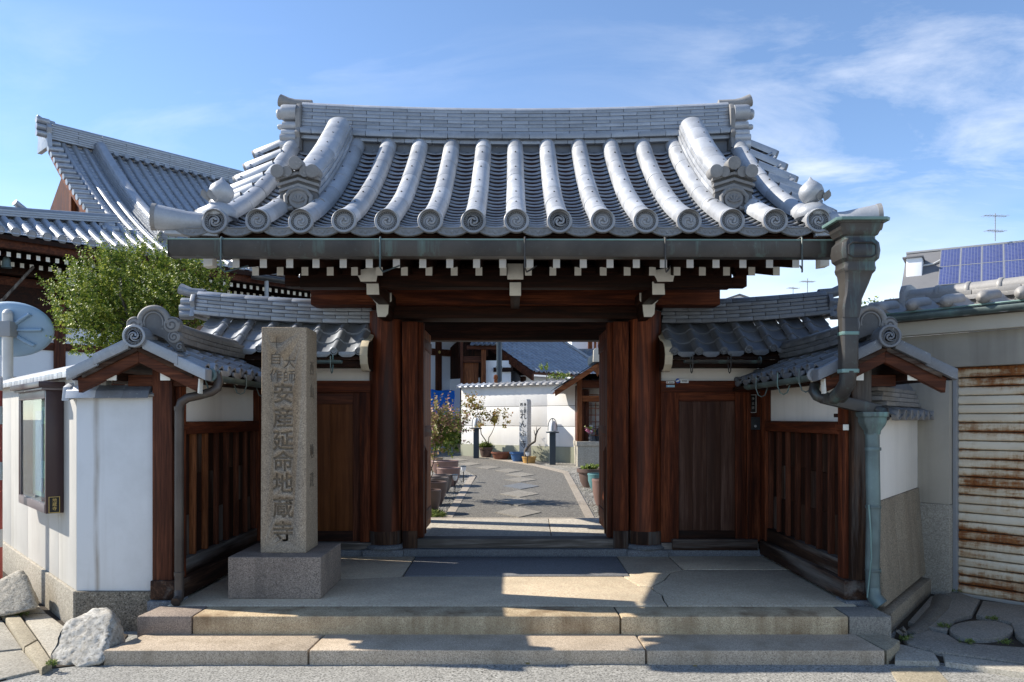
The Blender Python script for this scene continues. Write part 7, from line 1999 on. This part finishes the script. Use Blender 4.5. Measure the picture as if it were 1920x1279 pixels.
mod = shaft.modifiers.new('carve', 'BOOLEAN'); mod.object = cut; mod.operation = 'DIFFERENCE'; mod.solver = 'EXACT'; mod.use_self = True
bpy.context.view_layer.update()
ev_me = bpy.data.meshes.new_from_object(shaft.evaluated_get(bpy.context.evaluated_depsgraph_get()))
shaft.modifiers.clear(); nface0 = len(me.polygons)
if len(ev_me.polygons) > nface0 + 50:
    shaft.data = ev_me
else:
    link('carved_characters', cut_me, shaft)
C.objects.unlink(cut); bpy.data.objects.remove(cut)
# faint characters on the right-hand side face
for ch, py_ in zip('西山地蔵', (690, 735, 850, 905)):
    me_ = text_mesh(ch, 0.13, 'carved', 0.0012, 0.0)
    link('side_character', me_, shaft, text_T((tx1 + 0.0005, Yf + 0.18, P(0, py_, Yf).z), (0, 1, 0), (0, 0, 1), (1, 0, 0)) @ Matrix.Translation((0, 0, -0.0006)))

# ------------------------------------------------------------------ plates and stickers by the wicket
ps = thing('temple_name_plate', 'black vertical name plate with white border beside the wicket door', 'plate', P(1412, 757, 8.1))
def wall_rect(par, name, mat, x0, x1, y0, y1, Y, d):
    a_, c_ = P(x0, y1, Y), P(x1, y0, Y)
    return MB().box(a_.x, c_.x, Y - d, Y, a_.z, c_.z).build(name, mat, par, 0)
wall_rect(ps, 'plate', 'black_plate', 1406, 1418, 740, 774, 8.099, 0.012)
for k in ((1406, 1407, 740, 774), (1417, 1418, 740, 774), (1407, 1417, 740, 741), (1407, 1417, 773, 774)): wall_rect(ps, 'border', 'pole_white', *k, 8.0865, 0.002)
for i, ch in enumerate('浄土宗'):
    link('lettering', text_mesh(ch, 0.03, 'pole_white', 0.0005), ps, text_T(P(1412, 748 + i * 8.5, 8.085), (1, 0, 0), (0, 0, 1), (0, -1, 0)))
ic = thing('intercom', 'dark square intercom box below the black name plate', 'intercom', P(1415, 795, 8.1))
q = P(1415, 794, 8.09); MB().box(q.x - 0.052, q.x + 0.052, 8.065, 8.099, q.z - 0.066, q.z + 0.066).build('case', 'intercom', ic, 0.006)
for i in range(4): MB().box(q.x - 0.03, q.x + 0.03, 8.063, 8.0655, q.z + 0.02 + i * 0.009, q.z + 0.024 + i * 0.009).build('speaker_slot', 'ink', ic, 0)
b = MB(); b.lathe([(0.014, 0), (0.012, 0.004), (0, 0.005)], (q.x, 8.066, q.z - 0.028), (0, -1, 0), 12); b.build('button', 'steel', ic)
def sticker(label, parts, x, y):
    s_ = thing('door_sticker', label, 'sticker', P(x, y, 8.06), 'small stickers on the right head beam')
    for nm, mt, x0, x1, y0, y1, dd in parts: wall_rect(s_, nm, mt, x0, x1, y0, y1, 8.0595 - dd, 0.001)
sticker('white sticker with red corner, leftmost on the beam', [('backing', 'paper', 1249, 1264.5, 715, 719, 0), ('red_mark', 'red_paint', 1250, 1252, 716, 718, 0.0015), ('print', 'ink', 1254, 1263, 716.6, 717.6, 0.0015)], 1256, 717)
sticker('pale blue sticker below the white ones on the beam', [('backing', 'sticker_aqua', 1249, 1265, 722, 726, 0), ('blue_mark', 'ink_blue', 1249.5, 1251.5, 722.5, 725.5, 0.0015), ('print', 'ink_blue', 1254, 1263, 723.6, 724.5, 0.0015)], 1257, 724)
sticker('white sticker with two printed lines, rightmost on the beam', [('backing', 'paper', 1276, 1291, 711, 718, 0), ('print', 'ink', 1278, 1289, 713, 714, 0.0015), ('print', 'ink', 1278, 1289, 715.3, 716.3, 0.0015)], 1283, 714)
s_ = thing('round_sticker', 'round blue sticker with white swoosh between the white beam stickers', 'sticker', P(1271, 714, 8.06), 'small stickers on the right head beam')
q = P(1271, 714, 8.0585)
b = MB(); b.lathe([(0.025, 0), (0.025, 0.0012), (0, 0.0013)], q, (0, -1, 0), 20); b.build('backing', 'ink_blue', s_)
b = MB(); b.tube([q + V((-0.022, -0.002, -0.008)), q + V((0, -0.002, -0.002)), q + V((0.022, -0.002, 0.014))], [0.004, 0.010, 0.004], 6); b.build('swoosh', 'paper', s_)
# fallen leaves on the road edge
for i, (px_, py_) in enumerate(((986, 1247), (1036, 1245), (1300, 1252), (962, 1245))):
    x, y = G(px_, py_, 0.0)
    b = MB(); b.sweep([(-0.012, 0), (0, 0.004), (0.012, 0)], [((x + k * 0.008, y, 0.012), (0, 1, 0), (0, 0, 1)) for k in range(4)], cap=False, closed=False)
    tag(b.build('fallen_leaf', 'leaf_yellow', None), ('dry fallen leaf near the middle of the step foot', 'dry fallen leaf just right of the middle leaf', 'dry fallen leaf on the road before the right step stone', 'dry fallen leaf left of the middle of the step foot')[i], 'leaf', 'fallen leaves at the step foot')

# ------------------------------------------------------------------ courtyard: bollard lamps, pots, plants, marker stone
def bollard(label, px_, Y, top_py, h=None):
    x = (px_ - VPX) * Y / F_PX; z0 = zc_(Y); zt_ = P(0, top_py, Y).z
    L = thing('bollard_lamp', label, 'lamp', (x, Y, z0), 'bollard lamps along the garden path')
    w = 0.07
    MB().box(x - w, x + w, Y - w, Y + w, z0 - 0.02, zt_ - 0.32).build('post', 'lamp_metal', L, 0.008)
    b = MB(); b.lathe([(0.15, 0), (0.15, 0.03), (0.07, 0.04)], (x, Y, zt_ - 0.32), (0, 0, 1), 24); b.build('collar', 'lamp_metal', L)
    b = MB(); b.lathe([(0.085, 0), (0.09, 0.10), (0.078, 0.18), (0.045, 0.235), (0, 0.25)], (x, Y, zt_ - 0.275), (0, 0, 1), 20); b.build('globe', 'lamp_globe', L, 0, 50)
    b = MB(); b.tube([(x - 0.105 * math.cos(R(a)), Y, zt_ - 0.27 + 0.29 * math.sin(R(a)) ** 0.8) for a in range(0, 181, 15)], 0.01, 6); b.build('guard', 'lamp_metal', L)
    b = MB(); b.tube([(x, Y - 0.105 * math.cos(R(a)), zt_ - 0.27 + 0.29 * math.sin(R(a)) ** 0.8) for a in range(0, 181, 15)], 0.01, 6); b.build('guard', 'lamp_metal', L)
bollard('black bollard lamp in shade near the left end of the garden wall', 893, 19.6, 781)
bollard('black bollard lamp in sun before the right part of the garden wall', 1036, 17.9, 786)
def pot(label, px_, rim_py, base_py, w_px, mat, style='round', soil='soil', cat='pot'):
    g_ = GC(px_, base_py); Y = g_.y; r = w_px * Y / F_PX / 2; Yc = Y + r * 0.6
    h = max(0.08, P(0, rim_py, Yc).z - g_.z)
    r = w_px * Yc / F_PX / 2; x = (px_ - VPX) * Yc / F_PX; z = zc_(Yc) - 0.01
    A = thing('plant_pot', label, cat, (x, Yc, z), 'pots along the garden path')
    if style == 'round': pr_ = [(r * .55, 0), (r * .78, h * .25), (r * .97, h * .62), (r * .98, h * .86), (r, h * .90), (r * 1.03, h * .95), (r, h), (r * .86, h), (r * .85, h * .88), (0, h * .86)]
    elif style == 'bowl': pr_ = [(r * .6, 0), (r * .8, h * .3), (r * .9, h * .75), (r * 1.02, h * .82), (r * 1.03, h), (r * .9, h), (r * .87, h * .85), (0, h * .84)]
    else: pr_ = [(r * .8, 0), (r * .95, h * .8), (r, h * .82), (r, h), (r * .88, h), (r * .86, h * .86), (0, h * .85)]
    b = MB(); b.lathe(pr_, (x, Yc, z), (0, 0, 1), 28); b.build('vessel', mat, A, 0, 40)
    b = MB(); b.lathe([(r * .84, 0), (0, 0.01)], (x, Yc, z + h * 0.90), (0, 0, 1), 20); b.build('filling', soil, A)
    return A, Vector((x, Yc, z + h)), r
pot('big dark brown pot nearest the gate on the path left', 806, 917, 964, 42, 'pot_brown')
pot('second brown pot from the gate on the path left', 814, 902, 948, 48, 'pot_brown')
A, tp_, r_ = pot('third pot on the path left, with algae green water', 820, 894, 934, 42, 'pot_grey')
pot('fourth narrow pot on the path left, behind the green one', 830, 889, 924, 36, 'pot_grey')
pot('wide low reddish pot with folded rim beside the little lamp', 841, 876, 912, 44, 'pot_pink')
A, tp_, r_ = pot('large reddish brown pot at the back of the left row', 834, 863, 893, 52, 'pot_pink')
pot('tan tall pot behind the left row', 818, 857, 884, 26, 'pot_tan')
A, t1_, r1_ = pot('wide brown basin of green plants at the path right', 1110, 878, 914, 56, 'pot_brown', 'bowl')
pot('teal glazed pot at the path right', 1121, 887, 921, 38, 'pot_teal')
pot('rounded pink brown pot nearest the right gate post', 1128, 897, 948, 36, 'pot_pink')
A2, t2_, r2_ = pot('grey pot of bright grass by the garden wall', 912, 838, 858, 28, 'pot_brown', 'bowl')
pot('long red clay bowl by the garden wall', 939, 847, 862, 36, 'pot_red', 'bowl')
pot('blue rimmed grey pot by the stone marker', 972, 847, 866, 32, 'pot_blue', 'bowl')
pot('yellow clay pot right of the blue one', 992, 855.5, 869, 27, 'pot_yellow', 'straight')
A3, t3_, r3_ = pot('red planter of tall grass by the stone marker', 951, 841, 856, 22, 'pot_red', 'straight')
A4, t4_, r4_ = pot('old wooden tub of plants at the far left bend', 857, 832, 849, 20, 'pot_tan', 'straight')
def plant(label, base, mat, lumps, cnt, leaf, ln, per, seed, stems, cat='plant', name='potted_plant'):
    A = thing(name, label, cat, base)
    b = MB()
    for i, (e, r0) in enumerate(stems): limb(b, base, e, r0, r0 * .35, seed + i)
    if stems: b.build('stems', 'bark', A, 0, 60)
    sprigs('foliage', mat, A, lumps, cnt, leaf, ln, per, seed)
    return A
nb_ = GC(803, 900); 
nl = [(tuple(P(x, y, 11.8)), (0.22, 0.2, 0.14)) for x, y in ((812, 775), (835, 790), (805, 800), (825, 815), (848, 800), (815, 835))]
nA = plant('red tinged nandina shrub rising from the left pots', (P(806, 0, 11.8).x, 11.8, zc_(11.8)), 'leaf_nandina', nl, 170, 0.05, (0.15, 0.4), 14, 21, [(P(808, 840, 11.8), .012), (P(815, 800, 11.8), .01), (P(800, 810, 11.8), .01)], 'shrub', 'nandina_shrub')
sprigs('foliage', 'leaf_light', nA, [(tuple(P(x, y, 11.8)), (0.2, 0.2, 0.14)) for x, y in ((812, 815), (830, 830), (806, 835), (840, 820))], 70, 0.05, (0.12, 0.3), 12, 23)
plant('dark evergreen bush at the foot of the blue tarpaulin', (P(850, 0, 21.5).x, 21.5, zc_(21.5)), 'leaf', [(tuple(P(x, y, 21.5)), (0.28, 0.3, 0.28)) for x, y in ((845, 800), (858, 805), (850, 820))], 130, 0.09, (0.2, 0.4), 12, 25, [], 'shrub', 'low_bush')
plant('thin arching shrub with yellow leaves in the grassy pot', t2_, 'leaf_yellow', [(tuple(P(x, y, 18.9)), (0.15, 0.12, 0.10)) for x, y in ((888, 757), (897, 768), (880, 770), (925, 785), (940, 788), (915, 795))], 60, 0.075, (0.15, 0.35), 9, 27, [(P(892, 762, 18.9), .016), (P(935, 783, 18.9), .014)], 'shrub', 'arching_shrub')
sprigs('grass_tuft', 'grass', A2, [(tuple(t2_), (r2_ * .9, r2_ * .9, 0.05))], 70, 0.11, (0.05, 0.12), 6, 29, 1.6, .3, .12)
sprigs('grass_tuft', 'grass', A3, [((t3_.x, t3_.y, t3_.z + 0.05), (r3_ * .8, r3_ * .8, 0.05)), ((t3_.x + 0.02, t3_.y, t3_.z + 0.45), (0.07, 0.07, 0.35))], 50, 0.16, (0.1, 0.5), 6, 31, 2.5, .3, .08)
sprigs('greenery', 'leaf_light', A, [((t1_.x, t1_.y, t1_.z + 0.01), (r1_ * .85, r1_ * .85, 0.03))], 130, 0.035, (0.02, 0.07), 6, 33, 1.0, .1)
sprigs('greenery', 'leaf', A4, [((t4_.x, t4_.y, t4_.z + 0.06), (r4_ * .9, r4_ * .9, 0.08))], 40, 0.07, (0.05, 0.15), 6, 35, 1.0, .1)
b = MB(); bs = P(988, 848, 18.3); bsn = thing('bare_bonsai', 'bare twisted bonsai trunk behind the yellow pot', 'bonsai', (bs.x, bs.y, zc_(18.3)))
b.tube([P(985, 865, 18.3), P(985, 845, 18.3), P(993, 834, 18.3), P(1003, 828, 18.3), P(1005, 815, 18.3), P(1009, 806, 18.3), P(1014, 801, 18.3)], [.03, .035, .03, .025, .02, .014, .008], 8)
b.tube([P(1006, 812, 18.3), P(1006, 800, 18.3)], [.015, .006], 6); b.tube([P(1004, 818, 18.3), P(1001, 806, 18.3)], [.015, .006], 6); b.build('trunk', 'bark', bsn, 0, 60)
# carved marker stone
mk = P(981, 846, 18.7); mt_ = P(981, 748, 18.7)
ms = thing('marker_stone', 'grey upright stone with flowing black characters before the garden wall', 'monument', (mk.x, 18.7, zc_(18.7)))
hw = 9.5 * 18.7 / F_PX
zg = zc_(18.7) - 0.05 - mt_.z
mo = Vector((mk.x, 18.62, mt_.z))
b = MB(); b.prism([(-hw, zg), (hw, zg), (hw, -0.06), (hw * .8, -0.01), (-hw * .8, -0.01), (-hw, -0.06)], mo, uW, (0, 0, 1), -nW * 0.16); b.build('slab', 'marker_stone', ms, 0.01)
for ch, dx_, y, s_ in (('れ', 0, 781, .19), ('ん', 0, 796, .19), ('ふ', 0, 813, .19), ('寺', 0, 834, .19), ('浄', .05, 759, .085), ('土', .05, 766, .08), ('宗', .05, 772, .085), ('西', -.055, 759, .085), ('山', -.055, 771, .085)):
    q = mo + uW * dx_ + nW * 0.002; q.z = P(0, y, 18.61).z
    link('lettering', text_mesh(ch, s_, 'ink', 0.002, 0.001), ms, text_T(q, uW, (0, 0, 1), nW))
# little solar stake lights
for i, (lab, px_, py_, tpy) in enumerate((('glass solar stake light beside the left pots', 853, 923, 890), ('black capped stake light behind the glass one', 869, 904, 874), ('stake light leaning before the yellow pot', 989, 870, 847))):
    g_ = GC(px_, py_); h = P(0, tpy, g_.y).z - g_.z
    A = thing('stake_light', lab, 'lamp', g_, 'solar stake lights by the path')
    b = MB(); b.tube([g_, g_ + V((0.0, 0, h - 0.09))], 0.010, 6); b.build('stake', 'ink', A)
    b = MB(); b.lathe([(0.02, -0.1), (0.042, -0.06), (0.05, -0.012), (0, -0.01)], g_ + V((0, 0, h)), (0, 0, 1), 12); b.build('globe', 'lamp_globe', A, 0, 45)
    b = MB(); b.lathe([(0.055, -0.012), (0.058, 0), (0.03, 0.008), (0, 0.01)], g_ + V((0, 0, h)), (0, 0, 1), 14); b.build('cap', 'lamp_metal', A, 0, 45)
# grass sprouting at the left gate foot, gravel pebbles along the path
gs = sprigs('grass_patch', 'grass', None, [((GC(812, 966).x, GC(812, 966).y, GC(812, 966).z + 0.01), (0.14, 0.12, 0.02)), ((GC(822, 970).x, GC(822, 970).y, GC(822, 970).z + 0.01), (0.08, 0.06, 0.02))], 110, 0.05, (0.02, 0.06), 6, 41, 1.5, .1, .15)
tag(gs, 'tuft of pale grass in the gravel inside the left gate post', 'grass', kind='stuff')
peb = MB(); rr = random.Random(4)
ico = [(0, 0, 1), (0.9, 0, 0.1), (0, 0.8, 0.1), (-0.9, 0, 0.1), (0, -0.8, 0.1)]
for side in (0, 1):
    for _ in range(2600):
        t_ = rr.random()
        if side: x0, x1 = (1119, 1066); xx = x0 + (x1 - x0) * t_ + rr.uniform(2, 60); yy = 974 + (886 - 974) * t_
        else: x0, x1 = (829, 882); xx = x0 + (x1 - x0) * t_ - rr.uniform(2, 45); yy = 974 + (890 - 974) * t_
        p = GC(xx, yy); s_ = rr.uniform(.008, .02); an = rr.random() * 6.28
        peb.add([(p.x + s_ * (a * math.cos(an) - b_ * math.sin(an)), p.y + s_ * (a * math.sin(an) + b_ * math.cos(an)), p.z - 0.012 + s_ * c_ * .8) for a, b_, c_ in ico], [(0, 1, 2), (0, 2, 3), (0, 3, 4), (0, 4, 1)])
tag(peb.build('gravel', 'gravel', None, 0, 60), 'grey gravel strips on both sides of the garden path', 'gravel', kind='stuff')

wd = sprigs('crack_weeds', 'grass', None, [((G(x, y, 0.05)[0], G(x, y, 0.05)[1], 0.055), (0.05, 0.03, 0.008)) for x, y in ((1771, 1176), (1884, 1207), (1792, 1111), (1860, 1162), (1700, 1200), (1815, 1206), (40, 1153), (98, 1246))], 120, 0.022, (0.01, 0.035), 6, 77, 1.2, .1, .22)
tag(wd, 'tiny weeds growing in the cracks of the paving', 'weeds', kind='stuff')
